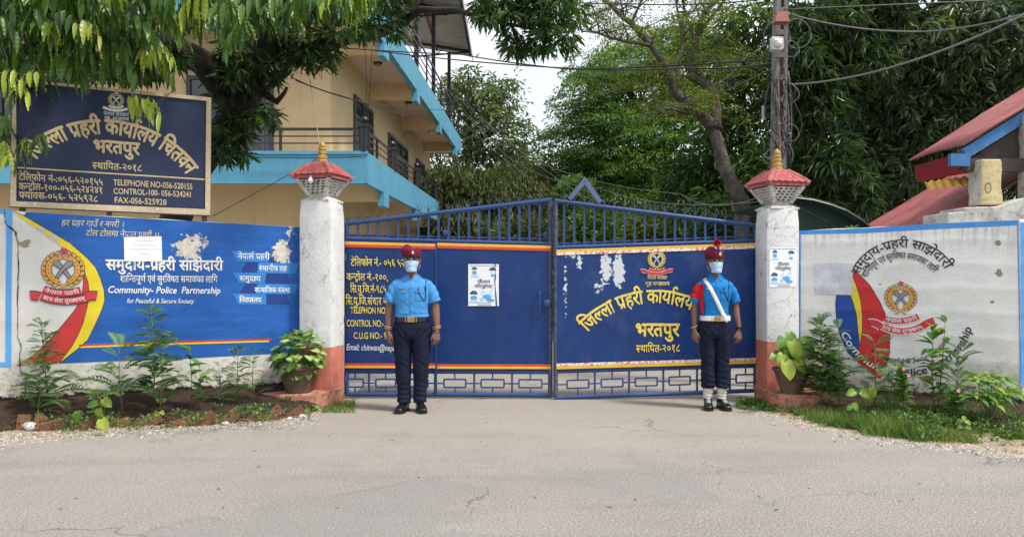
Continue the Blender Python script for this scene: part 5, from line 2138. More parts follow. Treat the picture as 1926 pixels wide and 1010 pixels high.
def leafy(name, parent, mat, clumps, per, size, aspect, spread, mode, g, tint=(.15, .75), tv=None, hl=.12):
    """leaves of a crown in one mesh: clumps (n,3) each with `per` leaves"""
    n = len(clumps)
    C = np.repeat(clumps, per, 0)
    N = len(C)
    ct = np.repeat(g.random(n), per)
    off = g.normal(size=(N, 3))
    if mode == 'tuft':           # rosettes, leaves radiate and hang
        a = unit(off * [1, 1, .6] + [0, 0, -.45])
        P = C + a * spread * g.random((N, 1)) * .9
        A = unit(a + g.normal(size=(N, 3)) * .35 + [0, 0, -.35])
        Nn = unit(g.normal(size=(N, 3)) * .5 + [0, 0, 1])
    elif mode == 'droop':        # strands hanging down
        P = C + off * [spread * .28, spread * .28, 0] + np.stack([np.zeros(N), np.zeros(N), -g.random(N) * spread * 2.2], 1)
        A = unit(off * [.35, .35, .12] + [0, 0, -1])
        Nn = unit(g.normal(size=(N, 3)) + [0, -.6, .2])
    elif mode == 'spray':        # flat layered fronds
        ang = np.repeat(g.random(n) * 6.28, per)
        rr = g.random(N) ** .6
        th = ang + (g.random(N) - .5) * 2.6
        P = C + np.stack([np.cos(th) * rr * spread, np.sin(th) * rr * spread, -rr ** 2 * spread * .35 + off[:, 2] * spread * .05], 1)
        A = unit(np.stack([np.cos(th), np.sin(th), -.25 - .5 * rr], 1) + off * .25)
        Nn = unit(off * .25 + [0, 0, 1])
    else:                        # loose
        P = C + off * spread * .45
        A = unit(off + g.normal(size=(N, 3)) * .6 + [0, 0, -.15])
        Nn = unit(g.normal(size=(N, 3)) * .7 + [0, 0, 1])
    sz = size * (0.65 + .7 * g.random(N))
    S = np.stack([sz * aspect, sz, sz], 1)
    t = tint[0] + (tint[1] - tint[0]) * (.55 * ct + .45 * g.random(N))
    t = np.where(g.random(N) < hl * ct, np.minimum(1, t + .35), t)
    return cloud(*(tv or LEAF2), P, A, Nn, S, t, name, mat, parent)


def limb(mb, pts, r0, r1, n=7, wig=.0, k=3):
    pts = [Vector(p) for p in pts]
    out = []
    for i in range(len(pts) - 1):
        a, b = pts[i], pts[i + 1]
        for j in range(k):
            q = a.lerp(b, j / k)
            if wig and (i or j):
                q = q + Vector(noise.noise_vector(q * 1.7)) * wig
            out.append(q)
    out.append(pts[-1])
    m = len(out) - 1
    mb.tube(out, [r0 + (r1 - r0) * (i / m) ** .8 for i in range(m + 1)], n)
    return out


def tree(label, name, foot, trunk, r0, blobs, mat, bark, mode, size, aspect, spread, per, dens, seed, tint=(.15, .75), inner=.55, hl=.12, twigs=True, back=-.35, group='trees beyond the gate'):
    g = np.random.default_rng(seed)
    T = thing(name, label, 'tree', foot, group)
    mb = MB()
    tp_ = limb(mb, [foot] + trunk, r0, r0 * .45, 9, .12, 4)
    top = Vector(trunk[-1])
    mb.build('trunk', bark, T, smooth='all')
    mb = MB()
    allc = []
    for (c, r, w_) in blobs:
        n = max(4, int(dens * w_ * (r[0] * r[1] * r[2]) ** (2 / 3)))
        cl = shell(n, c, r, g, inner, back)
        allc.append(cl)
        c = Vector(c)
        st = min(tp_[len(tp_) // 3:], key=lambda q: (q - c).length)
        limb(mb, [st, st.lerp(c, .55) + Vector((0, 0, -.12 * (c - st).length)), c], r0 * .42, r0 * .14, 6, .15, 4)
        for q in cl[:: max(1, n // 9)]:
            q = Vector(q)
            limb(mb, [c.lerp(st, .3), c.lerp(q, .5) + Vector((0, 0, .1)), q], r0 * .16, .012, 4, .12, 2)
    mb.build('branches', bark, T, smooth='all')
    leafy('crown', T, mat, np.concatenate(allc), per, size, aspect, spread, mode, g, tint, hl=hl)
    return T


wv = lambda x, y, Y: tuple(W(x, y, Y))


def blob(px, py, Y, rx, ry, rz_depth, w_=1.0):
    """ellipsoid: centre given in the photograph, radii in photograph pixels, depth radius in metres"""
    return (wv(px, py, Y), (rx / F * Y, rz_depth, ry / F * Y), w_)


# far backdrop wood
tr = thing
g = np.random.default_rng(5)
bd = []
for (px, py, Y, rx, ry) in ((700, 420, 62, 260, 90), (960, 430, 55, 160, 75), (1100, 380, 60, 200, 110), (1250, 430, 52, 300, 100), (1500, 420, 55, 300, 140), (1800, 380, 55, 300, 170), (350, 400, 62, 300, 110), (50, 380, 62, 280, 140)):
    c, r, _ = blob(px, py, Y, rx, ry, 4)
    bd.append(shell(900, c, r, g, .5, -.2))
o = leafy('woodland', None, F_dark, np.concatenate(bd), 9, .42, .45, .9, 'loose', g, (.1, .8))
tag(o, kind='stuff', label='dark distant woodland filling the gaps behind the trees', cat='woodland')

tree('grey green tree with gaps of sky beyond the end of the yellow house', 'broadleaf_tree', (-1.6, 33, 0), [(-1.8, 33, 5), (-1.9, 33, 8)], .30,
     [blob(880, 200, 33, 75, 55, 2.6), blob(930, 250, 33, 65, 60, 2.6), blob(880, 165, 32, 45, 35, 2.0, .6), blob(845, 290, 33, 60, 60, 2.6), blob(960, 320, 34, 55, 70, 2.6), blob(950, 180, 33, 40, 40, 1.8, .5), blob(1000, 360, 36, 60, 60, 3)],
     F_grey, M_barkg, 'tuft', .28, .30, .55, 13, 44, 21, (.1, 1.0), .4, .3)
tree('weeping tree with hanging pale green strands behind the left gate leaf', 'weeping_tree', (-1.2, 25.5, 0), [(-1.1, 25.5, 2.5), (-1.0, 25.5, 3.6)], .22,
     [blob(850, 345, 25, 62, 45, 1.6), blob(930, 365, 25.5, 75, 62, 1.8), blob(990, 380, 26, 55, 62, 1.6), blob(880, 415, 24.5, 90, 45, 1.6), blob(970, 430, 25, 80, 42, 1.4), blob(1020, 350, 28, 30, 45, 1.5, .7)],
     F_weep, M_bark, 'droop', .19, .26, .26, 34, 190, 22, (.1, .9), .3, .12)
tree('large bright green feathery tree in the middle behind the gate', 'feathery_tree', (6.2, 29, 0), [(6.1, 29, 3), (5.9, 29, 6)], .35,
     [blob(1180, 160, 29, 120, 80, 3, 1.1), blob(1240, 110, 30, 120, 60, 3), blob(1110, 250, 28, 85, 80, 2.8, 1.1), blob(1180, 290, 27, 110, 80, 2.8), blob(1280, 260, 28, 110, 95, 3), blob(1230, 370, 27, 130, 55, 2.8), blob(1090, 330, 28, 60, 55, 2.4), blob(1330, 150, 30, 90, 90, 3), blob(1130, 190, 28, 70, 60, 2.4), blob(1060, 390, 28, 60, 45, 2)],
     F_feather, M_bark, 'spray', .13, .36, .85, 95, 26, 23, (.05, .9), .5, .35)
# thin-leaved green tree right behind the bare limbs
tree('loose narrow leaved tree between the bare limbs and the pole', 'narrow_leaved_tree', (6.3, 20, 0), [(6.2, 20, 3), (6.0, 20, 6)], .25,
     [blob(1420, 60, 20, 75, 60, 2), blob(1400, 160, 20, 70, 60, 2), blob(1360, 270, 20, 60, 60, 2, .9), blob(1410, 330, 19, 60, 60, 1.8), blob(1300, 340, 21, 60, 50, 1.8), blob(1340, 400, 19, 80, 40, 1.8)],
     F_mango, M_bark, 'tuft', .26, .20, .42, 18, 70, 24, (.0, .7), .4, .2)
tree('dark tree with long drooping narrow leaves just right of the pole', 'drooping_tree', (5.6, 13.5, 0), [(5.5, 13.5, 2.6), (5.4, 13.5, 4.6), (5.5, 13.5, 6.5)], .16,
     [blob(1540, 60, 13, 70, 60, 1.0), blob(1520, 180, 13, 62, 60, 1.0), blob(1590, 120, 13.5, 70, 80, 1.1), blob(1540, 290, 13, 50, 50, .9, .9), blob(1580, 360, 13.5, 50, 60, .9, .8), blob(1500, 110, 12.5, 40, 90, .8, .8), blob(1620, 30, 13.5, 70, 50, 1.1)],
     F_dark, M_bark, 'tuft', .25, .13, .22, 16, 210, 25, (.15, 1.0), .35, .3)
tree('big dark mango tree filling the upper right corner behind the hut', 'mango_tree', (8.6, 15.5, 0), [(8.4, 15.5, 2.6), (8.0, 15.5, 5)], .38,
     [blob(1720, 120, 14.5, 120, 95, 1.8), blob(1840, 90, 14, 130, 90, 1.8), blob(1690, 230, 15, 100, 80, 1.6), blob(1790, 230, 14.5, 100, 70, 1.6), blob(1900, 190, 14, 90, 70, 1.6), blob(1640, 330, 15.5, 90, 80, 1.6, .8), blob(1720, 350, 16, 100, 70, 1.6, .8), blob(1700, 20, 15, 140, 60, 1.8), blob(1900, 10, 14.5, 100, 60, 1.6), blob(1600, 400, 16, 100, 50, 1.5, .8)],
     F_dark2, M_bark, 'tuft', .20, .27, .20, 13, 150, 26, (.1, 1.0), .62, .4)
tree('dense shadowy evergreen behind the mango tree at the right', 'evergreen_tree', (12.5, 23, 0), [(12.3, 23, 3), (12, 23, 6)], .35,
     [blob(1560, 200, 21, 120, 200, 2.2), blob(1720, 200, 22, 150, 200, 2.5), blob(1880, 180, 22, 150, 200, 2.5), blob(1480, 330, 19, 80, 110, 1.6)],
     F_dark, M_bark, 'tuft', .34, .3, .5, 14, 55, 27, (.0, .5), .4, .05)
# low hedge and shrubs inside the yard
for i, (px, py, Y, rx, ry, mt, lab) in enumerate((
        (1230, 440, 20, 120, 34, F_fine, 'yellow green shrub seen through the bars of the right gate leaf'),
        (1110, 445, 19, 50, 34, F_mango, 'dark green shrub behind the centre of the gate'),
        (1370, 445, 17, 70, 30, F_dark, 'dark shrub behind the right end of the gate'),
        (1000, 452, 17, 60, 28, F_weep, 'low weeping shrub behind the left gate leaf'),
        (1080, 372, 22, 26, 24, F_feather, 'bright leafy sapling right behind the chevron on the gate'))):
    T = thing('yard_shrub', lab, 'shrub', tuple(W(px, py, Y).xy) + (0,), 'shrubs inside the yard')
    c, r, _ = blob(px, py, Y, rx, ry, 1.2)
    g = np.random.default_rng(40 + i)
    mb = MB()
    for k in range(7):
        q = Vector(c) + Vector((rnd.uniform(-.6, .6) * r[0], rnd.uniform(-.3, .3), rnd.uniform(-.2, .5) * r[2]))
        limb(mb, [(c[0] + rnd.uniform(-.2, .2), c[1], 0), (q.x, q.y, q.z * .5), q], .04, .012, 5, .1)
    mb.build('stems', M_bark, T)
    leafy('foliage', T, mt, np.concatenate([shell(500, c, r, g, .4, -.5), shell(300, (c[0], c[1], c[2] * .45), (r[0], r[1], c[2] * .5), g, .3)]), 10, .16, .35, .22, 'loose', g, (.1, 1.0))

# bare-limbed tree with fine leaves
bt = thing('fine_leaved_tree', 'tall tree with bare crooked grey limbs and fine yellow green leaves right of centre', 'tree', (4.55, 15, 0), 'trees beyond the gate')
Yb = 15.0
B = lambda l: [wv(x, y, Yb + d) for x, y, d in l]
mb = MB()
limb(mb, [(4.55, 15, -.1)] + B([(1395, 380, 0), (1372, 330, 0), (1352, 270, .1), (1342, 238, .1)]), .16, .12, 10, .09, 6)
mb.build('trunk', M_barkg, bt, smooth='all')
limbs = [
    ([(1342, 240, .1), (1318, 215, 0), (1290, 190, -.2), (1268, 170, -.3), (1262, 140, -.3), (1225, 85, -.4), (1185, 45, -.5), (1150, 15, -.6), (1120, -10, -.7)], .13, .03),
    ([(1348, 245, .1), (1345, 200, .2), (1335, 165, .3), (1300, 145, .4), (1305, 110, .5), (1310, 70, .5), (1318, 40, .5), (1350, -5, .6)], .14, .04),
    ([(1315, 212, 0), (1290, 212, -.3), (1260, 205, -.5), (1232, 208, -.6)], .06, .02),
    ([(1305, 110, .5), (1300, 60, .6), (1290, 20, .6), (1280, -20, .6)], .05, .02),
    ([(1312, 65, .5), (1335, 35, .4), (1365, 0, .3)], .06, .02),
    ([(1262, 140, -.3), (1285, 90, -.2), (1280, 40, -.2), (1272, -10, -.2)], .05, .015),
    ([(1225, 85, -.4), (1180, 80, -.6), (1130, 65, -.9), (1095, 60, -1.1)], .045, .012),
    ([(1185, 45, -.5), (1200, 15, -.6), (1215, -15, -.6)], .035, .01),
    ([(1335, 165, .3), (1360, 150, .5), (1385, 130, .7), (1410, 100, .9)], .05, .015),
    ([(1305, 140, .4), (1262, 152, .3), (1220, 160, .2), (1170, 175, 0)], .04, .01),
    ([(1150, 15, -.6), (1110, 30, -.8), (1070, 20, -1.0)], .03, .01)]
mb = MB()
tips = []
rr = random.Random(12)
for pts, r0, r1 in limbs:
    ps = limb(mb, B(pts), r0, r1, 8, .05, 3)
    for q in ps[3:]:
        for _ in range(2):
            d = Vector((rr.uniform(-1, 1), rr.uniform(-.8, .8), rr.uniform(-.2, .8))).normalized()
            L_ = rr.uniform(.35, 1.0)
            q2 = q + d * L_ * .5 + Vector((0, 0, .05))
            q3 = q + d * L_ + Vector((0, 0, -.05))
            limb(mb, [q, q2, q3], .016, .004, 4, .03, 2)
            tips.append(q3)
            tips.append(q2)
mb.build('limbs', M_barkg, bt, smooth='all')
g = np.random.default_rng(31)
tp_ = np.array([tuple(t) for t in tips])
leafy('crown', bt, F_fine, tp_, 60, .045, .45, .34, 'spray', g, (.1, 1.0))

# second trunk-climber dark foliage at the foot of the limbs
# ================================================================ foreground mango tree (upper left)
ft = thing('mango_tree', 'mango tree in the upper left with long drooping serrated leaves hanging over the sign board', 'tree', (-4.6, 9.6, 0))
mb = MB()
FT = lambda l: [W(x, y, Y) for x, y, Y in l]
main = [Vector((-4.3, 9.8, -.1))] + FT([(330, 420, 9.6), (362, 330, 9.6), (412, 250, 9.5), (468, 180, 9.4), (500, 130, 9.3)])
limb(mb, main, .20, .155, 12, .04, 4)
M_barkd = simple('darker_bark', (.024, .019, .017), .95, .45, 6, 1.0, 18, bdist=.04)  # darker bark tone for this trunk and its branches
mb.build('trunk', M_barkd, ft, smooth='all')
mb = MB()
limb(mb, FT([(440, 190, 9.5), (380, 120, 9.0), (300, 70, 8.2), (200, 40, 7.6), (60, 10, 7.0), (-60, -20, 6.6)]), .20, .05, 9, .05, 4)
limb(mb, FT([(500, 150, 9.3), (560, 108, 9.4), (630, 78, 9.5), (700, 62, 9.6), (762, 40, 9.6), (790, -20, 9.6)]), .14, .05, 9, .05, 4)
limb(mb, FT([(495, 140, 9.3), (500, 80, 9.2), (520, 30, 9), (560, -40, 8.8)]), .15, .09, 9, .05, 4)
limb(mb, FT([(480, 165, 9.4), (520, 190, 9.2), (540, 165, 9.1)]), .06, .02, 7, .03, 3)
limb(mb, FT([(755, 42, 9.6), (790, 20, 9.2), (860, 20, 9.0), (950, 50, 8.8), (1030, 60, 8.7)]), .06, .015, 7, .05, 3)
limb(mb, FT([(640, 76, 9.5), (600, 30, 9.3), (560, -10, 9)]), .05, .02, 6, .03, 3)
limb(mb, FT([(300, 70, 8.2), (320, -20, 7.6)]), .05, .03, 6, .03, 3)
mb.build('branches', M_barkd, ft, smooth='all')

# leaf template: long, folded along the rib, wavy edge
def long_leaf(w_=.14, n=9, wav=.022, curl=.12):
    v, f = [], []
    for i in range(n + 1):
        t_ = i / n
        hw = w_ * math.sin(math.pi * min(1, t_ ** .8 * .97 + .03)) ** .8 * (1 - .25 * t_)
        if i == n:
            hw = .001
        z = -curl * t_ * t_
        zw = wav * (1 if i % 2 else -1)
        v += [(-hw, t_, z + .35 * hw + zw), (0, t_, z), (hw, t_, z + .35 * hw - zw)]
    for i in range(n):
        a = i * 3
        for s_ in (0, 1):
            f += [(a + s_, a + s_ + 1, a + s_ + 4), (a + s_, a + s_ + 4, a + s_ + 3)]
    return v, f


LL = long_leaf(.115, 11, .020, .16)
LLs = long_leaf(.125, 6, .022, .14)
leafm = bpy.data.meshes.new('long_leaf')
leafm.from_pydata(LL[0], [], LL[1])
leafm.polygons.foreach_set('use_smooth', [True] * len(leafm.polygons))
LEAFM = {}
for nm, col in (('mid_green', .62), ('dark_green', .35), ('light_green', .85), ('yellow_green', 1.0)):
    q_ = leafm.copy()
    q_.name = 'leaf_' + nm
    at = q_.attributes.new('tint', 'FLOAT', 'POINT')
    at.data.foreach_set('value', [col] * len(q_.vertices))
    LEAFM[nm] = q_
F_fore = foliage('foreground_leaf', (.025, .055, .015), (.060, .140, .022), (.36, .42, .03), .34, .36)
for q_ in LEAFM.values():
    q_.materials.append(F_fore)
g = np.random.default_rng(77)


def rosettes(regs, g):
    """(px0,py0,px1,py1,Y0,Y1,n) boxes of rosette centres"""
    out = []
    for (x0, y0, x1, y1, Y0, Y1, n) in regs:
        for _ in range(n):
            Y = g.uniform(Y0, Y1)
            out.append(tuple(W(g.uniform(x0, x1), g.uniform(y0, y1), Y)))
    return np.array(out)


mbt = MB()
# hand-placed nearest rosettes, each leaf an object
near = [(10, 160, 6.2, 1.0), (30, 175, 6.3, 1), (55, 165, 6.3, .9), (95, 75, 6.4, .7), (115, 80, 6.5, .7), (165, 70, 6.3, .85), (180, 75, 6.4, .7), (150, 150, 6.6, .5), (60, 140, 6.6, .5), (210, 120, 6.6, .6),
        (250, 60, 6.5, .6), (235, 100, 6.5, .6), (275, 110, 6.6, .8), (305, 110, 6.5, .95), (262, 205, 6.7, .85), (285, 215, 6.7, .95), (10, 295, 6.5, .9), (45, 290, 6.6, .7), (75, 275, 6.7, .4),
        (340, 45, 6.6, .6), (370, 40, 6.6, .7), (300, 20, 6.5, .8), (365, 15, 6.4, 1.0), (410, 30, 6.6, .6), (450, 40, 6.6, .7), (440, 80, 6.8, .6), (470, 25, 6.6, .6), (520, 10, 6.6, .7), (560, 15, 6.8, .65),
        (600, 10, 6.8, .65), (640, 0, 6.8, .7), (660, 20, 6.9, .8), (680, 5, 6.9, .8), (200, 50, 6.5, .6), (120, 130, 6.6, .5), (40, 30, 6.4, .5), (10, 60, 6.3, .5), (135, 20, 6.5, .5), (215, 10, 6.5, .6),
        (240, 140, 6.6, .5), (10, 240, 6.4, .5), (150, 100, 6.6, .6), (90, 120, 6.5, .5), (30, 100, 6.4, .6), (190, 30, 6.4, .6)]
names = []
cnt = 0
rr = random.Random(5)
for (px, py, Y, tn) in near:
    c = W(px, py - 12, Y)
    k = 7 if cnt < 294 else 0
    tw = rr.uniform(0, 6.28)
    td = Vector((math.cos(tw), math.sin(tw) * .7, 0))
    tl = rr.uniform(.16, .30) * Y / 7
    tws = [c + td * (tl * (q_ - .5)) + Vector((0, 0, tl * .35 * (1 - (2 * q_ - .6) ** 2))) for q_ in (0, .25, .5, .75, 1)]
    mbt.tube(tws, [.004, .0035, .003, .0025, .002], 4)
    for j in range(min(k, 300 - cnt)):
        u_ = (j + .5) / max(1, k)
        sd2 = 1 if j % 2 else -1
        a = tw + sd2 * rr.uniform(.5, 1.3)
        out = rr.uniform(.2, .7)
        A = Vector((math.cos(a) * out, math.sin(a) * out - .1, -1)).normalized()
        Nn = Vector((math.cos(a) + rr.uniform(-.3, .3), math.sin(a) - .5, .55)).normalized()
        X = A.cross(Nn).normalized()
        Z = X.cross(A)
        M = Matrix((X, A, Z)).transposed().to_quaternion()
        t_ = tn + rr.uniform(-.12, .12)
        nm = 'yellow_green' if t_ > 1.0 else 'light_green' if t_ > .72 else 'mid_green' if t_ > .5 else 'dark_green'
        s_ = rr.uniform(.17, .27) * Y / 7
        pj = c + td * (tl * (u_ - .5)) + Vector((0, 0, tl * .35 * (1 - (2 * u_ - .6) ** 2)))
        link('leaf', LEAFM[nm], ft, pj - wloc(ft), M, (s_ * rr.uniform(.8, 1.2), s_, s_))
        cnt += 1
    if rr.random() < .9:
        up_ = c + Vector((rr.uniform(-.12, .12), rr.uniform(.05, .3), rr.uniform(.15, .4)))
        mbt.tube([c, c.lerp(up_, .5) + Vector((0, .04, .03)), up_], [.003, .004, .005], 4)
tag(mbt.build('twigs', M_bark, ft), kind='stuff')
regs = [(-60, -60, 330, 50, 6.3, 7.6, 150), (-60, 30, 285, 116, 6.7, 8.2, 112), (330, -60, 700, 5, 6.9, 8.6, 105), (-40, 110, 100, 165, 6.8, 7.6, 18), (220, 100, 320, 135, 7.4, 8.6, 26), (330, 0, 560, 45, 7.4, 9.0, 60), (-60, 200, 12, 320, 6.5, 7.2, 12)]
C = rosettes(regs, g)
per = 8
N = len(C) * per
ang = g.random(N) * 6.28
out = g.uniform(.15, .8, N)
tw_ = np.repeat(g.random(len(C)) * 6.28, per)
ul = np.tile((np.arange(per) + .5) / per, len(C))
tl_ = np.repeat(g.uniform(.16, .34, len(C)), per)
ang = tw_ + np.where(np.arange(N) % 2 == 0, 1, -1) * g.uniform(.5, 1.3, N)
P_ = np.repeat(C, per, 0) + np.stack([np.cos(tw_) * tl_ * (ul - .5), np.sin(tw_) * .7 * tl_ * (ul - .5), tl_ * .35 * (1 - (2 * ul - .6) ** 2)], 1)
A_ = np.stack([np.cos(ang) * out, np.sin(ang) * out, -np.ones(N)], 1)
N_ = np.stack([np.cos(ang), np.sin(ang) - .4, .55 * np.ones(N)], 1) + g.normal(size=(N, 3)) * .2
tn = np.repeat(g.uniform(.15, .72, len(C)), per) + g.normal(size=N) * .06
o = cloud(*LLs, P_, A_, N_, g.uniform(.14, .27, N), np.clip(tn, 0, 1), 'foliage', F_fore, ft, True)
tag(o, kind='stuff')
regs = [(395, 110, 520, 240, 9.0, 9.9, 70), (415, 90, 460, 150, 8.8, 9.6, 22), (395, 225, 465, 300, 9.1, 9.7, 26), (500, 60, 640, 120, 9.1, 9.8, 60), (500, -40, 760, 60, 8.8, 10.2, 120), (700, -50, 780, 22, 8.8, 9.8, 26), (895, -60, 1090, 40, 8.4, 9.4, 160), (950, 40, 1080, 95, 8.5, 9.0, 32), (400, 0, 520, 90, 9, 10, 50), (80, 90, 300, 140, 8.2, 9.4, 80), (300, 60, 350, 110, 8.2, 9.2, 20), (960, 80, 1000, 100, 8.6, 9, 6)]
C = rosettes(regs, g)
per = 11
N = len(C) * per
off = g.normal(size=(N, 3))
A_ = unit(off * [1, 1, .5] + [0, 0, -.75])
P_ = np.repeat(C, per, 0) + A_ * .05
N_ = unit(g.normal(size=(N, 3)) * .5 + [0, -.3, 1])
tn = np.repeat(g.uniform(.0, .4, len(C)), per) + g.normal(size=N) * .05
o = cloud(*LLs, P_, A_, N_, g.uniform(.12, .19, N) * 1.05, np.clip(tn, 0, 1), 'dark_foliage', F_fore, ft, True)
tag(o, kind='stuff')

# ================================================================ flower beds
g = np.random.default_rng(9)


def bedmesh(name, front, back, zf, zb, mat, label=None):
    """soil mound between a front line and a back line (lists of (x,y))"""
    n_, k_ = 70, 12
    def along(l, t_):
        s_ = t_ * (len(l) - 1)
        i = min(int(s_), len(l) - 2)
        return Vector(l[i]).lerp(Vector(l[i + 1]), s_ - i)
    v, f = [], []
    for i in range(n_ + 1):
        a, b = along(front, i / n_), along(back, i / n_)
        for j in range(k_ + 1):
            s_ = j / k_
            q = a.lerp(b, s_)
            z = zf + (zb - zf) * s_ ** .8
            if 0 < j:
                z += noise.noise(Vector((q.x * 9, q.y * 9, 2))) * .022 + noise.noise(Vector((q.x * 30, q.y * 30, 2))) * .010
            v.append((q.x, q.y, z if j else zf - .04))
    for i in range(n_):
        for j in range(k_):
            a = i * (k_ + 1) + j
            f.append((a, a + k_ + 1, a + k_ + 2, a + 1))
    me = bpy.data.meshes.new(name)
    me.from_pydata(v, [], f)
    me.materials.append(mat)
    me.polygons.foreach_set('use_smooth', [True] * len(f))
    me.update()
    o = link(name, me)
    return tag(o, kind='structure')


lwb = [LW.w(*LW.uv(x, 700), -.03).xy for x in (-60, 100, 250, 400, 567)]
bl = bedmesh('flower_bed', [G(-60, 820).xy, G(40, 806).xy, G(150, 802).xy, G(280, 798).xy, G(430, 793).xy, G(560, 782).xy, G(600, 772).xy], [(p.x, p.y) for p in lwb], .03, .20, M_earth)
rwb = [RW.w(*RW.uv(x, 700), -.03).xy for x in (1500, 1650, 1800, 1919, 1960)]
br = bedmesh('flower_bed', [G(1500, 768).xy, G(1600, 780).xy, G(1700, 792).xy, G(1800, 806).xy, G(1926, 822).xy, G(1980, 828).xy], [(p.x, p.y) for p in rwb], .03, .15, M_earth)
M_brick = NT('worn_brick')
_t = M_brick
_p = _t.pos()
_c = _t.mix(_t.step(_t.noise(8, 5, .7, _p), .35, .65), (.12, .052, .034), (.21, .092, .058))
_c = _t.mix(_t.math('MULTIPLY', _t.step(_t.noise(13, 6, .7, _p), .5, .62), .8), _c, (.10, .10, .04))
_t.bump(_t.noise(34, 5, .7, _p), .8, .01)
M_brick = _t.done(_c, .92, 0, .2)
m = MB()
v = [(x, y, z) for z in (-.033, .033) for (x, y) in ((-.11, -.052), (.11, -.052), (.11, .052), (-.11, .052))]
m.add(v, [(3, 2, 1, 0), (4, 5, 6, 7), (0, 1, 5, 4), (1, 2, 6, 5), (2, 3, 7, 6), (3, 0, 4, 7)])
o = m.build('brick', M_brick, bevel=.006)
bmesh_ = o.data
bpy.data.objects.remove(o)
rr = random.Random(4)


def brick(px, py, par, tilt, yaw, roll=0.0, dz=0.0):
    c = G(px, py) + Vector((0, 0, .012 + dz))
    # brick on edge: broad face to the street, turned in its plane by tilt
    q = Quaternion((0, 0, 1), yaw) @ Quaternion((1, 0, 0), math.pi / 2 + roll) @ Quaternion((0, 0, 1), tilt)
    link('brick', bmesh_, par, c - wloc(par), q, (1, 1, 1))


for (px, py, ti) in ((44, 806, 1.5), (68, 804, 1.0), (96, 808, .15), (163, 806, .3), (221, 802, .28), (278, 799, .5), (336, 801, .3), (383, 799, .62), (428, 795, .7), (475, 791, .7), (512, 789, .72), (552, 784, .6)):
    brick(px, py, bl, ti, .35 + rr.uniform(-.1, .1), rr.uniform(-.35, .15), rr.uniform(-.015, .02))
for (px, py, ti) in ((1499, 766, -.9), (1523, 772, -1.0), (1549, 776, -.8), (1580, 778, .4), (1606, 782, .7), (1680, 790, -.5), (1725, 792, -.5), (1764, 797, -.6), (1858, 806, -.5), (1912, 818, 1.5)):
    brick(px, py, br, ti, -.35 + rr.uniform(-.1, .1), rr.uniform(-.3, .1), rr.uniform(-.02, .01))


def rock(name, c, r, mat, seed, par=None):
    bm = bmesh.new()
    bmesh.ops.create_icosphere(bm, subdivisions=2, radius=1)
    for v_ in bm.verts:
        k = 1 + .35 * noise.noise(v_.co * 1.3 + Vector((seed, 0, 0)))
        v_.co = Vector((v_.co.x * r * k, v_.co.y * r * k * .8, v_.co.z * r * k * .6))
    me = bpy.data.meshes.new(name)
    bm.to_mesh(me)
    bm.free()
    me.materials.append(mat)
    me.polygons.foreach_set('use_smooth', [True] * len(me.polygons))
    return link(name, me, par, c)


M_stw = simple('pale_stone', (.52, .51, .50), .85, .2, 20, .5, 60)
M_stb = simple('brown_stone', (.30, .22, .17), .9, .25, 20, .5, 60)
for i, (px, py, r, mt, lb) in enumerate(((58, 808, .065, M_stw, 'white painted stone beside the leftmost standing brick'), (134, 800, .045, M_stb, 'round brown stone between the first lying bricks'),
                                        (188, 808, .040, M_stb, 'pinkish stone under the yellow caladium leaf'), (424, 799, .032, M_stw, 'white stone chip before the middle bricks of the bed'),
                                        (568, 786, .038, M_stw, 'white stone at the right end of the left brick row'), (545, 790, .03, M_stw, 'small pale stone in front of the last left brick'),
                                        (632, 757, .03, M_stb, 'little stone by the left gate pillar'))):
    c = G(px, py)
    o = rock('stone', c + Vector((0, 0, r * .45)), r, mt, i * 3.7)
    tag(o, lb, 'stone', 'stones along the flower bed')
# gravel scattered along the verges
tv = [(0, 0, .5), (.5, 0, 0), (0, .5, .05), (-.45, .1, 0), (0, -.5, 0), (.1, .1, -.2)]
tf = [(0, 1, 2), (0, 2, 3), (0, 3, 4), (0, 4, 1)]
P_, S_ = [], []
gg = np.random.default_rng(3)
for (n, fn) in ((2600, lambda: (gg.uniform(-80, 600), 0)), (900, lambda: (gg.uniform(1420, 1960), 1))):
    for _ in range(n):
        x, s_ = fn()
        if s_ == 0:
            y = np.interp(x, [-80, 0, 150, 300, 450, 600], [836, 826, 812, 803, 797, 782]) + gg.normal() * 7
        else:
            y = np.interp(x, [1400, 1540, 1680, 1800, 1960], [768, 806, 830, 843, 862]) + gg.normal() * 5
        P_.append(tuple(G(x, max(y, 760))))
        S_.append(gg.uniform(.006, .020) * (1.7 if gg.random() < .08 else 1))
for _ in range(500):
    P_.append(tuple(G(gg.uniform(-60, 1980), 790 + gg.random() ** 1.5 * 200)))
    S_.append(gg.uniform(.004, .009))
n = len(P_)
gr = NT('gravel_chips')
a = gr.n('Attribute')
a.attribute_name = 'tint'
gr.put(gr.b.inputs['Base Color'], gr.ramp(a.outputs['Fac'], 0, 1, (.17, .14, .11), (.56, .54, .50)))
gr.b.inputs['Roughness'].default_value = .9
th = gg.random(n) * 6.28
o = cloud(tv, tf, P_, np.stack([np.cos(th), np.sin(th), th * 0], 1), np.tile([0, 0, 1.], (n, 1)), S_, gg.random(n), 'gravel', gr.m, None)
tag(o, 'pale gravel chips scattered along the verges of the road', 'gravel', kind='stuff')

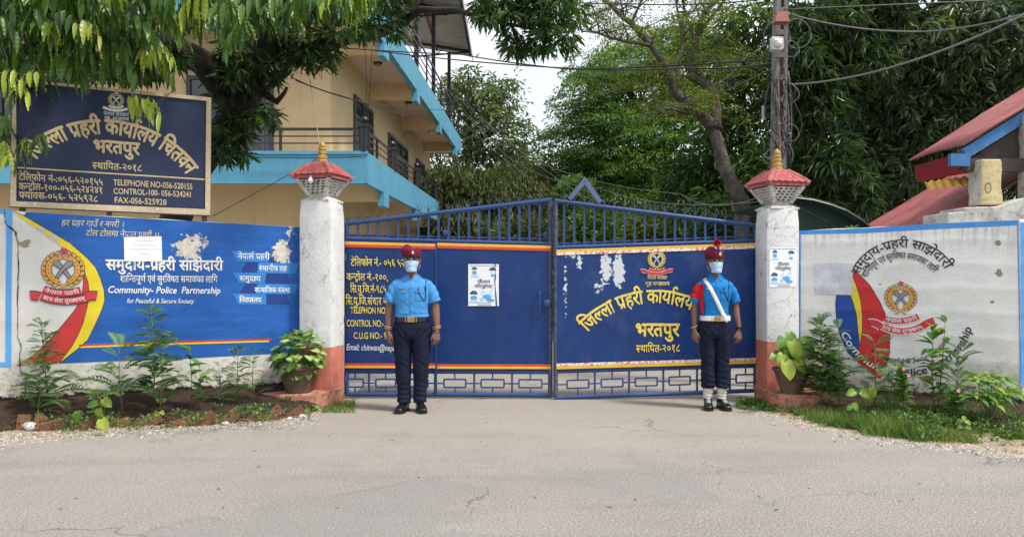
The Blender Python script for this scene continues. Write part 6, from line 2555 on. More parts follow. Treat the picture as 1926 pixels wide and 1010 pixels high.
# ---- grass
F_grass = foliage('grass_blade', (.05, .10, .018), (.13, .24, .035), (.36, .33, .15), .5, .35)
BL = ([(-.5, 0, 0), (.5, 0, 0), (.32, .55, .03), (-.32, .55, .03), (0, 1, .16)], [(0, 1, 2), (0, 2, 3), (3, 2, 4)])
Pg = []
for _ in range(26000):
    x = gg.uniform(1425, 1990)
    lo = np.interp(x, [1400, 1450, 1540, 1640, 1720, 1800, 1926, 1990], [756, 768, 798, 818, 828, 830, 836, 840])
    hi = np.interp(x, [1400, 1450, 1540, 1640, 1800, 1990], [751, 764, 778, 783, 800, 815])
    y = hi + (lo - hi) * gg.random() ** .9 + gg.normal() * 2.5
    q = G(x, y)
    if noise.noise(Vector((q.x * 2.2, q.y * 2.2, 9))) + .7 * noise.noise(Vector((q.x * 8, q.y * 8, 2))) + .30 * (1 - abs(x - 1690) / 230) < .10:
        continue
    Pg.append((q.x, q.y, 0, .05 + .05 * max(0, 1 - abs(x - 1680) / 200)))
for _ in range(1500):
    x = gg.uniform(1385, 1450)
    q = G(x, gg.uniform(752, 770))
    Pg.append((q.x, q.y, 0, .04))
for _ in range(1900):
    x = gg.uniform(40, 560)
    q = G(x, np.interp(x, [0, 300, 560], [812, 801, 786]) + gg.normal() * 3)
    if noise.noise(Vector((q.x * 4, q.y * 4, 3))) < .05:
        continue
    Pg.append((q.x, q.y, 0, .035))
for _ in range(1800):
    q = G(gg.uniform(605, 668), gg.uniform(753, 777))
    if q.x > -2.55 + 2.2 and q.y < 7.4:
        continue
    Pg.append((q.x, q.y, 0, .022))
for _ in range(2500):
    x = gg.uniform(1620, 1950)
    q = RW.w(*RW.uv(x, 740), gg.uniform(.02, .5))
    Pg.append((q.x, q.y, .08, .05))
Pg = np.array(Pg)
n = len(Pg)
A_ = unit(gg.normal(size=(n, 3)) * [.55, .55, .1] + [0, 0, 1])
S_ = np.stack([gg.uniform(.004, .007, n), Pg[:, 3] * gg.uniform(.4, 1.9, n), Pg[:, 3]], 1)
tn = np.clip(.48 + .28 * gg.normal(size=n) + .25 * np.sin(Pg[:, 0] * 9) * np.cos(Pg[:, 1] * 7), 0, 1)
o = cloud(*BL, Pg[:, :3], A_, gg.normal(size=(n, 3)) * [1, 1, .2], S_, tn, 'grass', F_grass, None)
tag(o, 'tufts of green grass along the bed and pillars', 'grass', kind='stuff')

# ---- litter of fallen leaves and low weeds
M_lit = foliage('fallen_leaf', (.10, .06, .03), (.22, .15, .06), (.30, .32, .08), .7, .1)
Pl = []
for _ in range(420):
    x = gg.uniform(0, 600)
    Pl.append(tuple(G(x, np.interp(x, [0, 300, 600], [800, 792, 775]) + gg.normal() * 12, .06)))
for _ in range(260):
    x = gg.uniform(1430, 1950)
    Pl.append(tuple(G(x, np.interp(x, [1430, 1650, 1950], [768, 810, 840]) + gg.normal() * 14, .01)))
for _ in range(26):
    Pl.append(tuple(G(gg.uniform(0, 1900), gg.uniform(790, 960), .004)))
n = len(Pl)
th = gg.random(n) * 6.28
o = cloud(*LEAF2, Pl, np.stack([np.cos(th), np.sin(th), gg.normal(size=n) * .15], 1), gg.normal(size=(n, 3)) * .25 + [0, 0, 1], np.stack([gg.uniform(.010, .02, n), gg.uniform(.02, .05, n), np.full(n, .03)], 1), gg.random(n), 'leaf_litter', M_lit, None)
tag(o, 'fallen brown and yellow leaves lying on the beds and road edge', 'leaf litter', kind='stuff')
F_weed = foliage('weed_leaf', (.03, .075, .02), (.07, .16, .035), (.16, .28, .06), .5, .3)
Cw = []
for _ in range(38):
    x = gg.uniform(20, 560)
    Cw.append(tuple(G(x, np.interp(x, [0, 300, 560], [796, 786, 770]) + gg.normal() * 8, .10)))
for _ in range(70):
    x = gg.uniform(1640, 1950)
    Cw.append(tuple(G(x, np.interp(x, [1600, 1750, 1950], [770, 785, 806]) + gg.normal() * 12, .09)))
for _ in range(26):
    Cw.append(tuple(G(gg.uniform(1400, 1480), gg.uniform(756, 775), .02)))
Cw = np.array(Cw)
per = 22
N = len(Cw) * per
off = gg.normal(size=(N, 3)) * [1, 1, .5]
A_ = unit(off + [0, 0, .7])
Pw = np.repeat(Cw, per, 0) + off * [.035, .035, .02] + [0, 0, .01]
o = cloud(*LEAF2, Pw, A_, gg.normal(size=(N, 3)) * .4 + [0, 0, 1], gg.uniform(.018, .045, (N, 1)) * np.array([[.5, 1, 1]]), gg.random(N), 'ground_weeds', F_weed, None)
tag(o, 'low green weeds creeping over the flower beds', 'weeds', kind='stuff')

# ---- small plants
F_mari = foliage('marigold_leaf', (.045, .095, .035), (.10, .20, .065), (.20, .33, .10), .55, .3)
F_broad = foliage('broad_leaf', (.05, .13, .03), (.10, .24, .05), (.30, .42, .06), .45, .3)
F_cal = foliage('caladium_leaf', (.05, .13, .02), (.11, .25, .03), (.36, .42, .06), .4, .35)
M_stem = simple('green_stem', (.10, .13, .05), .6, .2, 9, .1)
M_stemr = simple('reddish_stem', (.14, .07, .05), .6, .2, 9, .1)


def mesh_of(v, f, tint, mat, name='leaf', smooth=True):
    me = bpy.data.meshes.new(name)
    me.from_pydata(v, [], f)
    at = me.attributes.new('tint', 'FLOAT', 'POINT')
    if hasattr(tint, '__len__'):
        at.data.foreach_set('value', tint)
    else:
        at.data.foreach_set('value', [tint] * len(v))
    me.materials.append(mat)
    if smooth:
        me.polygons.foreach_set('use_smooth', [True] * len(f))
    return me


def frond(pairs=9, w_=.40):
    """feathery compound leaf, 1 long, made of narrow leaflets along a rib"""
    v, f = [], []
    for i in range(pairs + 1):
        t_ = .22 + .78 * i / pairs
        L_ = w_ * math.sin(math.pi * (.15 + .75 * (i / pairs))) * 1.05 + .05
        z = .10 * math.sin(t_ * 3) - .25 * t_ * t_
        for s_ in ((-1, 1) if i < pairs else (0,)):
            dx, dy = (s_ * .80, .60) if s_ else (0, 1)
            b = len(v)
            nx, ny = -dy, dx
            wd = .042
            v += [(0, t_, z), (dx * L_ * .5 + nx * wd, t_ + dy * L_ * .5 + ny * wd, z + .02), (dx * L_, t_ + dy * L_, z - .04), (dx * L_ * .5 - nx * wd, t_ + dy * L_ * .5 - ny * wd, z + .02)]
            f += [(b, b + 1, b + 2), (b, b + 2, b + 3)]
    b = len(v)
    v += [(-.008, 0, 0), (.008, 0, 0), (.006, .5, .05), (-.006, .5, .05), (0, .98, -.16)]
    f += [(b, b + 1, b + 2, b + 3), (b + 3, b + 2, b + 4)]
    return v, f


FR = [mesh_of(*frond(), t_, F_mari, 'frond') for t_ in (.2, .5, .75)]
ov, of = long_leaf(.26, 5, .01, .25)
OV = [mesh_of(ov, of, t_, F_broad, 'oval_leaf') for t_ in (.2, .5, .8)]
nv, nf = long_leaf(.13, 5, .012, .3)
NV = [mesh_of(nv, nf, t_, F_broad, 'narrow_leaf') for t_ in (.55, .8, .95)]


def heart(n=10):
    v = [(0, 0, 0)]
    out = []
    for i in range(n + 1):
        a = math.pi * i / n
        # right half outline of an arrow/heart leaf from notch to tip
        t_ = i / n
        x = .46 * math.sin(math.pi * t_) ** .7 * (1 - .25 * t_)
        y = -.28 + 1.28 * t_ - .16 * math.sin(math.pi * t_ * 1.0) * 0 - (.0 if t_ else -.24)
        out.append((x, y))
    ring = [(x, y) for x, y in out] + [(-x, y) for x, y in out[::-1][1:-1]]
    v += [(x, y, .10 * abs(x) * 2 - .18 * max(0, y) ** 2 + .02 * math.sin(9 * y)) for x, y in ring]
    # midrib points
    m_ = len(ring)
    f = [(0, 1 + i, 1 + (i + 1) % m_) for i in range(m_)]
    # inner ring so the leaf can carry a paler centre
    return v, f


hv, hf = heart()


def heart2():
    """heart leaf with an inner ring: returns verts, faces, tint"""
    v0, _ = heart()
    ring = v0[1:]
    m_ = len(ring)
    v = [(0, .12, 0)] + [(x * .55, .12 + (y - .12) * .55, z * .45) for x, y, z in ring] + ring
    f = [(0, 1 + i, 1 + (i + 1) % m_) for i in range(m_)] + [(1 + i, 1 + m_ + i, 1 + m_ + (i + 1) % m_, 1 + (i + 1) % m_) for i in range(m_)]
    return v, f, m_


h2v, h2f, hm = heart2()
HV = [mesh_of(h2v, h2f, [a_] * (1 + hm) + [b_] * hm, F_cal, 'heart_leaf') for (a_, b_) in ((.55, .35), (.95, .55), (.75, .4), (1.0, .95))]
F_syn = foliage('variegated_leaf', (.035, .10, .025), (.16, .30, .06), (.50, .58, .26), .42, .3)
SV = [mesh_of(h2v, h2f, [a_] * (1 + hm) + [b_] * hm, F_syn, 'variegated_leaf') for (a_, b_) in ((.9, .35), (1.0, .5), (.7, .15), (.5, .2))]


def orient(A, N):
    A = Vector(A).normalized()
    X = A.cross(Vector(N))
    if X.length < 1e-4:
        X = A.cross(Vector((1, .2, .1)))
    X.normalize()
    return Matrix((X, A, X.cross(A))).transposed().to_quaternion()


def stalk(name, label, base, top, meshes, n, L0, L1, rr, group, upf=.35, stem=M_stem, r=.005, start=.15, whorl=1, cat='plant', bend=.03):
    """upright plant: a stem and leaves spiralling up, L0/L1 leaf length at the foot and at the top"""
    T = thing(name, label, cat, base, group)
    base, top = Vector(base), Vector(top)
    mb = MB()
    mid_ = base.lerp(top, .5) + Vector((rr.uniform(-bend, bend), rr.uniform(-bend, bend), 0))
    mb.tube([base - Vector((0, 0, .05)), mid_, top], [r, r * .8, r * .4], 6)
    mb.build('stem', stem, T, smooth='all')
    if meshes is FR:
        n = int(n * 1.7)
    for i in range(n):
        t_ = start + (1 - start) * (i // whorl) / max(1, (n - 1) // whorl)
        p = base.lerp(mid_, t_ * 2) if t_ < .5 else mid_.lerp(top, t_ * 2 - 1)
        a = i * 2.4 + (i % whorl) * 6.28 / whorl + rr.uniform(-.4, .4)
        L_ = (L0 + (L1 - L0) * t_) * rr.uniform(.8, 1.15)
        u_ = upf + (.9 * max(0, t_ - .8) * 3)
        A = Vector((math.cos(a), math.sin(a), u_ + rr.uniform(-.35, .65)))
        if meshes is FR:
            L_ *= rr.uniform(.7, 1.25)
        link('leaf' if meshes is not FR else 'frond', rr.choice(meshes), T, p - base, orient(A, (rr.uniform(-.5, .5), rr.uniform(-.5, .3), 1)), (L_, L_, L_))
    return T


rr = random.Random(8)
LWp = lambda px, py, out: (lambda q: Vector((q.x, q.y, .06)))(LW.w(*LW.uv(px, 600), out))


def on_bed(px, py, z):
    """point on the bed surface seen at a pixel of the photograph"""
    return G(px, py, z)


def up_to(b, px, py):
    return W(px, py, b.y)


mg = 'marigold plants growing in the flower beds'
for (bx, by, tx, ty, n, L0, L1, lab) in (
        (92, 775, 78, 612, 26, .26, .10, 'feathery marigold plant before the red tail of the left mural, rusty tinged'),
        (70, 780, 66, 690, 12, .18, .10, 'short feathery marigold at the foot of the leftmost one'),
        (232, 778, 224, 660, 9, .30, .16, 'sparse tall marigold with a reddish stem before the blue wall'),
        (288, 768, 285, 588, 34, .26, .12, 'tallest dense marigold plant before the blue mural'),
        (300, 775, 306, 660, 12, .20, .12, 'small marigold close to the tallest one'),
        (412, 762, 412, 692, 9, .13, .08, 'small feathery seedling in the middle of the left bed'),
        (446, 760, 447, 655, 20, .13, .09, 'narrow dark green upright marigold in the left bed'),
        (480, 758, 478, 662, 9, .14, .10, 'thin marigold seedling beside the left ledge')):
    b = on_bed(bx, by, .10)
    stalk('marigold_plant', lab, b, up_to(b, tx, ty), FR, n, L0, L1, rr, mg, .3, M_stemr if 'red' in lab else M_stem, .006, .12)
for (bx, by, tx, ty, lab) in ((360, 768, 357, 660, 'broad leaved seedling with paired leaves, left of two'), (374, 768, 375, 688, 'broad leaved seedling with paired leaves, right of two')):
    b = on_bed(bx, by, .10)
    stalk('leafy_seedling', lab, b, up_to(b, tx, ty), OV, 14, .10, .16, rr, 'broad leaved seedlings in the left bed', .25, M_stem, .005, .2, 2)


def caladium(label, base, leaves, group='caladiums in the flower beds', meshes=None):
    T = thing('caladium', label, 'plant', base, group)
    base = Vector(base)
    mb = MB()
    for (px, py, L_, k, ang) in leaves:
        p = W(px, py, base.y - .05 - rr.uniform(0, .05))
        A = Vector((math.sin(ang), -.35, -math.cos(ang) * .9))
        att = p - A.normalized() * L_ * .1
        link('leaf', (meshes or HV)[k], T, att - base, orient(A, (0, -1, .55)), (L_, L_, L_))
        mb.tube([base - Vector((0, 0, .03)), base.lerp(att, .6) + Vector((0, .02, .03)), att], [.004, .0035, .003], 5)
    mb.build('stems', M_stem, T)


caladium('caladium with two bright heart shaped leaves beside the left brick row', on_bed(195, 788, .08), [(196, 752, .11, 1, .9), (180, 758, .09, 0, -1.2), (186, 770, .09, 1, .3)])
caladium('single spotted caladium leaf left of the bigger caladium', on_bed(138, 785, .08), [(146, 776, .09, 0, .2)])
caladium('withering yellow caladium leaf lying over a brick in the left bed', on_bed(200, 800, .07), [(192, 791, .12, 3, .5)])
caladium('tiny bright seedling at the right of the left brick row', on_bed(303, 786, .08), [(298, 777, .05, 1, -1), (303, 774, .05, 1, 1)])
caladium('small caladium at the corner of the broken ledge', on_bed(580, 782, .03), [(578, 770, .07, 0, .4), (595, 763, .06, 2, 1.2)])
caladium('speckled caladium with yellow centred leaves in the right bed', on_bed(1620, 765, .10), [(1622, 738, .12, 1, 1.0), (1606, 736, .10, 1, -1.2), (1640, 730, .10, 3, .1)])
caladium('small caladium between the bricks of the right bed', on_bed(1608, 780, .06), [(1607, 760, .08, 2, .3), (1600, 764, .06, 0, -.9)])
caladium('little round leaved plant in the grass of the right bed', on_bed(1812, 815, .03), [(1806, 790, .05, 0, -.8), (1818, 792, .05, 1, .9), (1808, 800, .05, 0, -1), (1820, 802, .05, 0, .9), (1812, 784, .05, 1, .1)])
for (bx, by, tx, ty, n, L0, L1, lab) in (
        (1545, 758, 1540, 606, 56, .24, .11, 'bushy marigold shrub beside the right flower pot'),
        (1560, 758, 1562, 640, 34, .22, .12, 'lower half of marigold bush leaning right behind its neighbour'),
        (1577, 762, 1577, 622, 12, .16, .12, 'thin upright marigold at the edge of the bush'),
        (1645, 768, 1645, 646, 12, .18, .15, 'marigold plant in front of the red swoosh of the right mural'),
        (1690, 775, 1690, 690, 16, .15, .12, 'marigold in the middle of the right bed before the lettering'),
        (1798, 775, 1803, 662, 14, .20, .16, 'tall marigold with open fronds right of the broad leaved plant')):
    b = on_bed(bx, by, .09)
    stalk('marigold_plant', lab, b, up_to(b, tx, ty), FR, n, L0, L1, rr, mg, .3, M_stem, .006, .1)
for (bx, by, tx, ty, n, L_, lab) in ((1758, 772, 1755, 622, 30, .15, 'tall broad leaved plant covering part of the right mural'), (1762, 772, 1778, 606, 16, .13, 'branch of broad leaves reaching highest before the right mural')):
    b = on_bed(bx, by, .09)
    stalk('broad_leaved_plant', lab, b, up_to(b, tx, ty), OV, n, L_ * 1.1, L_ * 1.05, rr, None, .2, M_stem, .007, .2, 2)
M_pink = simple('pink_petal', (.75, .22, .45), .6, .1, 9, 0)
for (bx, by, tx, ty, n, nm, lab) in ((1698, 778, 1697, 694, 34, 'n', 'periwinkle with pink flowers before the right mural lettering'), (1795, 790, 1798, 735, 30, 'n', 'low periwinkle with a pink flower in the right bed')):
    b = on_bed(bx, by, .08)
    T = stalk('periwinkle', lab, b, up_to(b, tx, ty), OV, int(n * 1.4), .12, .10, rr, 'periwinkles in the right bed', .35, M_stem, .006, .3)
    for (fx, fy) in ((tx - 3, ty - 3), (tx + 6, ty + 10)):
        c = up_to(b, fx, fy) + Vector((0, -.06, 0))
        mb = MB()
        for k in range(5):
            a = k * 2 * math.pi / 5
            d = Vector((math.cos(a), -.2, math.sin(a)))
            s_ = Vector((-math.sin(a), 0, math.cos(a)))
            mb.add([c, c + d * .012 + s_ * .009, c + d * .022, c + d * .012 - s_ * .009], [(0, 1, 2), (0, 2, 3)])
        mb.build('flower', M_pink, T)
# croton with rosettes
T = thing('croton_shrub', 'low croton shrub with yellow green rosettes near the right edge of the bed', 'shrub', on_bed(1860, 790, .08))
b0 = wloc(T)
mb = MB()
for (px, py, dy) in ((1838, 716, 0), (1865, 722, -.05), (1885, 712, .05), (1852, 740, -.1), (1880, 742, -.08), (1858, 706, .1), (1835, 745, -.1), (1900, 735, 0), (1865, 755, -.12)):
    c = W(px, py, b0.y + dy)
    mb.tube([b0, b0.lerp(c, .6) + Vector((0, 0, -.02)), c], [.006, .005, .004], 5)
    for k in range(14):
        a = k * 2.4
        t_ = k / 14
        A = Vector((math.cos(a), math.sin(a), -.25 + 1.0 * t_))
        L_ = .18 * (1.1 - .5 * t_)
        link('leaf', rr.choice(NV), T, c - b0, orient(A, (0, 0, 1)), (L_, L_, L_))
mb.build('stems', M_stem, T)
# tuft growing on the right wall's top
T = thing('wall_top_plant', 'small green plant growing behind the top of the right wall', 'plant', W(1603, 432, 8.3))
b0 = wloc(T)
for k in range(12):
    a = k * 2.4
    link('leaf', NV[0], T, Vector((0, 0, .0)), orient((math.cos(a), math.sin(a), .3 + .08 * k), (0, 0, 1)), (.10, .10, .10))

# ---- flower pots
M_pot = NT('mossy_clay_pot')
_t = M_pot
_p = _t.pos()
_c = _t.mix(_t.step(_t.noise(7, 6, .7, _p), .35, .65), (.085, .060, .040), (.16, .105, .07))
_c = _t.mix(_t.math('MULTIPLY', _t.step(_t.noise(9, 5, .7, _p), .5, .65), .6), _c, (.06, .065, .03))
_t.bump(_t.noise(40, 5, .7, _p), .5, .006)
M_pot = _t.done(_c, .9, 0, .2)


def pot(label, base, rb, rt, h):
    T = thing('flower_pot', label, 'flower pot', base, 'clay pots on the pillar ledges')
    mb = MB()
    mb.lathe(base, [(rb, 0), (rb * 1.02, .01), (rb + (rt - rb) * .9, h * .88), (rt * 1.0, h * .88), (rt * 1.07, h * .93), (rt * 1.05, h), (rt * .94, h), (rt * .88, h * .9)], 26)
    mb.build('pot_body', M_pot, T, smooth=True)
    mb = MB()
    mb.lathe(base + Vector((0, 0, h * .86)), [(rt * .9, 0), (rt * .9, .012), (.01, .03)], 20)
    mb.build('potting_soil', M_earth, T)
    return T


pb_ = Vector(G(562, 737, .157))
pot('wide dark clay pot with variegated plant on the left ledge', pb_, .125, .205, .265)
T = thing('potted_plant', 'dense variegated green and cream plant in the left clay pot', 'plant', pb_ + Vector((0, 0, .24)))
b0 = wloc(T)
mb = MB()
rr = random.Random(14)
for k in range(150):
    u1, u2 = rr.uniform(-1, 1), rr.uniform(0, 6.28)
    z = abs(u1) ** .8
    rad = math.sqrt(max(0, 1 - u1 * u1))
    p = b0 + Vector((rad * math.cos(u2) * .235, rad * math.sin(u2) * .22 - .01, .10 + u1 * .215 + (.03 if u1 > 0 else .06)))
    if p.z < b0.z - .02:
        p.z = b0.z - .02 + rr.uniform(0, .05)
    o_ = (p - (b0 + Vector((0, 0, .05)))).normalized()
    A = (o_ * .8 + Vector((rr.uniform(-.5, .5), rr.uniform(-.5, .3), -.55))).normalized()
    L_ = rr.uniform(.085, .135)
    link('leaf', rr.choice(SV), T, p - b0 - A * L_ * .2, orient(A, o_ + Vector((0, -.2, .4))), (L_, L_, L_))
    if k % 3 == 0:
        mb.tube([b0, b0.lerp(p, .5) + Vector((0, 0, .02)), p], [.004, .003, .003], 4)
mb.build('stems', M_stem, T)
pb2 = Vector(G(1489, 738, .167))
pot('mossy clay pot with broad caladium leaves on the right ledge', pb2, .105, .18, .25)
T = thing('potted_plant', 'caladium with large drooping light green leaves in the right clay pot', 'plant', pb2 + Vector((0, 0, .22)))
b0 = wloc(T)
mb = MB()
for (px, py, L_, k, ang, dy) in ((1475, 640, .17, 0, -.9, -.02), (1497, 655, .24, 1, .35, -.12), (1510, 648, .20, 0, 1.1, -.05), (1482, 690, .19, 3, .1, -.20), (1462, 668, .14, 0, -1.3, -.05), (1520, 668, .15, 2, 1.5, 0),
                                 (1487, 634, .14, 0, .2, .05), (1470, 672, .13, 1, -.5, -.15), (1503, 684, .16, 1, .5, -.18), (1492, 660, .15, 2, -.3, .05), (1516, 640, .12, 0, 2.0, .08), (1478, 655, .16, 2, -.4, 0)):
    p = W(px, py, b0.y + dy)
    A = Vector((math.sin(ang) * .9, -.45, -math.cos(ang) * .8))
    link('leaf', HV[k], T, p - A.normalized() * L_ * .3 - b0, orient(A, (math.sin(ang) * .4, -1, .7)), (L_, L_, L_))
    mb.tube([b0, b0.lerp(p, .5) + Vector((0, 0, .04)), p - A.normalized() * L_ * .3], [.006, .005, .004], 6)
mb.build('stems', M_stem, T)
# concrete drain cover inside the left of the gate
m = MB()
a, b = G(648, 762), G(748, 758)
m.prism([(a.x, 8.62, 0), (b.x + .05, 8.62, 0), (b.x + .12, 9.4, 0), (a.x, 9.4, 0)], (0, 0, .06))
tag(m.build('drain_slab', M_conc, None, bevel=.01), 'low concrete slab on the ground behind the left gate leaf', 'slab')
# ================================================================ people
from mathutils.bvhtree import BVHTree


class Loft(MB):
    def rings(s, secs, n=20, ex=2.3, ref=(1, 0, 0)):
        """secs: (centre, rx, ry) rings; rings stand across the path, rx along the reference side vector"""
        C = [Vector(c) for c, _, _ in secs]
        b = len(s.v)
        ref = Vector(ref)
        for i, (c, rx, ry) in enumerate(secs):
            c = C[i]
            if i == 0:
                t = C[1] - c
            elif i == len(C) - 1:
                t = c - C[i - 1]
            else:
                t = C[i + 1] - C[i - 1]
            t.normalize()
            sx = (ref - t * ref.dot(t)).normalized()
            sy = t.cross(sx)
            for k in range(n):
                a = 2 * math.pi * k / n
                ca, sa = math.cos(a), math.sin(a)
                x = math.copysign(abs(ca) ** (2 / ex), ca) * rx
                y = math.copysign(abs(sa) ** (2 / ex), sa) * ry
                s.v.append(tuple(c + sx * x + sy * y))
        for i in range(len(secs) - 1):
            for k in range(n):
                k2 = (k + 1) % n
                s.f.append((b + i * n + k, b + i * n + k2, b + (i + 1) * n + k2, b + (i + 1) * n + k))
                s.m.append(0)
        s.f.append(tuple(b + k for k in range(n - 1, -1, -1)))
        s.m.append(0)
        e = b + (len(secs) - 1) * n
        s.f.append(tuple(e + k for k in range(n)))
        s.m.append(0)


def flow(secs, k=4):
    """smooth Catmull-Rom through ring sections"""
    out = []
    S = [np.array([*c, a, b]) for c, a, b in secs]
    for i in range(len(S) - 1):
        p0, p1, p2, p3 = S[max(0, i - 1)], S[i], S[i + 1], S[min(len(S) - 1, i + 2)]
        for j in range(k):
            t = j / k
            q = .5 * ((2 * p1) + (-p0 + p2) * t + (2 * p0 - 5 * p1 + 4 * p2 - p3) * t * t + (-p0 + 3 * p1 - 3 * p2 + p3) * t ** 3)
            out.append((tuple(q[:3]), max(.002, q[3]), max(.002, q[4])))
    q = S[-1]
    out.append((tuple(q[:3]), q[3], q[4]))
    return out


def remesh(mb, name, voxel, mat, parent, smooth=4, disp=None):
    o = mb.build(name, mat, None, fixn=True)
    md = o.modifiers.new('r', 'REMESH')
    md.mode = 'VOXEL'
    md.voxel_size = voxel
    md2 = o.modifiers.new('s', 'SMOOTH')
    md2.iterations = smooth
    md2.factor = .5
    dg = bpy.context.evaluated_depsgraph_get()
    me = bpy.data.meshes.new_from_object(o.evaluated_get(dg))
    old = o.data
    bpy.data.objects.remove(o)
    bpy.data.meshes.remove(old)
    me.name = name
    if disp:
        n = len(me.vertices)
        co = np.zeros(n * 3)
        me.vertices.foreach_get('co', co)
        no = np.zeros(n * 3)
        me.vertices.foreach_get('normal', no)
        co = co.reshape(-1, 3)
        no = no.reshape(-1, 3)
        d = np.array([disp(Vector(c)) for c in co])
        co += no * d[:, None]
        me.vertices.foreach_set('co', co.reshape(-1))
    me.polygons.foreach_set('use_smooth', [True] * len(me.polygons))
    me.materials.clear()
    me.materials.append(mat)
    me.update()
    return link(name, me, parent)


def cloth(name, col, rough=.85, var=.10):
    t = NT(name)
    p = t.obj()
    f = t.noise(5, 4, .6, p)
    c = t.mix(t.step(f, .3, .7), tuple(x * (1 - var) for x in col), tuple(x * (1 + var) for x in col))
    t.bump(t.math('ADD', t.noise(14, 3, .5, p), t.math('MULTIPLY', t.noise(420, 2, .5, p), .08)), .35, .012)
    return t.done(c, rough, 0, .2)


M_skin = NT('brown_skin')
M_skin.put(M_skin.b.inputs['Subsurface Weight'], .08)
M_skin.put(M_skin.b.inputs['Subsurface Radius'], (.02, .008, .005))
_f = M_skin.noise(9, 4, .6, M_skin.obj())
M_skin = M_skin.done(M_skin.mix(M_skin.step(_f, .3, .7), (.145, .072, .044), (.20, .10, .064)), .5, 0, .4)
M_shirtA = cloth('light_blue_shirt_cloth', (.060, .25, .56))
M_shirtB = cloth('bright_blue_shirt_cloth', (.012, .17, .46))
M_trou = cloth('navy_trouser_cloth', (.008, .011, .028), .85, .15)
M_beret = cloth('maroon_beret_felt', (.14, .012, .035), .9)
M_mask = cloth('pale_blue_mask', (.34, .48, .66), .7, .05)
M_leath = simple('black_leather', (.010, .010, .011), .28, .2, 20, .15, 90, obj=True)
M_webb = simple('white_webbing', (.72, .71, .68), .6, .06, 20, .2, 200, obj=True)
M_brass = NT('polished_brass').done((.55, .36, .12), .3, .85, .5)
M_silv = NT('silver_badge').done((.62, .58, .50), .35, .6, .5)
M_hair = simple('black_hair', (.008, .007, .007), .45, .2, 30, .4, 160, obj=True)
M_eyew = simple('eye_white', (.34, .30, .27), .2, .02, 5, 0)
M_iris = simple('dark_iris', (.012, .008, .006), .1, 0, 5, 0)
M_redc = cloth('red_armband_cloth', (.45, .012, .02))
M_but = simple('dark_button', (.02, .05, .10), .4, 0, 5, 0)
M_cord = simple('black_cord', (.008, .008, .01), .6, 0, 5, 0)
M_gait = cloth('white_gaiter_cloth', (.58, .55, .49), .9)
M_ybr = simple('yellow_red_bangle', (.55, .28, .02), .5, .2, 60, .1)


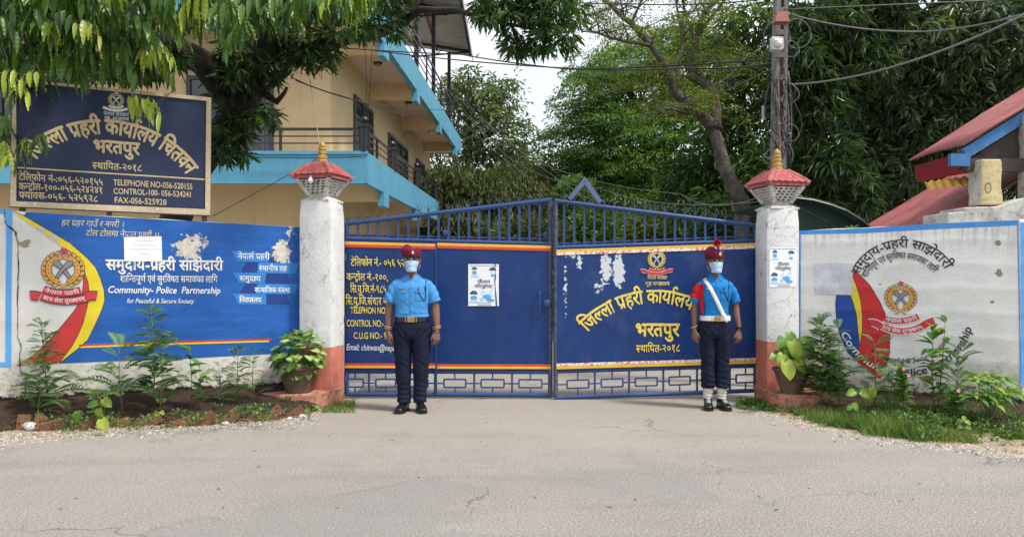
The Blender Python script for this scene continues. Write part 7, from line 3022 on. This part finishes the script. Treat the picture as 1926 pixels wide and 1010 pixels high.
def make_person(label, loc, yaw, fem):
    T = thing('person', label, 'person', (0, 0, 0))
    w = .86 if fem else 1.0
    aw = .80 if fem else 1.0          # arm thickness
    HZ = 1.385 if fem else 1.395      # chin
    SH = .172 * (.90 if fem else 1)
    # ------------------------------------------------ bare body: one surface
    b = Loft()
    hd = [(0, .020, .024, -.052), (.008, .034, .042, -.042), (.03, .049, .064, -.028), (.06, .060, .080, -.012), (.095, .067, .090, -.002), (.13, .072, .094, .004), (.165, .071, .092, .008), (.195, .058, .076, .012), (.215, .035, .047, .012), (.224, .012, .016, .012)]
    hd = [(z, a * (1.08 if fem else 1.15), c * 1.02, y) for z, a, c, y in hd]
    headr = lambda z: (np.interp(z - HZ, [h[0] for h in hd], [h[1] for h in hd]), np.interp(z - HZ, [h[0] for h in hd], [h[2] for h in hd]), np.interp(z - HZ, [h[0] for h in hd], [h[3] for h in hd]))
    b.rings([((0, y, HZ + z), a, c) for z, a, c, y in hd], 24, 2.15)
    # brow, nose, cheeks, ears
    b.sphere((0, -.083, HZ + .132), .034, 10, 7, 0, (1.2, .35, .30))
    b.rings(flow([((0, -.086, HZ + .122), .008, .008), ((0, -.099, HZ + .09), .011, .013), ((0, -.104, HZ + .078), .015, .012), ((0, -.092, HZ + .070), .012, .008)]), 10, 2)
    b.sphere((0, -.080, HZ + .045), .022, 10, 7, 0, (1.1, .6, .5))
    for s in (-1, 1):
        b.sphere((s * headr(HZ + .10)[0] * 1.03, .012, HZ + .095), .027, 10, 7, 0, (.35, .7, 1.15))
    b.rings(flow([((0, .02, HZ - .085), .075 * w, .065), ((0, .015, HZ - .05), .054 * w, .056), ((0, .008, HZ), .050 * w, .054), ((0, .008, HZ + .05), .050 * w, .055)]), 18, 2)
    # trunk
    b.rings(flow([((0, .01, .74), .10 * w, .08), ((0, .01, .80), .150 * w, .105), ((0, .01, .90), .150 * w, .10), ((0, .01, 1.02), .138 * w, .098), ((0, .005, 1.15), .155 * w, .105), ((0, .005, 1.23), .155 * w, .10),
                  ((0, .01, 1.275), .135 * w, .085), ((0, .015, 1.31), .080 * w, .06), ((0, .015, 1.35), .06 * w, .05)]), 24, 2.4)
    for s in (-1, 1):
        # legs
        b.rings(flow([((s * .082 * w, .01, .84), .082 * w, .09), ((s * .085 * w, .0, .68), .080 * w, .085), ((s * .082 * w, .0, .48), .055 * w, .06), ((s * .080 * w, .015, .36), .052 * w, .058), ((s * .080 * w, .01, .12), .034, .038), ((s * .08 * w, .01, .05), .034, .04)]), 16, 2)
        # arm
        dy = -.022 if s > 0 else .004
        ex = SH + (.050 if not fem else .046) + (.004 if s > 0 else -.002)
        hx = ex + (.024 if s > 0 else .014)
        b.rings(flow([((s * (SH - .06), .01, 1.27), .045 * aw, .05 * aw), ((s * (SH - .02), .01, 1.245), .046 * aw, .050 * aw), ((s * (SH + .012), .008, 1.18), .045 * aw, .048 * aw), ((s * ex, .015, 1.06), .040 * aw, .042 * aw),
                      ((s * (ex + .008), .005, .98), .041 * aw, .042 * aw), ((s * (hx - .002), -.012 + dy * .7, .86), .031 * aw, .034 * aw), ((s * hx, -.022 + dy, .805), .0235 * aw, .028 * aw), ((s * hx, -.025 + dy, .785), .024 * aw, .030 * aw)]), 16, 2.1)
        # hand: palm hanging, back of the hand outward and forward
        wr_ = Vector((s * hx, -.025 + dy, .79))
        ph = math.radians(52 if s > 0 else 34)
        sideN = Vector((s * math.cos(ph), -math.sin(ph), 0))      # back of hand direction
        fw = Vector((-s * math.sin(ph), -math.cos(ph), 0))        # thumb side
        dn = Vector((-s * .05, -.10, -1)).normalized()
        q = lambda f_, d_, n_: wr_ + fw * f_ + dn * d_ + sideN * n_
        k_ = .92 if fem else 1.0
        b.rings(flow([(tuple(q(0, -.005, 0)), .027 * k_, .021 * k_), (tuple(q(.002, .02, 0)), .033 * k_, .019 * k_), (tuple(q(0, .055, .002)), .040 * k_, .017 * k_), (tuple(q(0, .085, .003)), .040 * k_, .015 * k_)]), 16, 2.6, ref=tuple(fw))
        for j, (off, L_) in enumerate(((.030, .066), (.0105, .074), (-.0095, .069), (-.0285, .055))):
            L_ *= k_
            off *= k_
            base_ = q(off * .92, .078, .002)
            d1 = (dn * 1 - sideN * .30 + fw * off * 2.2).normalized()
            d2 = (dn * .62 - sideN * .95).normalized()
            d3 = (dn * -.1 - sideN * 1.0).normalized()
            p1 = base_ + d1 * L_ * .46
            p2 = p1 + d2 * L_ * .32
            p3 = p2 + d3 * L_ * .26
            r_ = (.0093 if j < 3 else .0080) * k_
            b.rings(flow([(tuple(base_ - dn * .02), r_, r_), (tuple(base_), r_ * 1.03, r_ * 1.03), (tuple(p1), r_ * .98, r_ * .98), (tuple(p2), r_ * .90, r_ * .90), (tuple(p3), r_ * .72, r_ * .72)], 3), 9, 2, ref=tuple(fw))
        t0 = q(.024, .018, -.004)
        t1 = q(.044, .045, -.012)
        t2 = q(.046, .072, -.020)
        t3 = q(.036, .092, -.026)
        b.rings(flow([(tuple(t0), .013, .013), (tuple(t1), .0125 * k_, .012 * k_), (tuple(t2), .0105 * k_, .010 * k_), (tuple(t3), .0078 * k_, .0072 * k_)], 3), 9, 2, ref=tuple(sideN))
    remesh(b, 'body', .0040, M_skin, T, 5)
    # ------------------------------------------------ eyes and brows
    for s in (-1, 1):
        ec = Vector((s * .031, -.0805, HZ + .112))
        m = MB()
        m.sphere(ec, .0120, 12, 8, 0, (1.15, .7, .45))
        m.build('eye', M_eyew, T, smooth='all')
        m = MB()
        m.sphere(ec + Vector((0, -.0055, 0)), .0068, 10, 6, 0, (1, .6, .8))
        m.build('iris', M_iris, T, smooth='all')
        m = MB()
        m.tube([ec + Vector((-.016, -.004, .004)), ec + Vector((-.006, -.0095, .0085)), ec + Vector((.006, -.0095, .0085)), ec + Vector((.016, -.003, .003))], [.002, .0035, .0035, .002], 6)
        m.build('eyelid', M_hair, T, smooth='all')
        m = MB()
        m.tube([ec + Vector((s * -.018, -.012, .020)), ec + Vector((0, -.014, .025)), ec + Vector((s * .019, -.006, .020))], [.002, .0034, .0018], 6)
        m.build('eyebrow', M_hair, T, smooth='all')
    # ------------------------------------------------ hair
    m = Loft()
    hr = []
    for z in np.linspace(.055, .19, 8):
        a, c, y = headr(HZ + z)
        hr.append(((0, y + .030, HZ + z), a + .007, c - .012))
    m.rings(hr, 20, 2.1)
    if fem:
        m.sphere((0, .105, HZ + .07), .042, 12, 8)
    remesh(m, 'hair', .005, M_hair, T, 3)
    # ------------------------------------------------ face mask
    m = MB()
    nu, nv_ = 18, 12
    z0, z1 = HZ - .008, HZ + .096
    for side in (0, 1):
        for j in range(nv_ + 1):
            t = j / nv_
            z = z0 + (z1 - z0) * t
            rx, ry, cy = headr(max(HZ + .012, z))
            rx = max(rx, .052)
            ry = max(ry, .066)
            for i in range(nu + 1):
                a = math.radians(-66 + 132 * i / nu)
                c_ = math.cos(a)
                push = .006 + .020 * max(0, c_) ** 2 * math.sin(math.pi * (.12 + .76 * t)) + .0018 * math.sin(t * 25) - side * .003
                m.v.append(((rx + push * .6) * math.sin(a) * 1.0, cy - (ry + push) * c_, z + .004 * math.cos(a * 2) * (1 if t > .5 else -1)))
    f = []
    W_ = nu + 1
    o2 = W_ * (nv_ + 1)
    for j in range(nv_):
        for i in range(nu):
            a = j * W_ + i
            f.append((a, a + 1, a + W_ + 1, a + W_))
            f.append((o2 + a, o2 + a + W_, o2 + a + W_ + 1, o2 + a + 1))
    rim = [i for i in range(nu + 1)] + [j * W_ + nu for j in range(1, nv_ + 1)] + [nv_ * W_ + i for i in range(nu - 1, -1, -1)] + [j * W_ for j in range(nv_ - 1, 0, -1)]
    for k in range(len(rim)):
        a, c_ = rim[k], rim[(k + 1) % len(rim)]
        f.append((a, o2 + a, o2 + c_, c_))
    m.f = f
    m.m = [0] * len(f)
    m.build('face_mask', M_mask, T, smooth=True)
    for s in (-1, 1):
        m = MB()
        a = headr(HZ + .085)
        m.tube([(s * .064, -.022, HZ + .080), (s * (a[0] + .006), .0, HZ + .105), (s * (a[0] + .008), .02, HZ + .09), (s * (a[0] + .004), .0, HZ + .04), (s * .058, -.022, HZ + .012)], .0015, 5)
        m.build('ear_loop', M_webb, T, smooth='all')
    # ------------------------------------------------ beret
    m = Loft()
    a, c_, y = headr(HZ + .15)
    sx_ = -1
    m.rings(flow([((0, y, HZ + .132), a + .004, c_ + .004), ((0, y, HZ + .152), a + .008, c_ + .008), ((sx_ * .006, y + .004, HZ + .178), a + .020, c_ + .012), ((sx_ * .014, y + .008, HZ + .198), a + .019, c_ + .010), ((sx_ * .012, y + .010, HZ + .218), a - .002, c_ - .006),
                  ((sx_ * .004, y + .012, HZ + .231), a - .034, c_ - .036), ((0, y + .012, HZ + .235), .008, .008)]), 26, 2.1)
    remesh(m, 'beret', .005, M_beret, T, 3, lambda p: noise.noise(p * 22) * .004)
    m = Loft()
    m.rings([((0, y, HZ + .127), a + .0065, c_ + .0065), ((0, y, HZ + .140), a + .0095, c_ + .0095)], 26, 2.1)
    m.build('beret_band', M_leath, T, smooth=True)
    bx = .018 if not fem else .030
    by = y - math.sqrt(max(0, 1 - (bx / (a + .02)) ** 2)) * (c_ + .016)
    m = MB()
    m.prism([(bx + px, by - .006, HZ + .180 + pz) for px, pz in ((-.010, -.014), (0, -.019), (.010, -.014), (.013, 0), (.008, .010), (.003, .018), (0, .022), (-.003, .018), (-.008, .010), (-.013, 0))], (0, .006, 0))
    m.build('cap_badge', M_silv, T, bevel=.001)
    if fem:
        m = MB()
        p0 = Vector((bx - .012, by + .012, HZ + .20))
        m.tube([p0, p0 + Vector((-.004, 0, .035)), p0 + Vector((-.008, 0, .065))], [.011, .013, .012], 8)
        m.build('plume_base', simple('purple_plume_base', (.06, .03, .12), .8), T, smooth='all')
        N = 420
        gg2 = np.random.default_rng(2)
        d = unit(gg2.normal(size=(N, 3)) + [-.5, -.3, .9])
        pc = np.array(p0 + Vector((-.014, 0, .085)))
        o = cloud(*LEAF2, np.tile(pc, (N, 1)) + d * .012, d, gg2.normal(size=(N, 3)), np.stack([np.full(N, .010), gg2.uniform(.022, .042, N), np.full(N, .01)], 1), gg2.random(N), 'red_plume', simple('red_feather', (.50, .012, .03), .7, .2, 60, 0), T)
        tag(o, kind='stuff')
    # ------------------------------------------------ shirt
    m = Loft()
    m.rings(flow([((0, .008, .925), .168 * w, .112), ((0, .008, .97), .166 * w * (.93 if fem else 1), .114), ((0, .008, 1.04), .166 * w * (.95 if fem else 1), .116), ((0, .004, 1.14), .176 * w, .120), ((0, .004, 1.22), .184 * w, .116), ((0, .008, 1.265), .172 * w, .100),
                  ((0, .012, 1.300), .128 * w, .084), ((0, .014, 1.332), .082 * w, .068), ((0, .012, 1.356), .062 * w, .058)]), 28, 2.3)
    for s in (-1, 1):
        m.rings(flow([((s * (SH - .08), .01, 1.265), .055, .062), ((s * (SH - .028), .01, 1.25), .058 * aw, .066 * aw), ((s * (SH + .008), .01, 1.21), .059 * aw, .066 * aw), ((s * (SH + .034), .010, 1.145), .060 * aw, .066 * aw), ((s * (SH + .056), .012, 1.085 if not fem else 1.075), .063 * aw, .066 * aw)]), 18, 2.2)

    def wr1(p):
        k = noise.noise(Vector((p.x * 9, p.y * 6, p.z * 13))) * .006
        k += .004 * math.sin(p.z * 95 + 5 * noise.noise(p * 6)) * max(0, 1 - abs(p.z - .955) / .055)
        k += noise.noise(Vector((p.x * 26 + p.z * 18, p.y * 20, p.z * 16))) * .0028
        if abs(p.x) > SH:
            k += .003 * math.sin(p.z * 60 - abs(p.x) * 70)
        return k
    shirt = remesh(m, 'shirt', .0055, M_shirtB if fem else M_shirtA, T, 4, wr1)
    me = shirt.data
    bv = BVHTree.FromPolygons([v.co[:] for v in me.vertices], [tuple(p.vertices) for p in me.polygons])

    def onf(x, z, off=.003, back=False):
        h = bv.ray_cast(Vector((x, -1 if not back else 1, z)), Vector((0, 1 if not back else -1, 0)))
        y_ = h[0].y if h[0] is not None else -.05
        return Vector((x, y_ - off if not back else y_ + off, z))

    def patch(name, poly, off, mat, th=.0025, cell=.012):
        """piece of cloth lying on the chest; poly in (x, z)"""
        bm = bmesh.new()
        vs_ = [bm.verts.new((x, z, 0)) for x, z in poly]
        bm.faces.new(vs_)
        xs, ys = [p[0] for p in poly], [p[1] for p in poly]
        for ax, lo, hi in ((0, min(xs), max(xs)), (1, min(ys), max(ys))):
            k = math.ceil(lo / cell) * cell
            while k < hi:
                bmesh.ops.bisect_plane(bm, geom=bm.verts[:] + bm.edges[:] + bm.faces[:], plane_co=(k, 0, 0) if ax == 0 else (0, k, 0), plane_no=(1, 0, 0) if ax == 0 else (0, 1, 0), dist=1e-6)
                k += cell
        for v_ in bm.verts:
            v_.co = onf(v_.co.x, v_.co.y, off)
        bm.normal_update()
        for f_ in bm.faces:
            if f_.normal.y > 0:
                f_.normal_flip()
        me_ = bpy.data.meshes.new(name)
        bm.to_mesh(me_)
        bm.free()
        me_.materials.append(mat)
        me_.polygons.foreach_set('use_smooth', [True] * len(me_.polygons))
        o_ = link(name, me_, T)
        md_ = o_.modifiers.new('t', 'SOLIDIFY')
        md_.thickness = th
        md_.offset = -1 if False else 1
        return o_
    MS = M_shirtB if fem else M_shirtA
    patch('neck_opening', [(-.026, 1.350), (.026, 1.350), (.003, 1.292), (-.003, 1.292)], .0012, M_skin, .0010)
    patch('placket', [(-.014, .945), (.014, .945), (.014, 1.290), (-.014, 1.290)], .0005, MS, .0022)
    for zb_ in (1.0, 1.075, 1.15, 1.225):
        c = onf(0, zb_, .004)
        mm = MB()
        mm.tube([c, c + Vector((0, -.0025, 0))], .0055, 10)
        mm.build('shirt_button', M_but, T)
    for s in (-1, 1):
        px = s * .085 * w
        patch('breast_pocket', [(px - .040, 1.10), (px + .040, 1.10), (px + .040, 1.195), (px - .040, 1.195)], .0003, MS, .0020)
        patch('pocket_flap', [(px - .043, 1.178), (px, 1.166), (px + .043, 1.178), (px + .043, 1.203), (px - .043, 1.203)], .0024, MS, .0026)
        c = onf(px, 1.176, .006)
        mm = MB()
        mm.tube([c, c + Vector((0, -.0025, 0))], .0045, 8)
        mm.build('pocket_button', M_but, T)
        # collar flap
        mm = MB()
        pts = [(s * .012, -.062, 1.322), (s * .050, -.082, 1.288), (s * .080 * (w + .05), -.058, 1.318), (s * .060, -.012, 1.362), (s * .052, .03, 1.368), (s * .030, -.046, 1.352)]
        pts = [Vector(p) for p in pts]
        for i_ in (0, 1, 2):
            q_ = onf(pts[i_].x, pts[i_].z, .006)
            pts[i_].y = min(pts[i_].y, q_.y)
        c = sum(pts, Vector()) / 6 + Vector((0, -.006, 0))
        mm.v = [tuple(p) for p in pts] + [tuple(c)] + [tuple(p + Vector((0, .004, -.004))) for p in pts]
        mm.f = [(i_, (i_ + 1) % 6, 6) for i_ in range(6)] + [(i_, 7 + i_, 7 + (i_ + 1) % 6, (i_ + 1) % 6) for i_ in range(6)]
        mm.m = [0] * 12
        mm.build('collar', MS, T)
        # epaulette
        mm = MB()
        e0, e1 = Vector((s * .075, .005, 0)), Vector((s * (SH - .01), .008, 0))
        tops = []
        for k in range(7):
            x_ = e0.x + (e1.x - e0.x) * k / 6
            h = bv.ray_cast(Vector((x_, .008, 2)), Vector((0, 0, -1)))
            tops.append(Vector((x_, .008, (h[0].z if h[0] else 1.3) + .003)))
        for a_, b_ in zip(tops[:-1], tops[1:]):
            mm.bar(a_, b_ + (b_ - a_) * .08, .046, .005, up=(0, 1, 0) if False else (0, 0, 1))
        mm.build('epaulette', MS, T)
    # dark pen, name tag, badge text as small marks
    patch('name_tag', [(-.085 * w - .030, 1.210), (-.085 * w + .026, 1.212), (-.085 * w + .026, 1.224), (-.085 * w - .030, 1.222)], .004, simple('name_tag_plate', (.62, .58, .30) if fem else (.10, .09, .05), .4), .003)
    patch('pen', [(.072 * w, 1.18), (.077 * w, 1.18), (.077 * w, 1.235), (.072 * w, 1.235)], .004, M_cord, .004)
    # lanyard from shoulder to the pocket
    a = Vector((.150 * w + .0, .0, 1.305))
    for j, (x1, z1, sag) in enumerate(((.075 * w, 1.190, .10), (.135 * w, 1.14, .02))):
        pts = []
        for k in range(15):
            t = k / 14
            if j == 0 and not fem:
                x_ = a.x - .008 - .0 * t + (x1 - a.x) * max(0, (t - .55) / .45) ** 1.1
                z_ = 1.30 - .21 * min(1, t / .62) + (.10 * max(0, (t - .62) / .38))
            elif fem and j == 0:
                x_ = .062 + .058 * t
                z_ = 1.20 - .12 * t
            else:
                x_ = a.x - .004 - .012 * t
                z_ = 1.305 - (.19 if fem else .10) * t
            pts.append(onf(x_, z_, .005))
        mm = MB()
        mm.tube(pts, .0042 if j == 0 else .0038, 6)
        mm.build('lanyard_cord', M_cord, T, smooth='all')
    # ------------------------------------------------ trousers
    m = Loft()
    bl = fem
    m.rings(flow([((0, .008, .935), .164 * w, .112), ((0, .008, .90), .168 * w, .118), ((0, .010, .84), .184 * (w + .04), .126), ((0, .010, .77), .190 * (w + .04), .122), ((0, .012, .72), .178 * (w + .04), .105)]), 26, 2.5)
    for s in (-1, 1):
        lx = .086 * (w + .03)
        if not bl:
            leg = [((s * lx, .008, .80), .092, .112), ((s * (lx + .004), .004, .66), .092, .100), ((s * (lx + .001), .0, .48), .082, .088), ((s * (lx - .004), .006, .32), .073, .082), ((s * (lx - .010), .008, .18), .066, .076), ((s * (lx - .012), .002, .115), .067, .082), ((s * (lx - .012), .0, .085), .068, .086)]
        else:
            leg = [((s * lx, .008, .80), .084, .110), ((s * (lx + .000), .004, .66), .080, .096), ((s * (lx - .004), .0, .48), .070, .082), ((s * (lx - .006), .006, .34), .068, .078), ((s * (lx - .008), .006, .255), .072, .080), ((s * (lx - .008), .004, .222), .070, .078), ((s * (lx - .008), .004, .208), .052, .058)]
        m.rings(flow(leg), 20, 2.2)

    def wr2(p):
        k = noise.noise(Vector((p.x * 10, p.y * 8, p.z * 7))) * .008
        low = max(0, 1 - (p.z - (.20 if fem else .10)) / .30)
        k += .005 * low * math.sin(p.z * 110 + 6 * noise.noise(p * 5) + p.x * 30)
        hip = max(0, 1 - abs(p.z - .76) / .10)
        k += .004 * hip * math.sin(p.z * 70 - abs(p.x) * 90)
        kn = max(0, 1 - abs(p.z - .48) / .1)
        k += .003 * kn * math.sin(p.z * 90 + p.x * 60)
        # front crease
        lx_ = abs(abs(p.x) - .085)
        if p.y < 0 and p.z < .78:
            k += .005 * max(0, 1 - lx_ / .012)
        return k
    remesh(m, 'trousers', .0055, M_trou, T, 3, wr2)
    # ------------------------------------------------ belt
    m = Loft()
    bw = .166 * w
    m.rings([((0, .008, .892), bw + .004, .121), ((0, .008, .895), bw + .008, .125), ((0, .008, .938), bw + .007, .123), ((0, .008, .941), bw + .003, .119)], 36, 2.5)
    m.build('belt', M_webb if fem else M_leath, T, smooth=True)
    yb_ = .008 - .126
    m = MB()
    m.box(-.034, .034, yb_ - .007, yb_ + .004, .890, .943)
    m.build('belt_buckle', M_brass, T, bevel=.003)
    m = MB()
    m.box(-.026, .026, yb_ - .0085, yb_ - .006, .899, .934)
    m.lathe((0, 0, 0), [(.001, 0), (.001, .0001)], 3)
    m.build('buckle_plate', simple('dull_brass', (.35, .22, .08), .45, .2, 40, .3, 120, metal=.7), T)
    for s in (-1, 1):
        m = MB()
        m.box(s * .052 - .004, s * .052 + .004, yb_ - .003, yb_ + .006, .889, .944)
        m.build('belt_keeper', M_brass if not fem else M_silv, T, bevel=.002)
    # ------------------------------------------------ shoes
    for s in (-1, 1):
        ang = s * math.radians(14 if not fem else 9)
        fx = s * .080 * (w + .02)
        Rt = lambda x, y, z: Vector((fx + x * math.cos(ang) - y * math.sin(ang), .0 + x * math.sin(ang) + y * math.cos(ang), z))
        m = Loft()
        secs = []
        for (y, z, rx, rz) in ((.085, .052, .020, .035), (.075, .052, .034, .046), (.04, .055, .040, .050), (.0, .056, .041, .051), (-.04, .050, .043, .044), (-.09, .042, .048, .034), (-.13, .036, .047, .027), (-.16, .032, .038, .022), (-.175, .028, .020, .014)):
            secs.append((tuple(Rt(0, y, z)), rx * (.94 if fem else 1), rz))
        m.rings(flow(secs, 3), 18, 2.4)
        if fem:
            m.rings(flow([(tuple(Rt(0, .03, .06)), .044, .050), (tuple(Rt(0, .03, .10)), .040, .046), (tuple(Rt(0, .03, .125)), .040, .046)]), 16, 2.1)
        sh = remesh(m, 'shoe', .005, M_leath, T, 3)
        bm = bmesh.new()
        bm.from_mesh(sh.data)
        for v_ in bm.verts:
            if v_.co.z < .016:
                v_.co.z = .016
        bm.to_mesh(sh.data)
        bm.free()
        out = []
        for (y, hx_) in ((.092, .022), (.08, .036), (.04, .044), (0, .045), (-.05, .047), (-.09, .053), (-.13, .052), (-.165, .040), (-.184, .018)):
            out.append((y, hx_))
        poly = [Rt(h_, y, .0) for y, h_ in out] + [Rt(-h_, y, .0) for y, h_ in out[::-1]]
        m = MB()
        m.prism(poly, (0, 0, .022))
        m.build('sole', M_leath, T, bevel=.003)
        if fem:
            for k in range(5):
                y, z = -.105 + k * .020, .074 + k * .010
                m = MB()
                m.tube([Rt(-.022, y + .006, z), Rt(0, y, z + .006), Rt(.022, y + .006, z)], .0035, 6)
                m.build('shoe_lace', M_webb, T, smooth='all')
            m = Loft()
            m.rings(flow([(tuple(Rt(0, .02, .105)), .048, .054), (tuple(Rt(0, .018, .13)), .046, .052), (tuple(Rt(0, .014, .18)), .050, .056), (tuple(Rt(0, .012, .232)), .051, .057)]), 22, 2.1)
            remesh(m, 'gaiter', .005, M_gait, T, 2, lambda p: .003 * math.sin(p.z * 150 + 4 * noise.noise(p * 9)))
        else:
            for k in range(3):
                y, z = -.075 + k * .022, .083 + k * .008
                m = MB()
                m.tube([Rt(-.018, y + .006, z), Rt(0, y, z + .005), Rt(.018, y + .006, z)], .003, 6)
                m.build('shoe_lace', M_leath, T, smooth='all')
    # ------------------------------------------------ wrist pieces
    for s in (-1, 1):
        dy = -.022 if s > 0 else .004
        ex = SH + (.050 if not fem else .046) + (.004 if s > 0 else -.002)
        hx = ex + (.024 if s > 0 else .014)
        m = MB()
        ra = .033 * aw + .003
        if not fem:
            for dz, mt_ in ((0, 0), (.009, 1), (.017, 0)):
                cpt = Vector((s * hx, -.018 + dy * .9, .825 + dz))
                m.tube([cpt + Vector((ra * math.cos(a_), ra * 1.12 * math.sin(a_), .008 * math.cos(a_) * s)) for a_ in [k * math.pi / 8 for k in range(17)]], .0042, 6, mi=mt_)
            m.build('bangle', [M_ybr, simple('maroon_bangle', (.20, .02, .03), .5)], T, smooth='all')
        elif s == 1:
            cpt = Vector((s * hx, -.018 + dy * .9, .822))
            m.lathe(cpt, [(ra, -.010), (ra + .003, -.008), (ra + .003, .008), (ra, .010)], 16, sy=1.12)
            c2 = cpt + Vector((s * .022, -ra * .95, 0))
            m.tube([c2, c2 + Vector((s * .005, -.007, 0))], .017, 14)
            m.build('wrist_watch', M_leath, T, smooth=True)
        else:
            cpt = Vector((s * hx, -.018 + dy * .9, .83))
            m.tube([cpt + Vector((ra * 1.1 * math.cos(a_), ra * 1.2 * math.sin(a_), -.014 * math.cos(a_) * s)) for a_ in [k * math.pi / 8 for k in range(17)]], .0035, 6)
            m.build('bangle', M_silv, T, smooth='all')
    if fem:
        # white cross strap
        N_ = 26
        pts = []
        for k in range(N_ + 1):
            t = k / N_
            x_ = -.118 + (.118 + .085) * t
            z_ = 1.318 - (1.318 - .905) * t
            q_ = onf(x_, max(z_, .95), .007)
            q_.z = z_
            q_.y = min(q_.y, -.125 if t > .86 else 0)
            pts.append(q_)
        m = MB()
        for a_, b_ in zip(pts[:-1], pts[1:]):
            pass
        d = (Vector((.203, 0, -.413))).normalized()
        sd_ = Vector((d.z, 0, -d.x)) * -1
        hw = .018
        for p in pts:
            m.v += [tuple(p - sd_ * hw + Vector((0, .002, 0))), tuple(p - sd_ * hw * .5 + Vector((0, -.002, 0))), tuple(p + sd_ * hw * .5 + Vector((0, -.002, 0))), tuple(p + sd_ * hw + Vector((0, .002, 0)))]
        for k in range(N_):
            for j in range(3):
                a_ = k * 4 + j
                m.f.append((a_, a_ + 1, a_ + 5, a_ + 4))
                m.m.append(0)
        o = m.build('cross_strap', M_webb, T, smooth='all')
        o.modifiers.new('t', 'SOLIDIFY').thickness = .003
        m = MB()
        m.tube([pts[-1] + Vector((0, -.004, -.001)), pts[-1] + Vector((.004, -.004, -.022))], [.020, .010], 10)
        m.build('strap_end', M_webb, T)
        # shoulder part of the strap and red arm cloth
        m = Loft()
        s = -1
        m.rings(flow([((s * (SH - .012), .01, 1.243), .060 * aw, .066 * aw), ((s * (SH + .006), .01, 1.215), .067 * aw, .074 * aw), ((s * (SH + .024), .01, 1.17), .067 * aw, .074 * aw), ((s * (SH + .040), .010, 1.128), .066 * aw, .072 * aw), ((s * (SH + .046), .010, 1.112), .058 * aw, .062 * aw)]), 20, 2.2)
        remesh(m, 'red_armband', .005, M_redc, T, 3, wr1)
        m = MB()
        m.prism([(-.150, -.045, 1.28), (-.165, -.050, 1.10), (-.150, -.060, .99), (-.135, -.070, .94), (-.128, -.075, 1.02), (-.135, -.085, 1.15), (-.130, -.088, 1.25)], (.0, .012, 0))
        m.build('red_lanyard_cloth', M_redc, T, bevel=.003)
    T.location = loc
    T.rotation_euler = (0, 0, yaw)
    return T


pA = G(775, 773)
make_person('officer in pale blue shirt, black belt and maroon beret before the left gate leaf', (pA.x, pA.y, .001), math.radians(2), False)
pB = G(1345, 768)
make_person('officer with white cross strap, white belt and red plume before the right gate leaf', (pB.x, pB.y, .001), math.radians(-3), True)
